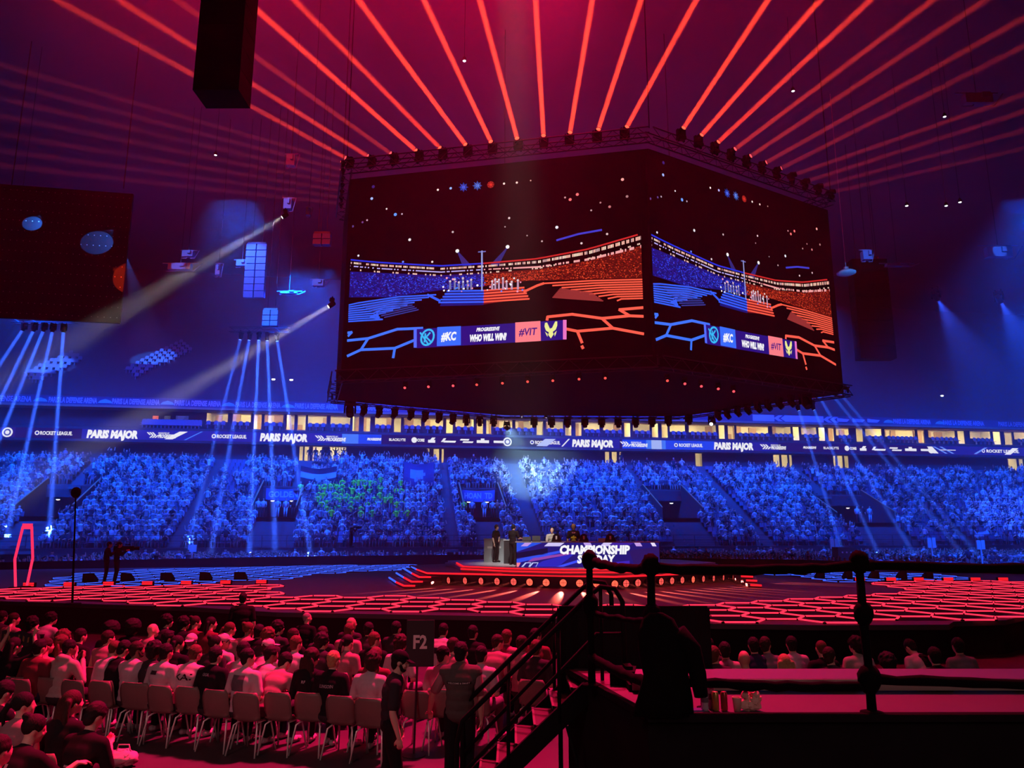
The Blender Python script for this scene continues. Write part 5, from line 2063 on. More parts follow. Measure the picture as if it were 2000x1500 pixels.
def seated(key, lean=8, yaw=0, pitch=0, roll=0, arms='lap', sleeve='short', hood=False, voxel=.018, twist=0, slim=1.0):
    """someone on a chair: origin on the floor under the hips, facing +y"""
    hip = Vector((0, 0, .53))
    a = R(lean)
    up = Vector((0, math.sin(a), math.cos(a)))
    neck = hip + up * .53
    sx = Vector((math.cos(R(twist)), math.sin(R(twist)), 0))
    base = hip + up * .455
    shl = [base - sx * .185, base + sx * .185]
    f = Vector((0, 1, 0))
    if arms == 'lap':
        A = [(s + Vector((i * .07, -.02 + .1 * math.sin(a), -.28)), Vector((i * .11, .27, .64)), (-i * .4, 1, -.1), (0, 0, -1)) for s, i in zip(shl, (-1, 1))]
    elif arms == 'knees':
        A = [(Vector((i * .23, .24, .74)), Vector((i * .10, .46, .64)), (-i * .5, .8, -.1), (0, 0, -1)) for i in (-1, 1)]
    elif arms == 'clap':
        A = [(s + Vector((i * .08, .10, -.26)), Vector((i * .05, .36, 1.02)), (-i * .2, .4, .9), (-i, 0, 0)) for s, i in zip(shl, (-1, 1))]
    elif arms == 'phone':
        A = [(s + Vector((i * .05, .08, -.28)), Vector((i * .07, .34, .90)), (-i * .5, .7, .3), (0, -.5, .8)) for s, i in zip(shl, (-1, 1))]
    elif arms == 'up':
        A = [(s + Vector((i * .20, .08, .10)), Vector((i * .26, .14, 1.38)), (0, 0, 1), (0, 1, 0)) for s, i in zip(shl, (-1, 1))]
    elif arms == 'reach':
        A = [(shl[0] + Vector((-.08, .10, -.26)), Vector((-.12, .36, .70)), (.2, 1, 0), (0, 0, -1)), (shl[1] + Vector((.10, .16, -.20)), Vector((.34, .44, .86)), (.5, 1, 0), (0, 0, -1))]
    legs = [(Vector((i * .09, .02, .53)), Vector((i * .14, .45, .52)), Vector((i * .15, .42, .10)), (i * .2, 1, 0)) for i in (-1, 1)]
    hc = neck + up * .115 + Vector((0, .035 + .02 * math.sin(a), .035))
    return figure(key, hip, neck, shl, A, legs, headmat(hc, yaw, pitch, roll), sleeve, voxel, hood, slim=slim)


def bumps(freq, amp, seed=0):
    from mathutils import noise

    def fn(p):
        return 1 + amp * noise.noise(p * freq + Vector((seed, seed, seed)))
    return fn


def hair_meshes():
    out = {}
    m = MB()
    m.ball((0, -.022, .034), (.085, .102, .101), 30, 20, fn=bumps(8, .13))
    m.ball((0, -.060, -.030), (.067, .050, .064), 18, 12, fn=bumps(9, .14))
    m.ball((0, -.052, -.052), (.064, .046, .056), 18, 12, fn=bumps(9, .12, 2))
    out['short'] = remeshed(m, 'hair', .010)
    m = MB()
    m.ball((0, -.024, .036), (.079, .094, .092), 18, 12)
    m.ball((0, -.058, -.020), (.060, .044, .050), 12, 8)
    out['buzz'] = remeshed(m, 'hair', .010)
    m = MB()
    m.ball((0, -.030, .040), (.112, .122, .118), 24, 16, fn=bumps(7, .22))
    m.ball((0, -.070, -.040), (.090, .060, .080), 16, 10, fn=bumps(7, .2, 3))
    out['curly'] = remeshed(m, 'hair', .010, 1)
    m = MB()
    m.ball((0, -.020, .050), (.150, .150, .135), 26, 18, fn=bumps(6, .16))
    m.ball((0, -.070, -.040), (.120, .080, .090), 16, 10, fn=bumps(6, .2, 3))
    out['afro'] = remeshed(m, 'hair', .012, 1)
    m = MB()
    m.ball((0, -.022, .034), (.088, .103, .102), 18, 12)
    for k in range(7):
        x = (k - 3) * .028
        limb(m, ((x, -.085, .03), (x * 1.15, -.105, -.10), (x * 1.2, -.105, -.22 - .03 * (k % 2)), (x * 1.05, -.095, -.31 + .02 * (k % 3))), (.030, .032, .028, .012), 8)
    out['long'] = remeshed(m, 'hair', .011)
    m = MB()
    m.ball((0, -.026, .036), (.104, .116, .110), 22, 14, fn=bumps(6, .15))
    for k in range(9):
        x = (k - 4) * .028
        m.ball((x, -.10, -.10), (.036, .034, .11), 10, 10, fn=bumps(8, .3, k))
        m.ball((x * 1.1, -.105, -.22), (.034, .032, .09), 10, 10, fn=bumps(8, .3, k + 9))
    out['longcurly'] = remeshed(m, 'hair', .012, 1)
    m = MB()
    m.ball((0, -.022, .034), (.086, .102, .101), 18, 12)
    m.ball((0, -.135, .02), (.035, .035, .035), 10, 8)
    limb(m, ((0, -.14, .02), (0, -.18, -.06), (0, -.165, -.20)), (.03, .032, .012), 8)
    out['ponytail'] = remeshed(m, 'hair', .010)
    m = MB()
    m.ball((0, -.022, .034), (.086, .102, .101), 18, 12)
    m.ball((0, -.10, .105), (.042, .042, .038), 12, 8)
    out['bun'] = remeshed(m, 'hair', .010)
    # caps
    m = MB()
    m.ball((0, -.018, .046), (.090, .106, .088), 18, 12)
    m.lathe([(.086, 0), (.092, .0), (.094, .03), (.086, .035)], (0, -.018, .030), 20)
    out['cap_dome'] = remeshed(m, 'cap', .010)
    m = MB()
    for k in range(9):
        t = R(-60 + k * 15)
        limb(m, ((.07 * math.sin(t), .05 + .02 * math.cos(t), .040), (.068 * math.sin(t), .085 + .085 * math.cos(t), .022)), (.008, .007), 6)
    out['cap_brim'] = remeshed(m, 'cap', .008, 1)
    m = MB()
    m.tube([Vector((.098 * math.cos(R(a)), -.01, .03 + .098 * math.sin(R(a)))) for a in range(0, 181, 15)], .012, 8)
    for s in (-1, 1):
        m.ball((s * .088, -.01, -.01), (.022, .036, .042), 10, 8)
    out['headset'] = m.mesh('headset', M['black'], True)
    return out


HAIR = hair_meshes()
SKIN = [(.55, .33, .24), (.62, .40, .30), (.48, .28, .19), (.22, .12, .08), (.36, .21, .14)]
HC = {'black': (.012, .010, .010), 'dark': (.030, .018, .013), 'brown': (.09, .045, .025), 'blond': (.38, .24, .11), 'grey': (.25, .23, .22), 'red': (.22, .07, .03)}
CL = {'white': (.44, .40, .41), 'black': (.012, .011, .013), 'dark': (.035, .03, .035), 'grey': (.16, .15, .16), 'pink': (.32, .17, .19), 'mauve': (.30, .17, .18), 'maroon': (.14, .03, .04), 'navy': (.02, .025, .06),
      'khaki': (.26, .24, .18), 'yellow': (.55, .45, .08), 'pale': (.38, .35, .30)}
_prng = random.Random(21)


def person(fig, label, loc, rot=0.0, hair='short', hcol='dark', shirt='white', trousers=None, skin=None, group=None, cap=None, beard=False, cat='person', scale=1.0, shirt_name='shirt', shoes='white', hood_up=False, capback=False):
    skin = skin or _prng.choice(SKIN[:3] + SKIN[:2] + SKIN[3:4])
    o = link('person', fig['body'], None, loc, (0, 0, rot), label, cat, group, color=skin)
    if scale != 1.0:
        o.scale = (scale,) * 3
    for nm, key, col in ((shirt_name, 'shirt', CL[shirt]), ('trousers', 'trousers', CL[trousers or _prng.choice(('black', 'dark', 'navy', 'grey'))]), ('shoe', 0, CL[shoes]), ('shoe', 1, CL[shoes])):
        c = link(nm, fig['shoe'][key] if nm == 'shoe' else fig[key], o, color=col)
        c.material_slots[0].link = 'OBJECT'
        c.material_slots[0].material = M['cloth']
    Hm = fig['head']
    if hood_up:
        hair = None
        m = MB()
        m.ball((0, -.025, .02), (.112, .122, .128), 18, 12)
        if 'hood' not in HAIR:
            HAIR['hood'] = remeshed(m, 'hood', .012)
        c = link('hood', HAIR['hood'], o, color=CL[shirt])
        c.matrix_local = Hm
        c.material_slots[0].link = 'OBJECT'
        c.material_slots[0].material = M['cloth']
    if hair:
        c = link('hair', HAIR[hair], o, color=HC[hcol])
        c.matrix_local = Hm
        c.material_slots[0].link = 'OBJECT'
        c.material_slots[0].material = M['hair']
    if cap:
        t = Hm @ (Matrix.Rotation(PI, 4, 'Z') @ Matrix.Translation((0, .035, 0)) if capback else Matrix.Identity(4))
        c = link('cap', HAIR['cap_dome'], o, color=CL[cap])
        c.matrix_local = t
        b = link('brim', HAIR['cap_brim'], c, color=CL[cap])
        for q in (c, b):
            q.material_slots[0].link = 'OBJECT'
            q.material_slots[0].material = M['cloth']
    if beard:
        if 'beard' not in HAIR:
            m = MB()
            m.ball((0, .050, -.080), (.047, .040, .034), 12, 8)
            for s in (-1, 1):
                limb(m, ((s * .060, .012, -.03), (s * .050, .040, -.075)), (.018, .022), 8)
            HAIR['beard'] = remeshed(m, 'beard', .010)
        c = link('beard', HAIR['beard'], o, color=HC[hcol])
        c.matrix_local = Hm
        c.material_slots[0].link = 'OBJECT'
        c.material_slots[0].material = M['hair']
    return o


def back_print(o, fig, text, z, h, col, width=None, block=False, x=0.0, fat=.02):
    """letters or a block printed on the back of the shirt"""
    m = MB()
    if block:
        for i in range(8):
            for j in range(8):
                w, hh = width, h
                a, b = x - w / 2 + w * i / 8, z + hh * j / 8
                m.quad((a + w / 8, 0, b), (a, 0, b), (a, 0, b + hh / 8), (a + w / 8, 0, b + hh / 8))
    else:
        m.text(text, (x, 0, z), (-1, 0, 0), (0, 0, 1), h, 0, None, fat, 0, width=width)
        m.v = [(-v[0] + 2 * x, v[1], v[2]) for v in m.v]
        m.f = [f[::-1] for f in m.f]
    vs = []
    for v in m.v:
        hit = fig['tree'].ray_cast(Vector((v[0], -1.5, v[2])), Vector((0, 1, 0)))
        y = hit[0].y if hit[0] is not None else -.1
        vs.append((v[0], y - .006, v[2]))
    m.v = vs
    c = m.build('back_print', M['cloth'], o, color=col)
    return c


# far, small figures: one mesh each, coloured by region
def far_figure(kind, shirt, trousers, skin, hair, seed=0):
    m = MB()
    r = random.Random(seed)
    n = 6
    if kind == 'seat':
        hip, dz = (0, 0, .50), 0
        m.tube([(0, .0, .45), (0, .02, .72), (0, .03, .98), (0, .02, 1.08)], [.15, .16, .20, .07], n, 0, shirt)
        for s in (-1, 1):
            m.tube([(s * .09, 0, .52), (s * .12, .40, .52), (s * .12, .42, .06)], [.09, .07, .05], 5, 0, trousers)
            k = r.choice((0, 1, 2))
            el = (s * .26, .10, .78)
            wr = ((s * .12, .34, .66), (s * .06, .34, .98), (s * .16, .30, .62))[k]
            m.tube([(s * .19, .02, 1.00), el], [.065, .055], 5, 0, shirt)
            m.tube([el, wr], [.045, .04], 5, 0, skin)
        hz_ = 1.18
    elif kind == 'stand':
        m.tube([(0, 0, .85), (0, .0, 1.1), (0, .01, 1.36), (0, 0, 1.47)], [.15, .15, .20, .07], n, 0, shirt)
        for s in (-1, 1):
            m.tube([(s * .09, 0, .88), (s * .10, .02, .48), (s * .10, 0, .04)], [.095, .07, .055], 5, 0, trousers)
            el = (s * .26, -.02, 1.10)
            wr = (s * .24, .10, .86)
            m.tube([(s * .19, 0, 1.38), el], [.065, .055], 5, 0, shirt)
            m.tube([el, wr], [.045, .04], 5, 0, skin)
        hz_ = 1.58
    else:
        m.tube([(0, 0, .85), (0, .0, 1.1), (0, .01, 1.36), (0, 0, 1.47)], [.15, .15, .20, .07], n, 0, shirt)
        for s in (-1, 1):
            m.tube([(s * .09, 0, .88), (s * .10, .02, .48), (s * .10, 0, .04)], [.095, .07, .055], 5, 0, trousers)
            el = (s * .30, .05, 1.50)
            wr = (s * (.22 + .1 * r.random()), .06, 1.80)
            m.tube([(s * .19, 0, 1.38), el], [.065, .055], 5, 0, shirt)
            m.tube([el, wr], [.045, .04], 5, 0, skin)
        hz_ = 1.58
    m.ball((0, .02, hz_), (.085, .10, .12), 8, 6, None, 0, skin)
    m.ball((0, -.005, hz_ + .035), (.094, .104, .105), 8, 6, None, 0, hair)
    return m

# ------------------------------------------------------------------ the far crowd
crng = random.Random(99)
FSK = [(.50, .34, .26), (.55, .38, .30), (.32, .20, .14), (.45, .30, .22)]
FHR = [(.02, .015, .012), (.04, .025, .02), (.10, .06, .04), (.015, .012, .012)]
FSH = [(.60, .60, .62), (.55, .56, .60), (.66, .66, .66), (.30, .32, .38), (.10, .10, .13), (.04, .04, .05), (.05, .05, .08), (.20, .22, .30), (.42, .40, .42), (.03, .03, .04)]
FTR = [(.03, .03, .04), (.06, .07, .12), (.10, .10, .11), (.25, .24, .22)]
GREEN = [(.25, .95, .06), (.35, .95, .08), (.15, .75, .08), (.45, .95, .05)]
_tmpl = {}


def lo_template(kind, seed):
    """a light figure: points, faces and which colour each face takes (0 shirt, 1 skin, 2 hair, 3 trousers)"""
    k = (kind, seed)
    if k in _tmpl:
        return _tmpl[k]
    m = MB()
    r = random.Random(seed)
    sit = kind == 'seat'
    b = .48 if sit else .86
    w = r.uniform(.9, 1.1)
    m.tube([(0, 0, b), (0, .02, b + .30), (0, .03, b + .48), (0, .01, b + .60)], [.14, .15 * w, .20 * w, .07], 6, 0, 0)
    if sit:
        for s in (-1, 1):
            m.tube([(s * .09, 0, .52), (s * .13, .40, .50), (s * .13, .42, .06)], [.09, .075, .05], 4, 0, 3)
    else:
        for s in (-1, 1):
            m.tube([(s * .09, 0, .88), (s * .10, 0, .04)], [.095, .055], 4, 0, 3)
    for s in (-1, 1):
        sh = (s * .20, .02, b + .50)
        if kind == 'arms' or (sit and r.random() < .12):
            el, wr = (s * .32, .05, b + .62), (s * r.uniform(.12, .36), .06, b + .95)
        else:
            el = (s * .27, .06, b + .26)
            wr = r.choice(((s * .10, .30, b + .18), (s * .06, .30, b + .46), (s * .22, .16, b + .02)))
        m.tube([sh, el], [.06, .055], 4, 0, 0)
        m.tube([el, wr], [.045, .04], 4, 0, 1)
    hz_ = b + .72
    k0 = len(m.f)
    m.ball((0, .02, hz_), (.095, .11, .135), 7, 6, None, 0, 1)
    for i in range(k0, len(m.f)):
        c = sum((Vector(m.v[j]) for j in m.f[i]), Vector()) / len(m.f[i]) - Vector((0, .02, hz_))
        if c.z > .055 or c.y < -.03:
            m.c[i] = 2
    _tmpl[k] = (m.v, m.f, m.c)
    return _tmpl[k]


crowd = MB()
INDIV = []                        # (closeness, place, rotation, kind, colours, label, group)


def put(p, rot, kind, cols, scale=1.0):
    v, f, c = lo_template(kind, crng.randrange(6))
    ca, sa = math.cos(rot) * scale, math.sin(rot) * scale
    k = len(crowd.v)
    crowd.v += [(p.x + x * ca - y * sa, p.y + x * sa + y * ca, p.z + z * scale) for x, y, z in v]
    for fa, ci in zip(f, c):
        crowd.f.append(tuple(i + k for i in fa))
        crowd.m.append(0)
        crowd.c.append(cols[ci])


def pix(p):
    d = p - EYE
    f = d.y * cp + d.z * sp
    return 1000 + F * d.x / f, 750 - F * (-d.y * sp + d.z * cp) / f


_farm = {}


def far_person(p, rot, kind, cols, label, group=None, seed=0):
    key = (kind, cols, seed)
    if key not in _farm:
        m = MB()
        m = far_figure(kind, cols[0], cols[3], cols[1], cols[2], seed)
        _farm[key] = m.mesh('person', M['crowd'], True)
    return link('person', _farm[key], None, p, (0, 0, rot), label, 'person', group)


def cols_at(x, y):
    g = 618 < x < 800 and 940 < y < 1012 and crng.random() < (.62 if 945 < y < 1000 else .3)
    sh = crng.choice(GREEN) if g else crng.choice(FSH)
    return (sh, crng.choice(FSK), crng.choice(FHR), crng.choice(FTR))


seats = MB()
seat_spots = []
SECT = ['left of the left entrance', 'left of the gold lettered banner', 'below the green shirted fans', 'left of the presenters desk', 'behind the presenters desk', 'right of the presenters desk',
        'in the right part of the stand', 'at the far right end of the stand']
for r in range(ROWS - 2):
    z, v = row_z(r), row_v(r)
    n = int((U1 - U0) / .52)
    for k in range(n):
        u = U0 + k * .52
        p = SP(u, v - .05, z)
        x, y = pix(p + Vector((0, 0, 1)))
        if x < -30 or x > 2030 or blocked(u, r):
            continue
        seat_spots.append((r, p))
        occ = .90 if x < 1000 else (.80 if x < 1300 else .74)
        if x < 150:
            occ = .65 if y > 1010 else .85
        if 1040 < x < 1250:
            occ = .78
        if x > 1500 and y > 1035:
            occ *= .55
        if x > 1250 and y < 915:
            occ *= .75
        if 440 < x < 490 and y < 960:
            occ *= .35
        if crng.random() > occ:
            continue
        green = 600 < x < 880 and y < 1010
        q = crng.random()
        kind = ('stand' if q < .45 else 'arms' if q < .7 else 'seat') if green else ('stand' if q < .05 else 'arms' if q < .08 else 'seat')
        c = cols_at(x, y)
        pp = p + Vector((crng.uniform(-.06, .06), crng.uniform(-.05, .05), 0))
        rot = yaw_s + crng.uniform(-.4, .4)
        if r < 1:
            s = min(int(x / 250), 7)
            INDIV.append((r, pp, rot, kind, c, 'small lowest row spectator of the far stand ' + SECT[s], 'lowest row spectators ' + SECT[s]))
        else:
            put(pp, rot, kind, c, crng.uniform(.94, 1.06))


def bar_y(X):
    for a, b in zip(bar, bar[1:]):
        if a.x <= X <= b.x:
            return a.y + (b.y - a.y) * (X - a.x) / (b.x - a.x)
    return 60


FL = []
for j in range(26):
    v = V_LOW + 1.2 + j * .82
    for k in range(int((U1 - U0) / .55)):
        u = U0 + k * .55 + (j % 2) * .2
        p = SP(u, v, 0)
        by = bar_y(p.x)
        if p.y < by + .75:
            continue
        x, y = pix(p + Vector((0, 0, 1.2)))
        if x < -20 or x > 2020:
            continue
        occ = .85 if x < 640 or 1300 < x < 1640 else (.45 if x < 930 else .75)
        if x > 1640:
            occ = .55
        if 640 < x < 900 and p.y < by + 2.5:
            occ = .25
        if abs(p.x - at_y(1661, 1092, 53).x) < 1.5 and p.y < 57:
            continue
        if crng.random() > occ:
            continue
        FL.append((p.y - by, p, x, y))
for dy, p, x, y in FL:
    c = cols_at(x, y)
    q = crng.random()
    kind = 'stand' if q < .03 else 'seat'
    pp = p + Vector((crng.uniform(-.08, .08), crng.uniform(-.08, .08), 0))
    if dy < 1.5 and len(INDIV) < 400:
        s = ('left half', 'right half')[x > 1000]
        INDIV.append((-1, pp, yaw_s + crng.uniform(-.4, .4), kind, c, 'small spectator in front rows of the far floor crowd behind the barrier, %s' % s, 'front rows of the far floor crowd, ' + s))
    else:
        put(pp, yaw_s + crng.uniform(-.4, .4), kind, c)
crng.shuffle(INDIV)
INDIV.sort(key=lambda t: t[0])
PAL = [(sh, FSK[i % 4], FHR[i % 3], FTR[i % 4]) for i, sh in enumerate(FSH)]
for i, (r, p, rot, kind, c, lab, g) in enumerate(INDIV):
    if i < 165:
        far_person(p, rot, kind, PAL[crng.randrange(10)], lab, g, crng.randrange(2))
    else:
        put(p, rot, kind, c)
crowd.build('crowd', M['crowd'], label='the thousands of tiny blue lit spectators filling the rest of the far stand', cat='crowd', kind='stuff')

# people standing in the entrances and doorways
B_W, B_D, B_G, B_O = (.62, .62, .65), (.03, .03, .04), (.25, .95, .08), (.75, .18, .10)


def at_floor(px, py, r):
    u, z = pl(px, py, row_v(r))
    return SP(u, row_v(r), row_z(r))


STD = [(503, 1011, 1, B_W, B_D, 'in a pale top, leftmost in the entrance under the gold lettered banner', 'stand'), (513, 1012, 1, B_W, B_D, 'in a pale top and dark shorts, second from left under the gold banner', 'stand'),
       (541, 1012, 1, B_W, B_W, 'all in pale clothes in the middle of the gold bannered entrance', 'stand'), (557, 1011, 1, B_W, B_W, 'in pale top and trousers with a dark strap in the gold bannered entrance', 'stand'),
       (572, 1010, 1, B_D, B_D, 'in dark clothes at the right side of the gold bannered entrance', 'stand'), (586, 974, 1, B_G, B_D, 'in a green shirt walking on the stair right of the gold banner', 'stand'),
       (906, 1001, 2, B_G, B_D, 'in a green vest at the left of the entrance left of the presenters', 'stand'), (922, 1003, 2, (.45, .45, .6), B_D, 'in a lilac top beside the green vest in the middle entrance', 'stand'),
       (946, 1007, 2, B_W, B_W, 'all in pale blue in the middle of the entrance left of the presenters', 'stand'), (962, 1004, 2, B_W, B_D, 'with folded arms beside two orange tops in the entrance left of the presenters', 'stand'),
       (971, 1005, 2, B_O, B_D, 'in an orange top in the entrance left of the presenters', 'stand'), (980, 1006, 2, (.6, .25, .25), B_D, 'in a pink orange top, rightmost in the entrance left of the presenters', 'stand'),
       (1674, 1001, 4, B_W, B_D, 'in a pale top beside the left rail of the rightmost entrance', 'stand'), (1685, 1002, 4, B_D, B_D, 'in dark clothes in the middle of the rightmost entrance', 'stand'),
       (1700, 1016, 4, B_W, B_W, 'in pale clothes standing in the rightmost entrance', 'stand')]
for px, py, k, c, t, lab, kd in STD:
    r0 = PORTALS[k][2]
    rr = r0
    if py < 990 and k == 1:
        rr = slope_at(px, py)[0]
    u, z = pl(px, py, row_v(rr) - .5)
    far_person(SP(u, row_v(rr) - .5, row_z(int(round(rr)))), yaw_s, kd, (c, FSK[0], FHR[0], t), 'tiny person ' + lab, None, 0)
for i, (px, kd) in enumerate(((604, 'stand'), (616, 'stand'), (629, 'stand'), (643, 'stand'), (655, 'arms'), (671, 'arms'), (1213, 'stand'), (835, 'stand'))):
    u = pu(px, 893, -.9)
    where = ['first from left before the lit doorways above the green fans', 'second from left before the lit doorways above the green fans', 'third from left before the lit doorways above the green fans',
             'fourth from left before the lit doorways above the green fans', 'with raised arms before the brightest doorway above the green fans', 'with raised arms at the right edge of the brightest doorway', 'before the doorway over the presenters desk', 'before the doorway right of the blue flag'][i]
    far_person(SP(u, -.9, zt), yaw_s, kd, (B_D, FSK[2], FHR[0], FTR[0]), 'tiny dark figure ' + where, None, 1)

# seats of the far stand: the front ones each, the rest together
seat_spots.sort(key=lambda t: t[0])
nseat = 0
for r, p in seat_spots:
    q = p - SN * .12
    if nseat < 150 and crng.random() < .6:
        link('folding_chair', seat_me, None, q, (0, 0, yaw_s), 'folding seat in the lowest rows of the far stand between the spectators', 'seat', 'front seats of the far stand')
        nseat += 1
        continue
    c, s = math.cos(yaw_s), math.sin(yaw_s)
    k = len(seats.v)
    for x, y, z in ((-.22, -.20, .40), (.22, -.20, .40), (.22, -.24, .84), (-.22, -.24, .84), (-.22, .16, .43), (.22, .16, .43)):
        seats.v.append((q.x + x * c - y * s, q.y + x * s + y * c, q.z + z))
    for f in ((0, 1, 2, 3), (1, 0, 4, 5)):
        seats.f.append(tuple(i + k for i in f))
        seats.m.append(0)
        seats.c.append(None)
seats.build('stand_seats', M['seatblue'], label='all the other folding seats of the far stand under the crowd', cat='seats', kind='stuff')

# presenters and camera crew on the stage
def standing(key, arms, yaw=0, pitch=0, sleeve='short', voxel=.014, lean=2, stride=0.0, fingers=True, **kw):
    hip = Vector((0, 0, .94))
    a = R(lean)
    up = Vector((0, math.sin(a), math.cos(a)))
    neck = hip + up * .53
    base = hip + up * .455
    shl = [base + Vector((-.19, 0, 0)), base + Vector((.19, 0, 0))]
    A = []
    for i, (s, mode) in enumerate(zip(shl, arms)):
        sg = (-1, 1)[i]
        if mode == 'down':
            A.append((s + Vector((sg * .06, -.02, -.29)), s + Vector((sg * .06, .06, -.55)), (0, .15, -1), (-sg, 0, 0)))
        elif mode == 'hip':
            A.append((s + Vector((sg * .22, -.06, -.22)), Vector((sg * .17, .06, 1.02)), (-sg * .8, .5, -.2), (0, -.3, -1)))
        elif mode == 'fwd':
            A.append((s + Vector((sg * .05, .08, -.27)), s + Vector((-sg * .02, .33, -.26)), (-sg * .2, 1, 0), (0, 0, -1)))
        elif mode == 'cam':
            A.append((s + Vector((sg * .12, .10, -.22)), s + Vector((sg * .02, .34, -.02)), (0, 1, .2), (-sg, 0, 0)))
        elif mode == 'rail':
            A.append((s + Vector((sg * .16, .06, -.27)), s + Vector((sg * .22, .20, -.50)), (0, .8, -.4), (0, 0, -1)))
    legs = [(Vector((i * .095, 0, .94)), Vector((i * .11, .03 + i * stride * .5, .50)), Vector((i * .12, -.02 + i * stride, .09)), (i * .25, 1, 0)) for i in (-1, 1)]
    hc = neck + up * .115 + Vector((0, .035, .035))
    return figure(key, hip, neck, shl, A, legs, headmat(hc, yaw, pitch), sleeve, voxel, fingers=fingers, **kw)


def face_rot(dx, dy):
    return math.atan2(dy, dx) - PI / 2


p = at_z(968, 1098, ZT)
person(standing('hip', ('hip', 'down'), yaw=0), 'presenter in black with a headset, hand on hip, before the grey counter', (p.x, p.y, ZT), face_rot(.85, -.5), 'short', 'brown', 'black', 'black', SKIN[1], shoes='black')
o1 = bpy.context.scene.objects[-1] if False else None
p = at_z(1002, 1103, ZT)
person(standing('fwd', ('fwd', 'fwd'), yaw=-25), 'presenter all in black at the left end of the long desk with back to us', (p.x, p.y - .1, ZT), face_rot(.55, .8), 'short', 'black', 'black', 'black', SKIN[1], shoes='black')
p = at_y(1078, 1027, yd + 1.1)
person(standing('fwd', ('fwd', 'fwd')), 'bald presenter in a pale jacket with headset behind the desk', (p.x, yd + 1.15, ZT + .02 - .12), face_rot(0, -1), 'buzz', 'grey', 'pale', 'dark', SKIN[0], scale=.97)
p = at_y(1120, 1020, yd + .95)
person(standing('down', ('down', 'down')), 'presenter seen from behind in a black shirt with a yellow print', (p.x, yd + 1.0, ZT), face_rot(.05, 1), 'short', 'blond', 'black', 'dark', SKIN[0])
pres = [o for o in C.objects if o.name.startswith('person') and o.parent is None and o.get('label', '').startswith(('presenter', 'bald presenter'))]
for o in pres:
    hs_ = link('headset', HAIR['headset'], o)
    key = 'hip' if 'hip' in o['label'] else ('down' if 'yellow' in o['label'] else 'fwd')
    hs_.matrix_local = _fig[key]['head']
    if 'yellow' in o['label']:
        back_print(o, _fig[key], 'KCORP', 1.36, .05, (.6, .6, .6), width=.14)
        for z, w in ((1.06, .18), (1.11, .12), (1.15, .24), (1.19, .2), (1.23, .06)):
            back_print(o, _fig[key], '', z, .035, (.65, .55, .05), width=w, block=True)
# camera operators
def operator(px, py, Y, lab, rot, key='cam'):
    p = at_z(px, py, ZF) if Y is None else at_y(px, py, Y)
    z0 = ZF if Y is None else max(0, p.z)
    o = person(standing(key, ('cam', 'cam'), sleeve='long'), 'camera operator in black, ' + lab, (p.x, p.y, z0), rot, 'short', 'black', 'black', 'black', SKIN[1], shoes='black')
    d = Vector((-math.sin(rot), math.cos(rot), 0))
    m = MB()
    m.box((0, .0, 0), (.16, .42, .20))
    m.cyl((0, .2, 0), (0, .42, 0), .06, .075, 12)
    m.box((0, -.05, .16), (.05, .22, .05))
    cm = m.build('film_camera', M['black'], None, False, Vector((p.x, p.y, z0)) + d * .42 + Vector((0, 0, 1.46)), (0, 0, rot), label='black film camera held by the operator ' + lab, cat='camera')
    g = MB()
    g.cyl((0, .421, 0), (0, .425, 0), .06, n=12)
    g.build('lens_front', M['lens_off'], cm)
    return o


operator(204, 1139, None, 'left one of the pair on the lit floor', face_rot(.8, .5))
operator(224, 1139, None, 'right one of the pair on the lit floor', face_rot(.9, .3))
operator(685, 1069, 57, 'before the far stand left of the stage', face_rot(.9, -.3))
p = at_z(476, 1200, .0)

# ------------------------------------------------------------------ floor seats in front
ROW = R(-16)                                   # the seating block faces the stage
FWD = Vector((-math.sin(ROW), math.cos(ROW), 0))


def chair_parts():
    # shell: profile swept across, rounded at the top
    prof = []
    for t in range(9):
        f = t / 8
        prof.append((.20 - .36 * f, .445 - .02 * math.sin(f * PI), .21 - .012 * (1 - f)))
    for t in range(1, 9):
        f = t / 8
        a = f * 1.25
        prof.append((-.16 - .07 * math.sin(min(a, 1) * PI / 2) - .02 * f, .445 + .40 * f, .22 if f < .7 else (.216 if f < .8 else (.203 if f < .95 else .172))))
    vs, fs = [], []
    nx = 9
    for i, (y, z, w) in enumerate(prof):
        for k in range(nx):
            x = (k / (nx - 1) - .5) * 2
            rise = .035 * x * x if i < 9 else 0
            wrap = .045 * x * x if i >= 9 else 0
            dz = 0
            vs.append(Vector((x * w, y + wrap, z + rise + dz)))
    L = len(prof)
    for i in range(L - 1):
        for k in range(nx - 1):
            a = i * nx + k
            fs.append((a, a + 1, a + nx + 1, a + nx))
    m = MB().add(vs, fs)
    me = m.mesh('shell', M['plastic'], True)
    o = bpy.data.objects.new('t', me)
    C.objects.link(o)
    s = o.modifiers.new('s', 'SOLIDIFY')
    s.thickness = .012
    s.offset = 0
    out = bpy.data.meshes.new_from_object(o.evaluated_get(bpy.context.evaluated_depsgraph_get()))
    bpy.data.objects.remove(o)
    shell = out
    legs = []
    for sx_, sy in ((-1, 1), (1, 1), (-1, -1), (1, -1)):
        g = MB()
        y0 = .12 if sy > 0 else -.12
        g.tube([(sx_ * .15, y0, .425), (sx_ * .19, y0 + sy * .05, .39), (sx_ * .235, y0 + sy * .13, .0)], .0125, 8)
        legs.append(g.mesh('leg', M['chrome'], True))
    g = MB()
    g.tube([(-.15, .12, .425), (-.15, -.12, .425)], .0125, 6)
    g.tube([(.15, .12, .425), (.15, -.12, .425)], .0125, 6)
    g.tube([(-.15, 0, .425), (.15, 0, .425)], .0125, 6)
    return shell, legs, g.mesh('seat_frame', M['chrome'], True)


CH = chair_parts()


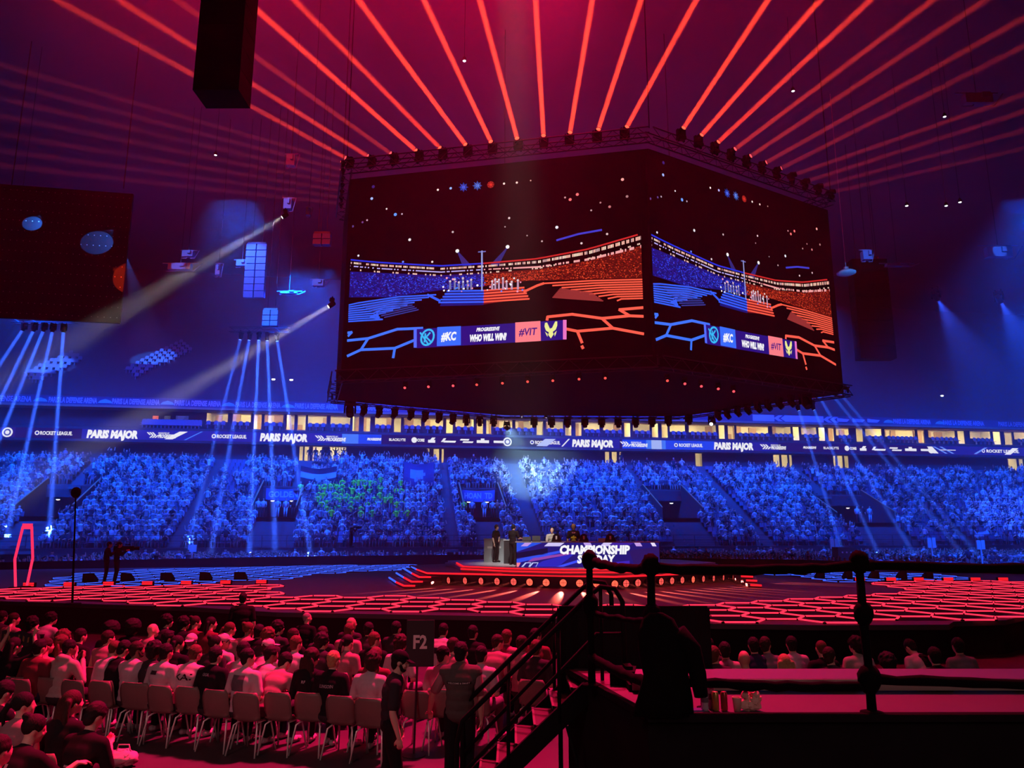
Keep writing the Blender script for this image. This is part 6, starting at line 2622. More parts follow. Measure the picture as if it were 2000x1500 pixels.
def chair(loc, rot, label, group='tan plastic chairs on the floor'):
    root = empty('plastic_chair', loc, (0, 0, rot), label=label, cat='chair', group=group)
    link('shell', CH[0], root)
    for l in CH[1]:
        link('leg', l, root)
    link('seat_frame', CH[2], root)
    return root


F_ = {}


def sit(name):
    if name not in F_:
        spec = {'up': dict(lean=4, yaw=-12), 'right': dict(lean=6, yaw=-42), 'fwd': dict(lean=16, yaw=-8), 'fwdr': dict(lean=18, yaw=-40, arms='knees'), 'slump': dict(lean=34, yaw=-30, pitch=28, arms='knees'),
                'clap': dict(lean=6, yaw=-30, arms='clap'), 'phone': dict(lean=14, yaw=-10, pitch=30, arms='phone'), 'hood': dict(lean=10, yaw=-34, arms='clap', sleeve='long', hood=True),
                'armsup': dict(lean=2, yaw=-20, arms='up'), 'long': dict(lean=7, yaw=-20, sleeve='long'), 'left': dict(lean=6, yaw=20), 'tank': dict(lean=7, yaw=-30, sleeve='none'), 'reach': dict(lean=20, yaw=-38, pitch=12, arms='reach'),
                'bow': dict(lean=42, yaw=8, pitch=40, arms='knees')}[name]
        F_[name] = seated('sit_' + name, **spec)
    return F_[name]


def top_of(fig):
    c = fig['head'].translation
    return c.z + .135, c.y


# near row, left to right: chair pixel (centre, top of the back), then the person: head pixel x, pose, looks
NEAR = [(28, 1325, 30, 'armsup', 'long', 'black', 'black', 'person with long dark hair in black holding up a dark scarf in the near row', None),
        (88, 1326, 92, 'tank', 'short', 'dark', 'mauve', 'person in a mauve tank top with bare shoulders in the near row', None),
        (141, 1331, 138, 'hood', 'short', 'black', 'pale', 'person in a pale hooded sweater with raised clasped hands in the near row', None),
        (199, 1332, 226, 'fwd', 'buzz', 'brown', 'white', 'leftmost of the four men in white t-shirts in the near chair row', None),
        (257, 1336, 270, 'right', 'short', 'dark', 'white', 'bearded man in plain white t-shirt looking right, second of the four white shirts', None),
        (311, 1342, 327, 'up', 'short', 'black', 'white', 'man in a white t-shirt with a small dark print between the shoulders', None),
        (365, 1344, 384, 'fwd', 'short', 'brown', 'white', 'man in a white t-shirt with dark letters low on the back', None),
        (420, 1350, 424, 'up', 'short', 'black', 'black', 'man in a black t-shirt with the small grey word on the back', None),
        (479, 1356, 487, 'right', 'short', 'black', 'white', 'man in a white t-shirt with a big dark square on the back', None),
        (541, 1355, 560, 'slump', 'short', 'black', 'pink', 'hunched person in a dusty pink sweater looking down', None),
        (601, 1356, 612, 'long', 'longcurly', 'dark', 'black', 'person with long dark curly hair in a black jacket in the near row', None),
        (663, 1362, 654, 'up', 'short', 'blond', 'black', 'fair haired person in a black jersey with a pale strip of letters', None),
        (720, 1367, 729, 'left', 'curly', 'dark', 'white', 'dark curly haired person in a white t-shirt left of the man in the cap', None),
        (812, 1352, None, None, None, None, None, None, None),
        (858, 1349, 868, 'right', 'short', 'black', 'white', 'person in a white t-shirt seated just left of the security guard', None)]
WHO = ['the person with the scarf', 'the mauve tank top', 'the hooded sweater', 'the leftmost white t-shirt', 'the bearded man in white', 'the white t-shirt with the small print', 'the white t-shirt with letters low', 'the black t-shirt man',
       'the dark square print', 'the hunched pink sweater', 'the long curly hair and black jacket', 'the fair haired black jersey', 'the curly haired white t-shirt', None, 'the white t-shirt beside the guard']
for i, (cx, cyy, hx, pose, hair, hcol, shirt, lab, _) in enumerate(NEAR):
    bt = at_z(cx, cyy, .82)
    loc = Vector((bt.x, bt.y, 0)) + FWD * .22
    chair(loc, ROW, 'tan plastic chair with chrome legs under %s' % WHO[i] if WHO[i] else 'empty tan plastic chair right behind the man in the cap')
    if pose is None:
        continue
    fig = sit(pose)
    tz, ty = top_of(fig)
    hy = loc.y + FWD.y * (ty + .05)
    hp = at_y(hx, 1262, hy)
    s = 1.04
    q = Vector((hp.x, hy, 0)) - FWD * (ty * s)
    q.z = 0
    o = person(fig, lab, q, ROW, hair, hcol, shirt, 'dark', None, None, beard=(i == 4), scale=s)
    if i == 5:
        back_print(o, fig, '', .93, .05, CL['dark'], .12, True, -.05)
    if i == 6:
        back_print(o, fig, 'KAI', .86, .08, CL['black'], .26)
    if i == 7:
        back_print(o, fig, 'GIGA', .96, .035, (.30, .30, .32), .11, x=-.02)
    if i == 8:
        back_print(o, fig, '', .80, .20, (.10, .09, .10), .20, True, -.02)
    if i == 10:
        back_print(o, fig, 'RF', .90, .035, (.45, .45, .45), .06)
    if i == 11:
        back_print(o, fig, 'LUNGOIN', .88, .04, (.40, .36, .38), .20)
    if i == 0:
        m = MB()
        n = 12
        for k in range(n):
            a, b = -.30 + .6 * k / n, -.30 + .6 * (k + 1) / n
            za, zb = .02 * math.sin(k), .02 * math.sin(k + 1)
            m.quad((a, 0, za), (b, 0, zb), (b, .01, zb + .2), (a, .01, za + .2))
            m.quad((a, .02, za), (a, .03, za + .2), (b, .03, zb + .2), (b, .02, zb))
            if k % 2:
                m.quad((a + .01, -.004, za + .06), (b - .005, -.004, zb + .06), (b - .005, .0, zb + .14), (a + .01, .0, za + .14), 1)
        sc = at_y(28, 1259, q.y + .16)
        m.build('fan_scarf', [mat('scarf_dark', CL['dark'], .9), mat('scarf_gold', (.30, .16, .06), .9)], loc=(sc.x, sc.y, sc.z), rot=(0, 0, ROW), label='dark knitted fan scarf held up at the left edge', cat='scarf')

# rows behind, by head: pixel x, pixel y of the top of the head, pose, hair, hair colour, shirt
BACK = [  # second row
    [(160, 1226, 'up', 'short', 'black', 'black', 'upright man in a black t-shirt'), (125, 1240, 'clap', 'longcurly', 'brown', 'dark', 'person with long brown curls'), (82, 1247, 'up', 'short', 'black', 'maroon', 'short haired person in dark red'),
     (215, 1230, 'tank', 'short', 'dark', 'mauve', 'person in a strapped tank top'), (245, 1250, 'phone', 'short', 'black', 'black', 'person bent over a phone in black'), (305, 1252, 'up', 'curly', 'black', 'dark', 'dark curly haired person in dark clothes'),
     (350, 1240, 'right', 'long', 'black', 'black', 'long haired person in black'), (422, 1240, 'right', 'bun', 'black', 'dark', 'person with a bun in a jersey numbered two'), (480, 1252, 'right', 'short', 'black', 'white', 'person with glasses in a bright white top'),
     (530, 1260, 'fwdr', 'short', 'black', 'white', 'dark haired man in a white t-shirt leaning forward'), (580, 1240, 'long', 'short', 'brown', 'white', 'person in white with letters on the shoulder'), (632, 1236, 'right', 'curly', 'black', 'dark', 'curly haired person with bright patches on the shoulders'),
     (680, 1238, 'up', 'ponytail', 'black', 'mauve', 'person with a black ponytail'), (736, 1262, 'up', 'long', 'brown', 'maroon', 'person with reddish hair behind the curly white shirt'), (784, 1240, 'up', 'curly', 'dark', 'white', 'person in white with a dark vest strap, partly behind the sign'),
     (887, 1244, 'right', 'short', 'dark', 'pink', 'person in pink just left of the guard'), (941, 1260, 'up', 'short', 'black', 'white', 'person in white directly right of the guard'), (1048, 1248, 'up', 'short', 'brown', 'dark', 'dim person seated beyond the handrails')],
    # third row
    [(30, 1196, 'right', 'short', 'dark', 'pink', 'tall person in a pink t-shirt at the left'), (104, 1196, 'fwdr', 'curly', 'black', 'white', 'tall person in a white t-shirt with dark print'), (128, 1230, 'right', 'curly', 'brown', 'mauve', 'person behind the long brown curls'),
     (220, 1216, 'up', 'afro', 'black', 'dark', 'person with a big round afro at the left'), (262, 1212, 'up', 'afro', 'black', 'black', 'person with a wide afro'), (300, 1216, 'right', None, 'grey', 'pink', 'bald person in pink'),
     (332, 1230, 'right', 'short', 'black', 'dark', 'dark haired person in dark clothes in the middle of the block'), (376, 1236, 'left', 'buzz', 'grey', 'black', 'person in a white cap turned backwards'), (438, 1236, 'right', 'short', 'dark', 'white', 'person in a white cap leaning right'),
     (452, 1214, 'right', 'ponytail', 'brown', 'pink', 'person with brown tied hair in pink'), (488, 1214, 'right', 'bun', 'brown', 'pink', 'person with brown hair and a hair tie in pink'), (528, 1226, 'right', 'curly', 'brown', 'dark', 'brown curly haired person'),
     (526, 1246, 'fwdr', 'short', 'dark', 'white', 'person in a bright white cap with brim'), (576, 1226, 'right', 'short', 'dark', 'black', 'person in black next to the standing grey haired man'), (632, 1222, 'up', 'short', 'dark', 'dark', 'dim head in front of the barrier'),
     (684, 1216, 'up', 'short', 'brown', 'pink', 'brown haired person in pink below the last row'), (734, 1233, 'right', 'short', 'brown', 'black', 'brown haired person left of the sign'), (868, 1216, 'fwd', 'short', 'black', 'white', 'dark haired person in a printed white t-shirt right of the sign'),
     (972, 1238, 'fwdr', 'short', 'dark', 'pink', 'person in pink leaning forward right of the guard'), (1022, 1240, 'right', 'short', 'dark', 'pink', 'person in bright pink beyond the upper handrail')],
    # last row before the stage skirt
    [(8, 1192, 'up', 'short', 'black', 'dark', 'dim person at the left edge'), (66, 1204, 'up', 'curly', 'black', 'dark', 'dim person between the two tall persons'), (328, 1200, 'right', 'curly', 'black', 'dark', 'person with big dark hair'),
     (362, 1204, 'right', 'curly', 'black', 'black', 'person with wavy dark hair'), (384, 1202, 'right', 'bun', 'dark', 'maroon', 'person with a raised hair knot'), (414, 1204, 'right', 'long', 'black', 'maroon', 'long haired person in dark red'),
     (508, 1218, 'up', 'short', 'black', 'black', 'dim person in black'), (545, 1212, 'right', 'curly', 'black', 'dark', 'dim curly person'), (687, 1204, 'right', None, 'grey', 'dark', 'bald dim person at the back'),
     (722, 1214, 'up', 'short', 'black', 'dark', 'dim person left of the tall sign'), (775, 1212, 'up', 'short', 'black', 'dark', 'dim person beside the tall sign'), (924, 1220, 'up', 'short', 'black', 'black', 'dim person above the guard'),
     (990, 1228, 'up', 'short', 'brown', 'pink', 'brown haired person in front of the first handrail'), (1048, 1226, 'right', 'short', 'black', 'maroon', 'dark haired person behind the handrails')],
]
RN = ['second row', 'third row', 'last row']
for r, lst in enumerate(BACK):
    lst.sort()
    for k, (x, y, pose, hair, hcol, shirt, lab) in enumerate(lst):
        fig = sit(pose)
        tz, ty = top_of(fig)
        s = 1.04
        hp = at_z(x, y, tz * s)
        q = Vector((hp.x, hp.y, 0)) - FWD * (ty * s)
        cap = 'white' if 'white cap' in lab else None
        o = person(fig, lab + ', ' + RN[r], (q.x, q.y, 0), ROW + R(_prng.uniform(-6, 6)), hair, hcol, shirt, None, SKIN[3] if hair == 'afro' else None, scale=s, cap=cap or ('white' if 'bright white cap' in lab else None), capback='backwards' in lab)
        if 'numbered two' in lab:
            back_print(o, fig, '2', .72, .16, (.45, .40, .42), .10)
        if 'dark print' in lab or 'printed white' in lab:
            back_print(o, fig, '', .82, .10, CL['dark'], .22, True)
        qq = Vector((q.x, q.y, 0))
        chair(qq - FWD * .02, ROW, 'tan chair under the ' + lab.split(',')[0] + ', ' + RN[r], 'half hidden chairs of the rows behind') if r == 0 else None

# two empty chairs beyond the handrails
for x, y, lab in ((996, 1293, 'left one'), (1030, 1288, 'right one')):
    bt = at_z(x, y, .82)
    chair(Vector((bt.x, bt.y, 0)) + FWD * .22, ROW, 'empty tan plastic chair seen between the stair handrails, ' + lab)

# nearest people, lower left corner
CORNER = [(12, 1328, 'phone', 'short', 'black', 'black', 'dark haired person bent forward at the left edge of the picture', 0), (52, 1350, 'right', 'ponytail', 'black', 'mauve', 'person with a black ponytail behind the foremost person', 0),
          (72, 1394, 'reach', 'bun', 'black', 'black', 'foremost person in a black t-shirt reaching an arm to the right', 1), (146, 1346, 'long', 'long', 'dark', 'black', 'person with long straight hair in black, lower left', 1),
          (190, 1370, 'phone', 'short', 'black', 'black', 'person in a black t-shirt holding a phone in the lower left corner', 1), (4, 1432, 'up', 'short', 'dark', 'pink', 'person in pink cut by the lower left edge', 0)]
for x, y, pose, hair, hcol, shirt, lab, ch in CORNER:
    fig = sit(pose)
    tz, ty = top_of(fig)
    s = 1.04
    hp = at_z(x, y, tz * s)
    q = Vector((hp.x, hp.y, 0)) - FWD * (ty * s)
    o = person(fig, lab, (q.x, q.y, 0), ROW, hair, hcol, shirt, 'dark', SKIN[1], scale=s)
    if ch:
        chair(Vector((q.x, q.y, 0)) - FWD * .02, ROW, 'tan chair under the ' + lab.split(' in ')[0].split(',')[0] + (' with the phone' if x == 190 else '') + ', lower left')
    if x == 72:
        back_print(o, fig, '', .90, .05, (.35, .33, .34), .03, True, .02)
    if x == 190:
        back_print(o, fig, '', .80, .018, (.35, .33, .34), .07, True, -.02)
        m = MB()
        m.box((0, 0, 0), (.075, .012, .15))
        ph = m.build('phone', M['black'], loc=o.location + Matrix.Rotation(ROW, 3, 'Z') @ Vector((0, .43, .99)), rot=(R(-40), 0, ROW), label='black phone in the hands of the person in the lower left corner', cat='phone')
# pale bag on the floor beside them
p = at_z(240, 1478, .12)
m = MB()
m.ball((0, 0, .10), (.20, .15, .11), 20, 12, fn=bumps(5, .35))
m.tube([(-.10, 0, .16), (-.07, 0, .27), (.07, 0, .27), (.10, 0, .16)], .010)
m.build('tote_bag', mat('bag_cloth', (.55, .35, .38), .9), None, True, (p.x, p.y, 0), label='pale crumpled bag lying on the red lit floor, lower left', cat='bag')
# bottles under the seats
for k, (x, y) in enumerate(((252, 1428), (1000, 1372), (1014, 1378))):
    p = at_z(x, y, 0)
    m = MB()
    m.lathe([(.0, 0), (.032, 0), (.033, .13), (.028, .16), (.012, .19), (.012, .205)], n=12)
    o = m.build('water_bottle', mat('clear_plastic', (.6, .6, .6), .15, spec=.6), None, True, (p.x, p.y, 0), label='small clear water bottle on the floor ' + ('under the near chair row, left' if k == 0 else ('beyond the stair rails, left one' if k == 1 else 'beyond the stair rails, right one')), cat='bottle')
    c = MB()
    c.cyl((0, 0, .2), (0, 0, .222), .014, n=10)
    c.build('cap', M['white'], o)

# people beyond the low platform at the right
RIGHT = [(1382, 1243, 'up', 'short', 'black', 'dark', 'dim dark person beside the hanging black cloth'), (1394, 1260, 'right', 'short', 'brown', 'dark', 'person with a dark round head in the front'), (1414, 1252, 'up', 'short', 'black', 'pale', 'person in a pale shirt with a diagonal strap'),
         (1452, 1268, 'up', None, 'grey', 'black', 'small bald head low beside the strap wearer'), (1470, 1243, 'up', 'short', 'black', 'navy', 'person with a thin pale collar line'), (1494, 1242, 'right', 'short', 'dark', 'grey', 'person in grey beside the pale collar line'),
         (1544, 1241, 'up', 'short', 'black', 'white', 'tall dark head in a white shirt'), (1530, 1276, 'up', 'long', 'blond', 'black', 'long fair haired person'), (1602, 1249, 'up', 'buzz', 'brown', 'black', 'shaven head person in black'),
         (1618, 1262, 'right', 'short', 'dark', 'dark', 'dim person peeking out right of the shaven head'), (1668, 1243, 'left', 'curly', 'black', 'pale', 'dark head person in pale shirt left of the rail post'), (1730, 1275, 'up', 'curly', 'black', 'dark', 'low dark curly head right of the rail post'),
         (1776, 1248, 'bow', 'short', 'black', 'white', 'person bowed forward in a white shirt with a dark patch'), (1868, 1244, 'up', 'short', 'black', 'grey', 'dim person at the far right'), (1822, 1262, 'up', 'short', 'black', 'black', 'dim person beside the bowed one')]
for x, y, pose, hair, hcol, shirt, lab in RIGHT:
    fig = sit(pose)
    tz, ty = top_of(fig)
    s = 1.04
    hp = at_z(x, y, tz * s)
    rot = R(10)
    f = Vector((-math.sin(rot), math.cos(rot), 0))
    q = Vector((hp.x, hp.y, 0)) - f * (ty * s)
    o = person(fig, lab + ', beyond the right platform', (q.x, q.y, 0), rot, hair, hcol, shirt, 'dark', None, scale=s)
    if 'strap' in lab and 'diagonal' in lab:
        m = MB()
        m.bar((-.10, -.135, .98), (.16, -.11, .62), .035, .012, up=(0, 1, 0))
        m.build('strap', M['black'], o)
    if 'bowed' in lab:
        back_print(o, fig, '', .80, .18, CL['black'], .18, True, .03)

# grey haired man standing at the back and small standing figures
fs = standing('still', ('down', 'down'), yaw=-50)
p = at_z(596, 1207, 1.20)
person(sit('right'), 'grey shaven man in black rising above the last row, looking right', (p.x, p.y, -.0), ROW, 'buzz', 'grey', 'black', 'black', SKIN[1], scale=.98)
fsw = standing('guardstand', ('down', 'down'), yaw=-20)
for x, y, lab in ((476, 1158, 'dark figure walking before the lit floor left of the middle'), (1313, 1196, 'dark figure with a small light before the lit floor, right of the second rail post')):
    p = at_z(x, y, 1.74)
    person(fsw, lab, (p.x, p.y, 0), R(20), 'short', 'black', 'black', 'black', SKIN[1], shoes='black')

# man in the cap walking right
walk = standing('walk', ('down', 'down'), yaw=-4, pitch=14, voxel=.010, lean=5, stride=.10)
p = at_y(778, 1275, 9.1)
person(walk, 'bearded man in a dark cap and dark t-shirt standing in profile', (p.x - .06, 9.1, 0), face_rot(1, .12), 'short', 'black', 'dark', 'black', SKIN[1], cap='black', beard=True, scale=.985, shoes='black')
# security guard at the stair
gf = standing('guard', ('rail', 'down'), yaw=-14, voxel=.010, lean=3)
p = at_y(900, 1240, 9.55)
g_o = person(gf, 'guard seen from behind in a khaki vest, one hand on the stair rail', (p.x, 9.55, 0), R(-4), 'short', 'black', 'pink', 'black', SKIN[1], scale=1.0, shoes='black')
vm_ = MB()
gf['torso'](vm_, .030)
ve = remeshed(vm_, 'vest', .012)
c = link('vest', ve, g_o, color=(.085, .08, .07))
c.material_slots[0].link = 'OBJECT'
c.material_slots[0].material = M['cloth']
gf2 = dict(gf)
gf2['tree'] = BVHTree.FromPolygons([v.co for v in ve.vertices], [tuple(q.vertices) for q in ve.polygons])
back_print(g_o, gf2, '', 1.285, .03, (.03, .03, .03), .30, True)
gt = back_print(g_o, gf2, 'WELCOME & SMART', 1.29, .018, (.55, .55, .5), .27)
gt.location.y = -.004

# sign board F2 on a pole
p = at_z(808, 1476, 0)
root = empty('block_sign', (p.x, p.y, 0), label='black board on a thin pole reading F2 in pale letters', cat='sign')
bt, bb = at_y(820, 1211, p.y), at_y(820, 1302, p.y)
w = at_y(848, 1250, p.y).x - at_y(794, 1250, p.y).x
cxs = at_y(821, 1250, p.y).x - p.x
m = MB()
m.box((cxs, 0, (bt.z + bb.z) / 2), (w, .02, bt.z - bb.z))
m.build('board', mat('sign_black', (.03, .028, .03), .6), root)
m = MB()
m.text('F2', (cxs, -.013, at_y(820, 1266, p.y).z), (1, 0, 0), (0, 0, 1), at_y(820, 1241, p.y).z - at_y(820, 1266, p.y).z, 0, None, .03, 0, width=w * .50)
m.build('lettering', mat('sign_letters', (.75, .68, .64), .7), root)
m = MB()
m.tube([(0, 0, .02), (.02, .012, bb.z + .1)], .016)
m.lathe([(.0, 0), (.16, 0), (.16, .012), (.02, .03)], n=16)
m.build('pole', M['steel'], root)

# ------------------------------------------------------------------ raised platform, stairs and rail at the right
ZP = 1.5
PLAT = [(1110, 1306), (1268, 1396)]
pa, pb = at_z(1110, 1306, ZP), at_z(1268, 1396, ZP)
near_y = pb.y
far_y = pa.y
plat = [(pa.x, pa.y), (pb.x, pb.y), (9, at_z(2000, 1394, ZP).y), (9, far_y)]
m = MB()
m.prism(plat, ZP - .06, ZP)
pf = m.build('raised_platform', M['deck'], label='raised platform floor lit dull red at the lower right', cat='platform')
m = MB()
m.quad((pa.x - .01, pa.y, 0), (pb.x - .01, pb.y, 0), (pb.x - .01, pb.y, ZP), (pa.x - .01, pa.y, ZP))
m.quad((pb.x - .01, pb.y, 0), (9, plat[2][1], 0), (9, plat[2][1], ZP + .012), (pb.x - .01, pb.y, ZP + .012))
m.prism([(pb.x - .03, pb.y), (9, plat[2][1]), (9, plat[2][1] - .10), (pb.x - .03, pb.y - .10)], ZP - .04, ZP + .02)
m.prism([(pa.x - .04, pa.y), (pb.x - .04, pb.y), (pb.x + .03, pb.y), (pa.x + .03, pa.y)], ZP - .05, ZP + .015)
m.build('side_drape', M['drape'], pf)
# near black drape hanging in front of the platform, towards the camera
# dark fabric screen at the far end of the platform
m = MB()
y = far_y + .05
x0, x1 = at_y(1093, 1250, y).x, at_y(1385, 1250, y).x
z1 = at_y(1230, 1188, y).z
n = 24
for k in range(n):
    a, b = x0 + (x1 - x0) * k / n, x0 + (x1 - x0) * (k + 1) / n
    m.quad((a, y + .02 * (k % 2), .9), (b, y + .02 * ((k + 1) % 2), .9), (b, y + .02 * ((k + 1) % 2), z1), (a, y + .02 * (k % 2), z1))
m.bar((x0, y + .03, z1), (x1, y + .03, z1), .05, .05)
m.bar((x0, y + .03, 0), (x0, y + .03, z1), .05, .05, up=(0, 1, 0))
m.bar((x1, y + .03, 0), (x1, y + .03, z1), .05, .05, up=(0, 1, 0))
m.build('fabric_screen', M['drape'], label='dark fabric screen standing at the far end of the platform behind the rail posts', cat='screen')
# long low riser lying on the platform
def riser(px0, px1, lab):
    f0, f1 = at_z(px0, 1353, ZP), at_z(px1, 1347, ZP)
    yy = f0.y
    h = at_y(1600, 1326, yy).z - ZP
    dep = at_z(1600, 1307, ZP + h).y - yy
    root = empty('low_riser', ((f0.x + f1.x) / 2, yy, ZP), label=lab, cat='bench')
    L = f1.x - f0.x
    m = MB()
    m.box((0, dep / 2 + .01, h - .02), (L, dep - .02, .04))
    m.build('top_board', M['bench'], root)
    m = MB()
    m.box((0, .012, h * .56), (L, .03, h * .80))
    m.bar((-L / 2, -.006, h - .012), (L / 2, -.006, h - .012), .02, .022)
    m.build('front_board', M['bench_edge'], root)
    k = 0
    for xx in [L * (i + .5) / max(2, int(L / .9)) - L / 2 for i in range(max(2, int(L / .9)))]:
        g = MB()
        g.box((xx, dep * .5, h * .25), (.16, dep * .8, h * .5 - .002))
        g.build('foot', M['black'], root)


riser(1372, 2120, 'long low pinkish riser bench lying across the platform')
riser(1236, 1272, 'short dark wooden riser end beside the hanging black cloth')
m = MB()
p = at_z(1222, 1340, ZP)
m.box((0, 0, .08), (.26, .34, .14), Matrix.Rotation(R(-12), 3, 'Z'))
m.box((.05, 0, .17), (.08, .2, .03))
m.build('equipment_case', M['black'], loc=(p.x, p.y + .15, ZP), label='small black case on the platform left of the hanging black cloth', cat='case')

# wrapped rail
POSTS = [(1156, 1340, 1088), (1281, 1402, 1098), (1704, 1399, 1092)]
pp = []
for x, yb, yt in POSTS:
    b = at_z(x, yb, ZP)
    if x == 1281:
        b = Vector((at_y(x, yb, near_y + .06).x, near_y + .06, ZP))
    if x == 1704:
        b = Vector((at_y(x, yb, near_y + .02).x, near_y + .02, ZP))
    t = at_y(x, yt, b.y)
    pp.append((b, t))
pp.append((Vector((7.2, near_y, ZP)), Vector((7.2, near_y, pp[-1][1].z))))
for k, (b, t) in enumerate(pp[:3]):
    root = empty('rail_post', b, label=['wrapped black rail post farthest left, beside the stair head', 'wrapped black rail post in the middle with the cloth hanging from it', 'wrapped black rail post at the right with round knobs'][k], cat='rail post')
    h = t.z - b.z
    m = MB()
    m.tube([(0, 0, 0), (.004, 0, h * .3), (-.006, 0, h * .6), (0, 0, h)], [.042, .036, .040, .034], 10)
    m.lathe([(.0, 0), (.10, 0), (.10, .02), (.045, .035)], n=14)
    m.build('tube', M['wrap'], root, True)
    for f, r_ in ((.98, .085), (.22, .10) if k == 2 else (.60, .07), (.64, .085)):
        g = MB()
        g.ball((0, 0, h * f), (r_, r_, r_ * 1.25), 14, 10, fn=bumps(6, .18, k))
        g.build('knob', M['wrap'], root, True)


def railbar(a, b, r_, lab, sag=.03, seed=0):
    m = MB()
    n = 18
    pts, rs = [], []
    rr = random.Random(seed)
    for i in range(n + 1):
        f = i / n
        q = a.lerp(b, f)
        pts.append(q + Vector((0, 0, -sag * math.sin(f * PI) + rr.uniform(-.008, .008))))
        rs.append(r_ * rr.uniform(.85, 1.15))
    m.tube(pts, rs, 10)
    m.build('wrapped_rail', M['wrap'], None, True, label=lab, cat='rail')


for f0, f1, lab, r_ in ((.96, .96, 'top', .048), (.22, .18, 'lower', .045)):
    for k, who in enumerate(('left side between the first two posts', 'middle between the second and third post', 'right of the third post')):
        a = pp[k][0].lerp(pp[k][1], f0 if k else (f0 if lab == 'top' else .55 if False else f0))
        b = pp[k + 1][0].lerp(pp[k + 1][1], f1)
        railbar(a, b, r_, '%s black wrapped rail, %s' % (lab, who), .03, k + (5 if lab == 'top' else 0))
a = pp[0][0].lerp(pp[0][1], .56)
b = pp[1][0].lerp(pp[1][1], .60)
railbar(a, b, .03, 'middle thin black rail on the left side between the first two posts', .02, 11)

# black jacket and cloth hanging from the middle post
b, t = pp[1]
h = t.z - b.z
m = MB()
ring = []
for f, w, d_, off in ((.66, .06, .05, .03), (.62, .14, .07, .05), (.52, .20, .09, .06), (.40, .22, .10, .07), (.25, .20, .10, .07), (.10, .24, .11, .06), (.0, .27, .12, .05)):
    ring.append([Vector((off + (w + .02 * math.sin(5 * k + f * 9)) * math.cos(2 * PI * k / 16), (d_ + .012 * math.sin(3 * k)) * math.sin(2 * PI * k / 16), h * f + .004)) for k in range(16)])
vs = [v for r_ in ring for v in r_]
fs = [(i * 16 + k, i * 16 + (k + 1) % 16, (i + 1) * 16 + (k + 1) % 16, (i + 1) * 16 + k) for i in range(len(ring) - 1) for k in range(16)]
fs += [tuple(range(16))[::-1], tuple(range((len(ring) - 1) * 16, len(ring) * 16))]
m.add(vs, fs)
jk = m.build('hanging_jacket', M['wrap'], None, True, (b.x, b.y - .09, ZP), label='black jacket hanging from the middle rail post down to the platform', cat='jacket')
m = MB()
m.tube([(.20, 0, h * .54), (.32, -.01, h * .42), (.37, 0, h * .26), (.39, 0, h * .12)], [.085, .09, .075, .06], 12)
m.build('sleeve', M['wrap'], jk, True)
# slim dark stand with a pink lamp tip beside it
p = at_y(1374, 1392, near_y + .25)
m = MB()
m.cyl((0, 0, 0), (0, 0, at_y(1374, 1300, near_y + .25).z - ZP), .022, n=8)
m.lathe([(.0, 0), (.06, 0), (.06, .01), (.02, .02)], n=12)
st_ = m.build('slim_stand', M['black'], loc=(p.x, near_y + .25, ZP), label='slim dark stand with a pale knob on top, right of the hanging jacket', cat='stand')
m = MB()
m.ball((0, 0, at_y(1374, 1292, near_y + .25).z - ZP), (.022, .022, .03), 10, 8)
m.build('tip', mat('tip_pink', (.7, .4, .45), .5), st_, True)

# things left on the platform edge
def edge_at(px, dy=.14):
    return Vector((at_y(px, 1405, near_y + dy).x, near_y + dy, ZP))


BOT = mat('bottle_plastic', (.45, .45, .48), .12, spec=.7)
for px, hh, lab in ((1378, .20, 'left clear plastic bottle standing on the platform edge'), (1391, .235, 'taller clear plastic bottle second from left on the platform edge')):
    m = MB()
    m.lathe([(.0, 0), (.032, 0), (.034, .02), (.030, .05), (.034, .08), (.034, hh * .68), (.026, hh * .80), (.012, hh * .9), (.012, hh * .95)], n=16)
    o = m.build('plastic_bottle', BOT, None, True, edge_at(px, .16 if px == 1378 else .22), label=lab, cat='bottle')
    c = MB()
    c.cyl((0, 0, hh * .94), (0, 0, hh), .015, n=12)
    c.build('cap', M['white'], o)
    c = MB()
    c.cyl((0, 0, hh * .36), (0, 0, hh * .58), .0348, n=16, cap=False)
    c.build('paper_label', mat('bottle_label', (.12, .10, .12), .6), o)
for px, col, lab in ((1399, (.55, .36, .10), 'golden drink can on the platform edge'), (1416, (.40, .05, .05), 'red drink can on the platform edge')):
    m = MB()
    m.lathe([(.0, .004), (.022, .0), (.031, .010), (.031, .145), (.025, .160), (.024, .163)], n=18)
    o = m.build('drink_can', mat('can_paint', col, .3, metal=.5), None, True, edge_at(px), label=lab, cat='can')
    c = MB()
    c.lathe([(.0, .160), (.024, .160), (.024, .164), (.021, .160)], n=18)
    c.build('lid', M['chrome'], o)
m = MB()
m.lathe([(.0, .003), (.030, .0), (.040, .11), (.042, .118), (.039, .118), (.036, .105), (.0, .02)], n=18)
m.build('paper_cup', mat('cup_paper', (.62, .42, .34), .8), None, True, edge_at(1441), label='pale paper cup between the cans and the crumpled paper', cat='cup')
m = MB()
for k in range(9):
    a = 2 * PI * k / 9
    m.ball((.07 * math.cos(a) * (1 if k % 2 else .5) + .02, .03 * math.sin(a), .05 + .045 * (k % 3)), (.04, .035, .04), 8, 6, fn=bumps(9, .5, k))
m.ball((0, 0, .05), (.10, .05, .05), 12, 8, fn=bumps(7, .4))
m.build('crumpled_paper', mat('crumple', (.70, .45, .36), .85), None, False, edge_at(1467), label='heap of crumpled pale paper at the right of the cans', cat='paper')
m = MB()
m.box((0, 0, .006), (.16, .10, .012))
m.build('folded_cloth', mat('blue_cloth', (.10, .12, .30), .9), loc=edge_at(1357, .16), label='small folded bluish cloth left of the bottles', cat='cloth')

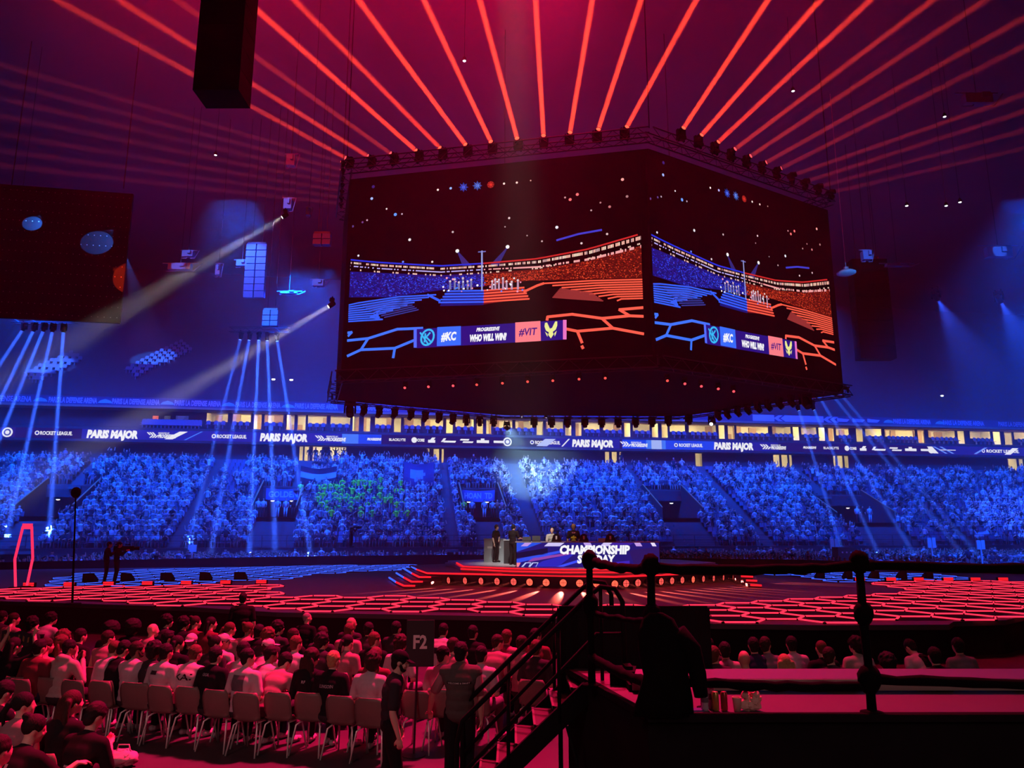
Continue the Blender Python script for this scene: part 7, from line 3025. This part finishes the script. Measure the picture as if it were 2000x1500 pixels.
# stairs going down to the left
st0, st1 = at_y(1100, 1352, 9.0), at_y(985, 1468, 9.0)
sd = (st1 - st0)
sd.y = 0
stair = empty('metal_stairs', (pa.x, 9.0, 0), label='dark open metal stairs going down left from the platform with red lit gaps', cat='stairs')
si = Matrix.Translation(-stair.location)


def stp(m, name, mt, par=None, **kw):
    o = m.build(name, mt, par or stair, **kw)
    if par is None:
        o.matrix_parent_inverse = si
    return o


TW, TE = mat('tread_wood', (.035, .015, .015), .6), mat('tread_edge', (.12, .08, .075), .5)
slope = sd.z / sd.x                                   # rise over run
top = Vector((pa.x + .22, 0, ZP))
Y0s, Y1s = 8.55, 9.45
n_st = int(ZP / .19)
for k in range(n_st):
    zz = ZP - .19 * (k + .6)
    xx = top.x - .19 * (k + .6) / slope
    m = MB()
    m.box((xx, (Y0s + Y1s) / 2, zz), (.23, Y1s - Y0s - .1, .04))
    m.box((xx - .11, (Y0s + Y1s) / 2, zz + .012), (.025, Y1s - Y0s - .1, .03), m=1)
    stp(m, 'tread', [TW, TE])
for yy, nm in ((Y0s, 'stringer'), (Y1s, 'stringer')):
    m = MB()
    a = Vector((top.x + .05, yy, ZP - .02))
    b = Vector((top.x - ZP / slope, yy, -.0))
    m.bar(a, b, .06, .20)
    stp(m, nm, M['black'])
for yy, up_ in ((Y1s + .02, 1), (Y0s - .02, 0)):
    hx0, hz0 = top.x + .10, ZP + .98
    bx = top.x - (ZP - .12) / slope
    lowz = .98 + .10
    pts = [Vector((bx, yy, 0)), Vector((bx, yy, lowz * .8)), Vector((bx + .05, yy, lowz)), Vector((hx0 - .12, yy, hz0 - .09)), Vector((hx0, yy, hz0)), Vector((hx0 + .16, yy, hz0 - .02)), Vector((hx0 + .24, yy, hz0 - .16)), Vector((hx0 + .25, yy, ZP))]
    m = MB()
    m.tube(pts, .028, 8)
    hr = stp(m, 'handrail', M['black'], smooth=True)
    m = MB()
    m.tube([Vector((bx, yy, .50)), Vector((hx0 - .05, yy, ZP + .48)), Vector((hx0 + .25, yy, ZP + .48))], .022, 8)
    for f in (.35, .70, 1.0):
        x_ = bx + (hx0 - bx) * f
        z_ = lowz + (hz0 - lowz) * f
        m.tube([Vector((x_, yy, z_ - 1.0)), Vector((x_, yy, z_ - .02))], .020, 8)
    stp(m, 'lower_rails', M['black'], smooth=True)
# cable hanging under the stairs
m = MB()
p0 = Vector((top.x - .30, 8.45, 1.05))
m.tube([p0, p0 + Vector((.10, 0, -.35)), p0 + Vector((.16, 0, -.6)), p0 + Vector((.13, 0, -.9)), Vector((p0.x + .2, 8.45, .02))], .018, 6)
m.ball(p0 + Vector((.14, 0, -.75)), (.04, .04, .09), 8, 6)
m.build('power_cable', M['black'], None, True, label='black cable with a connector hanging beside the stairs', cat='cable')
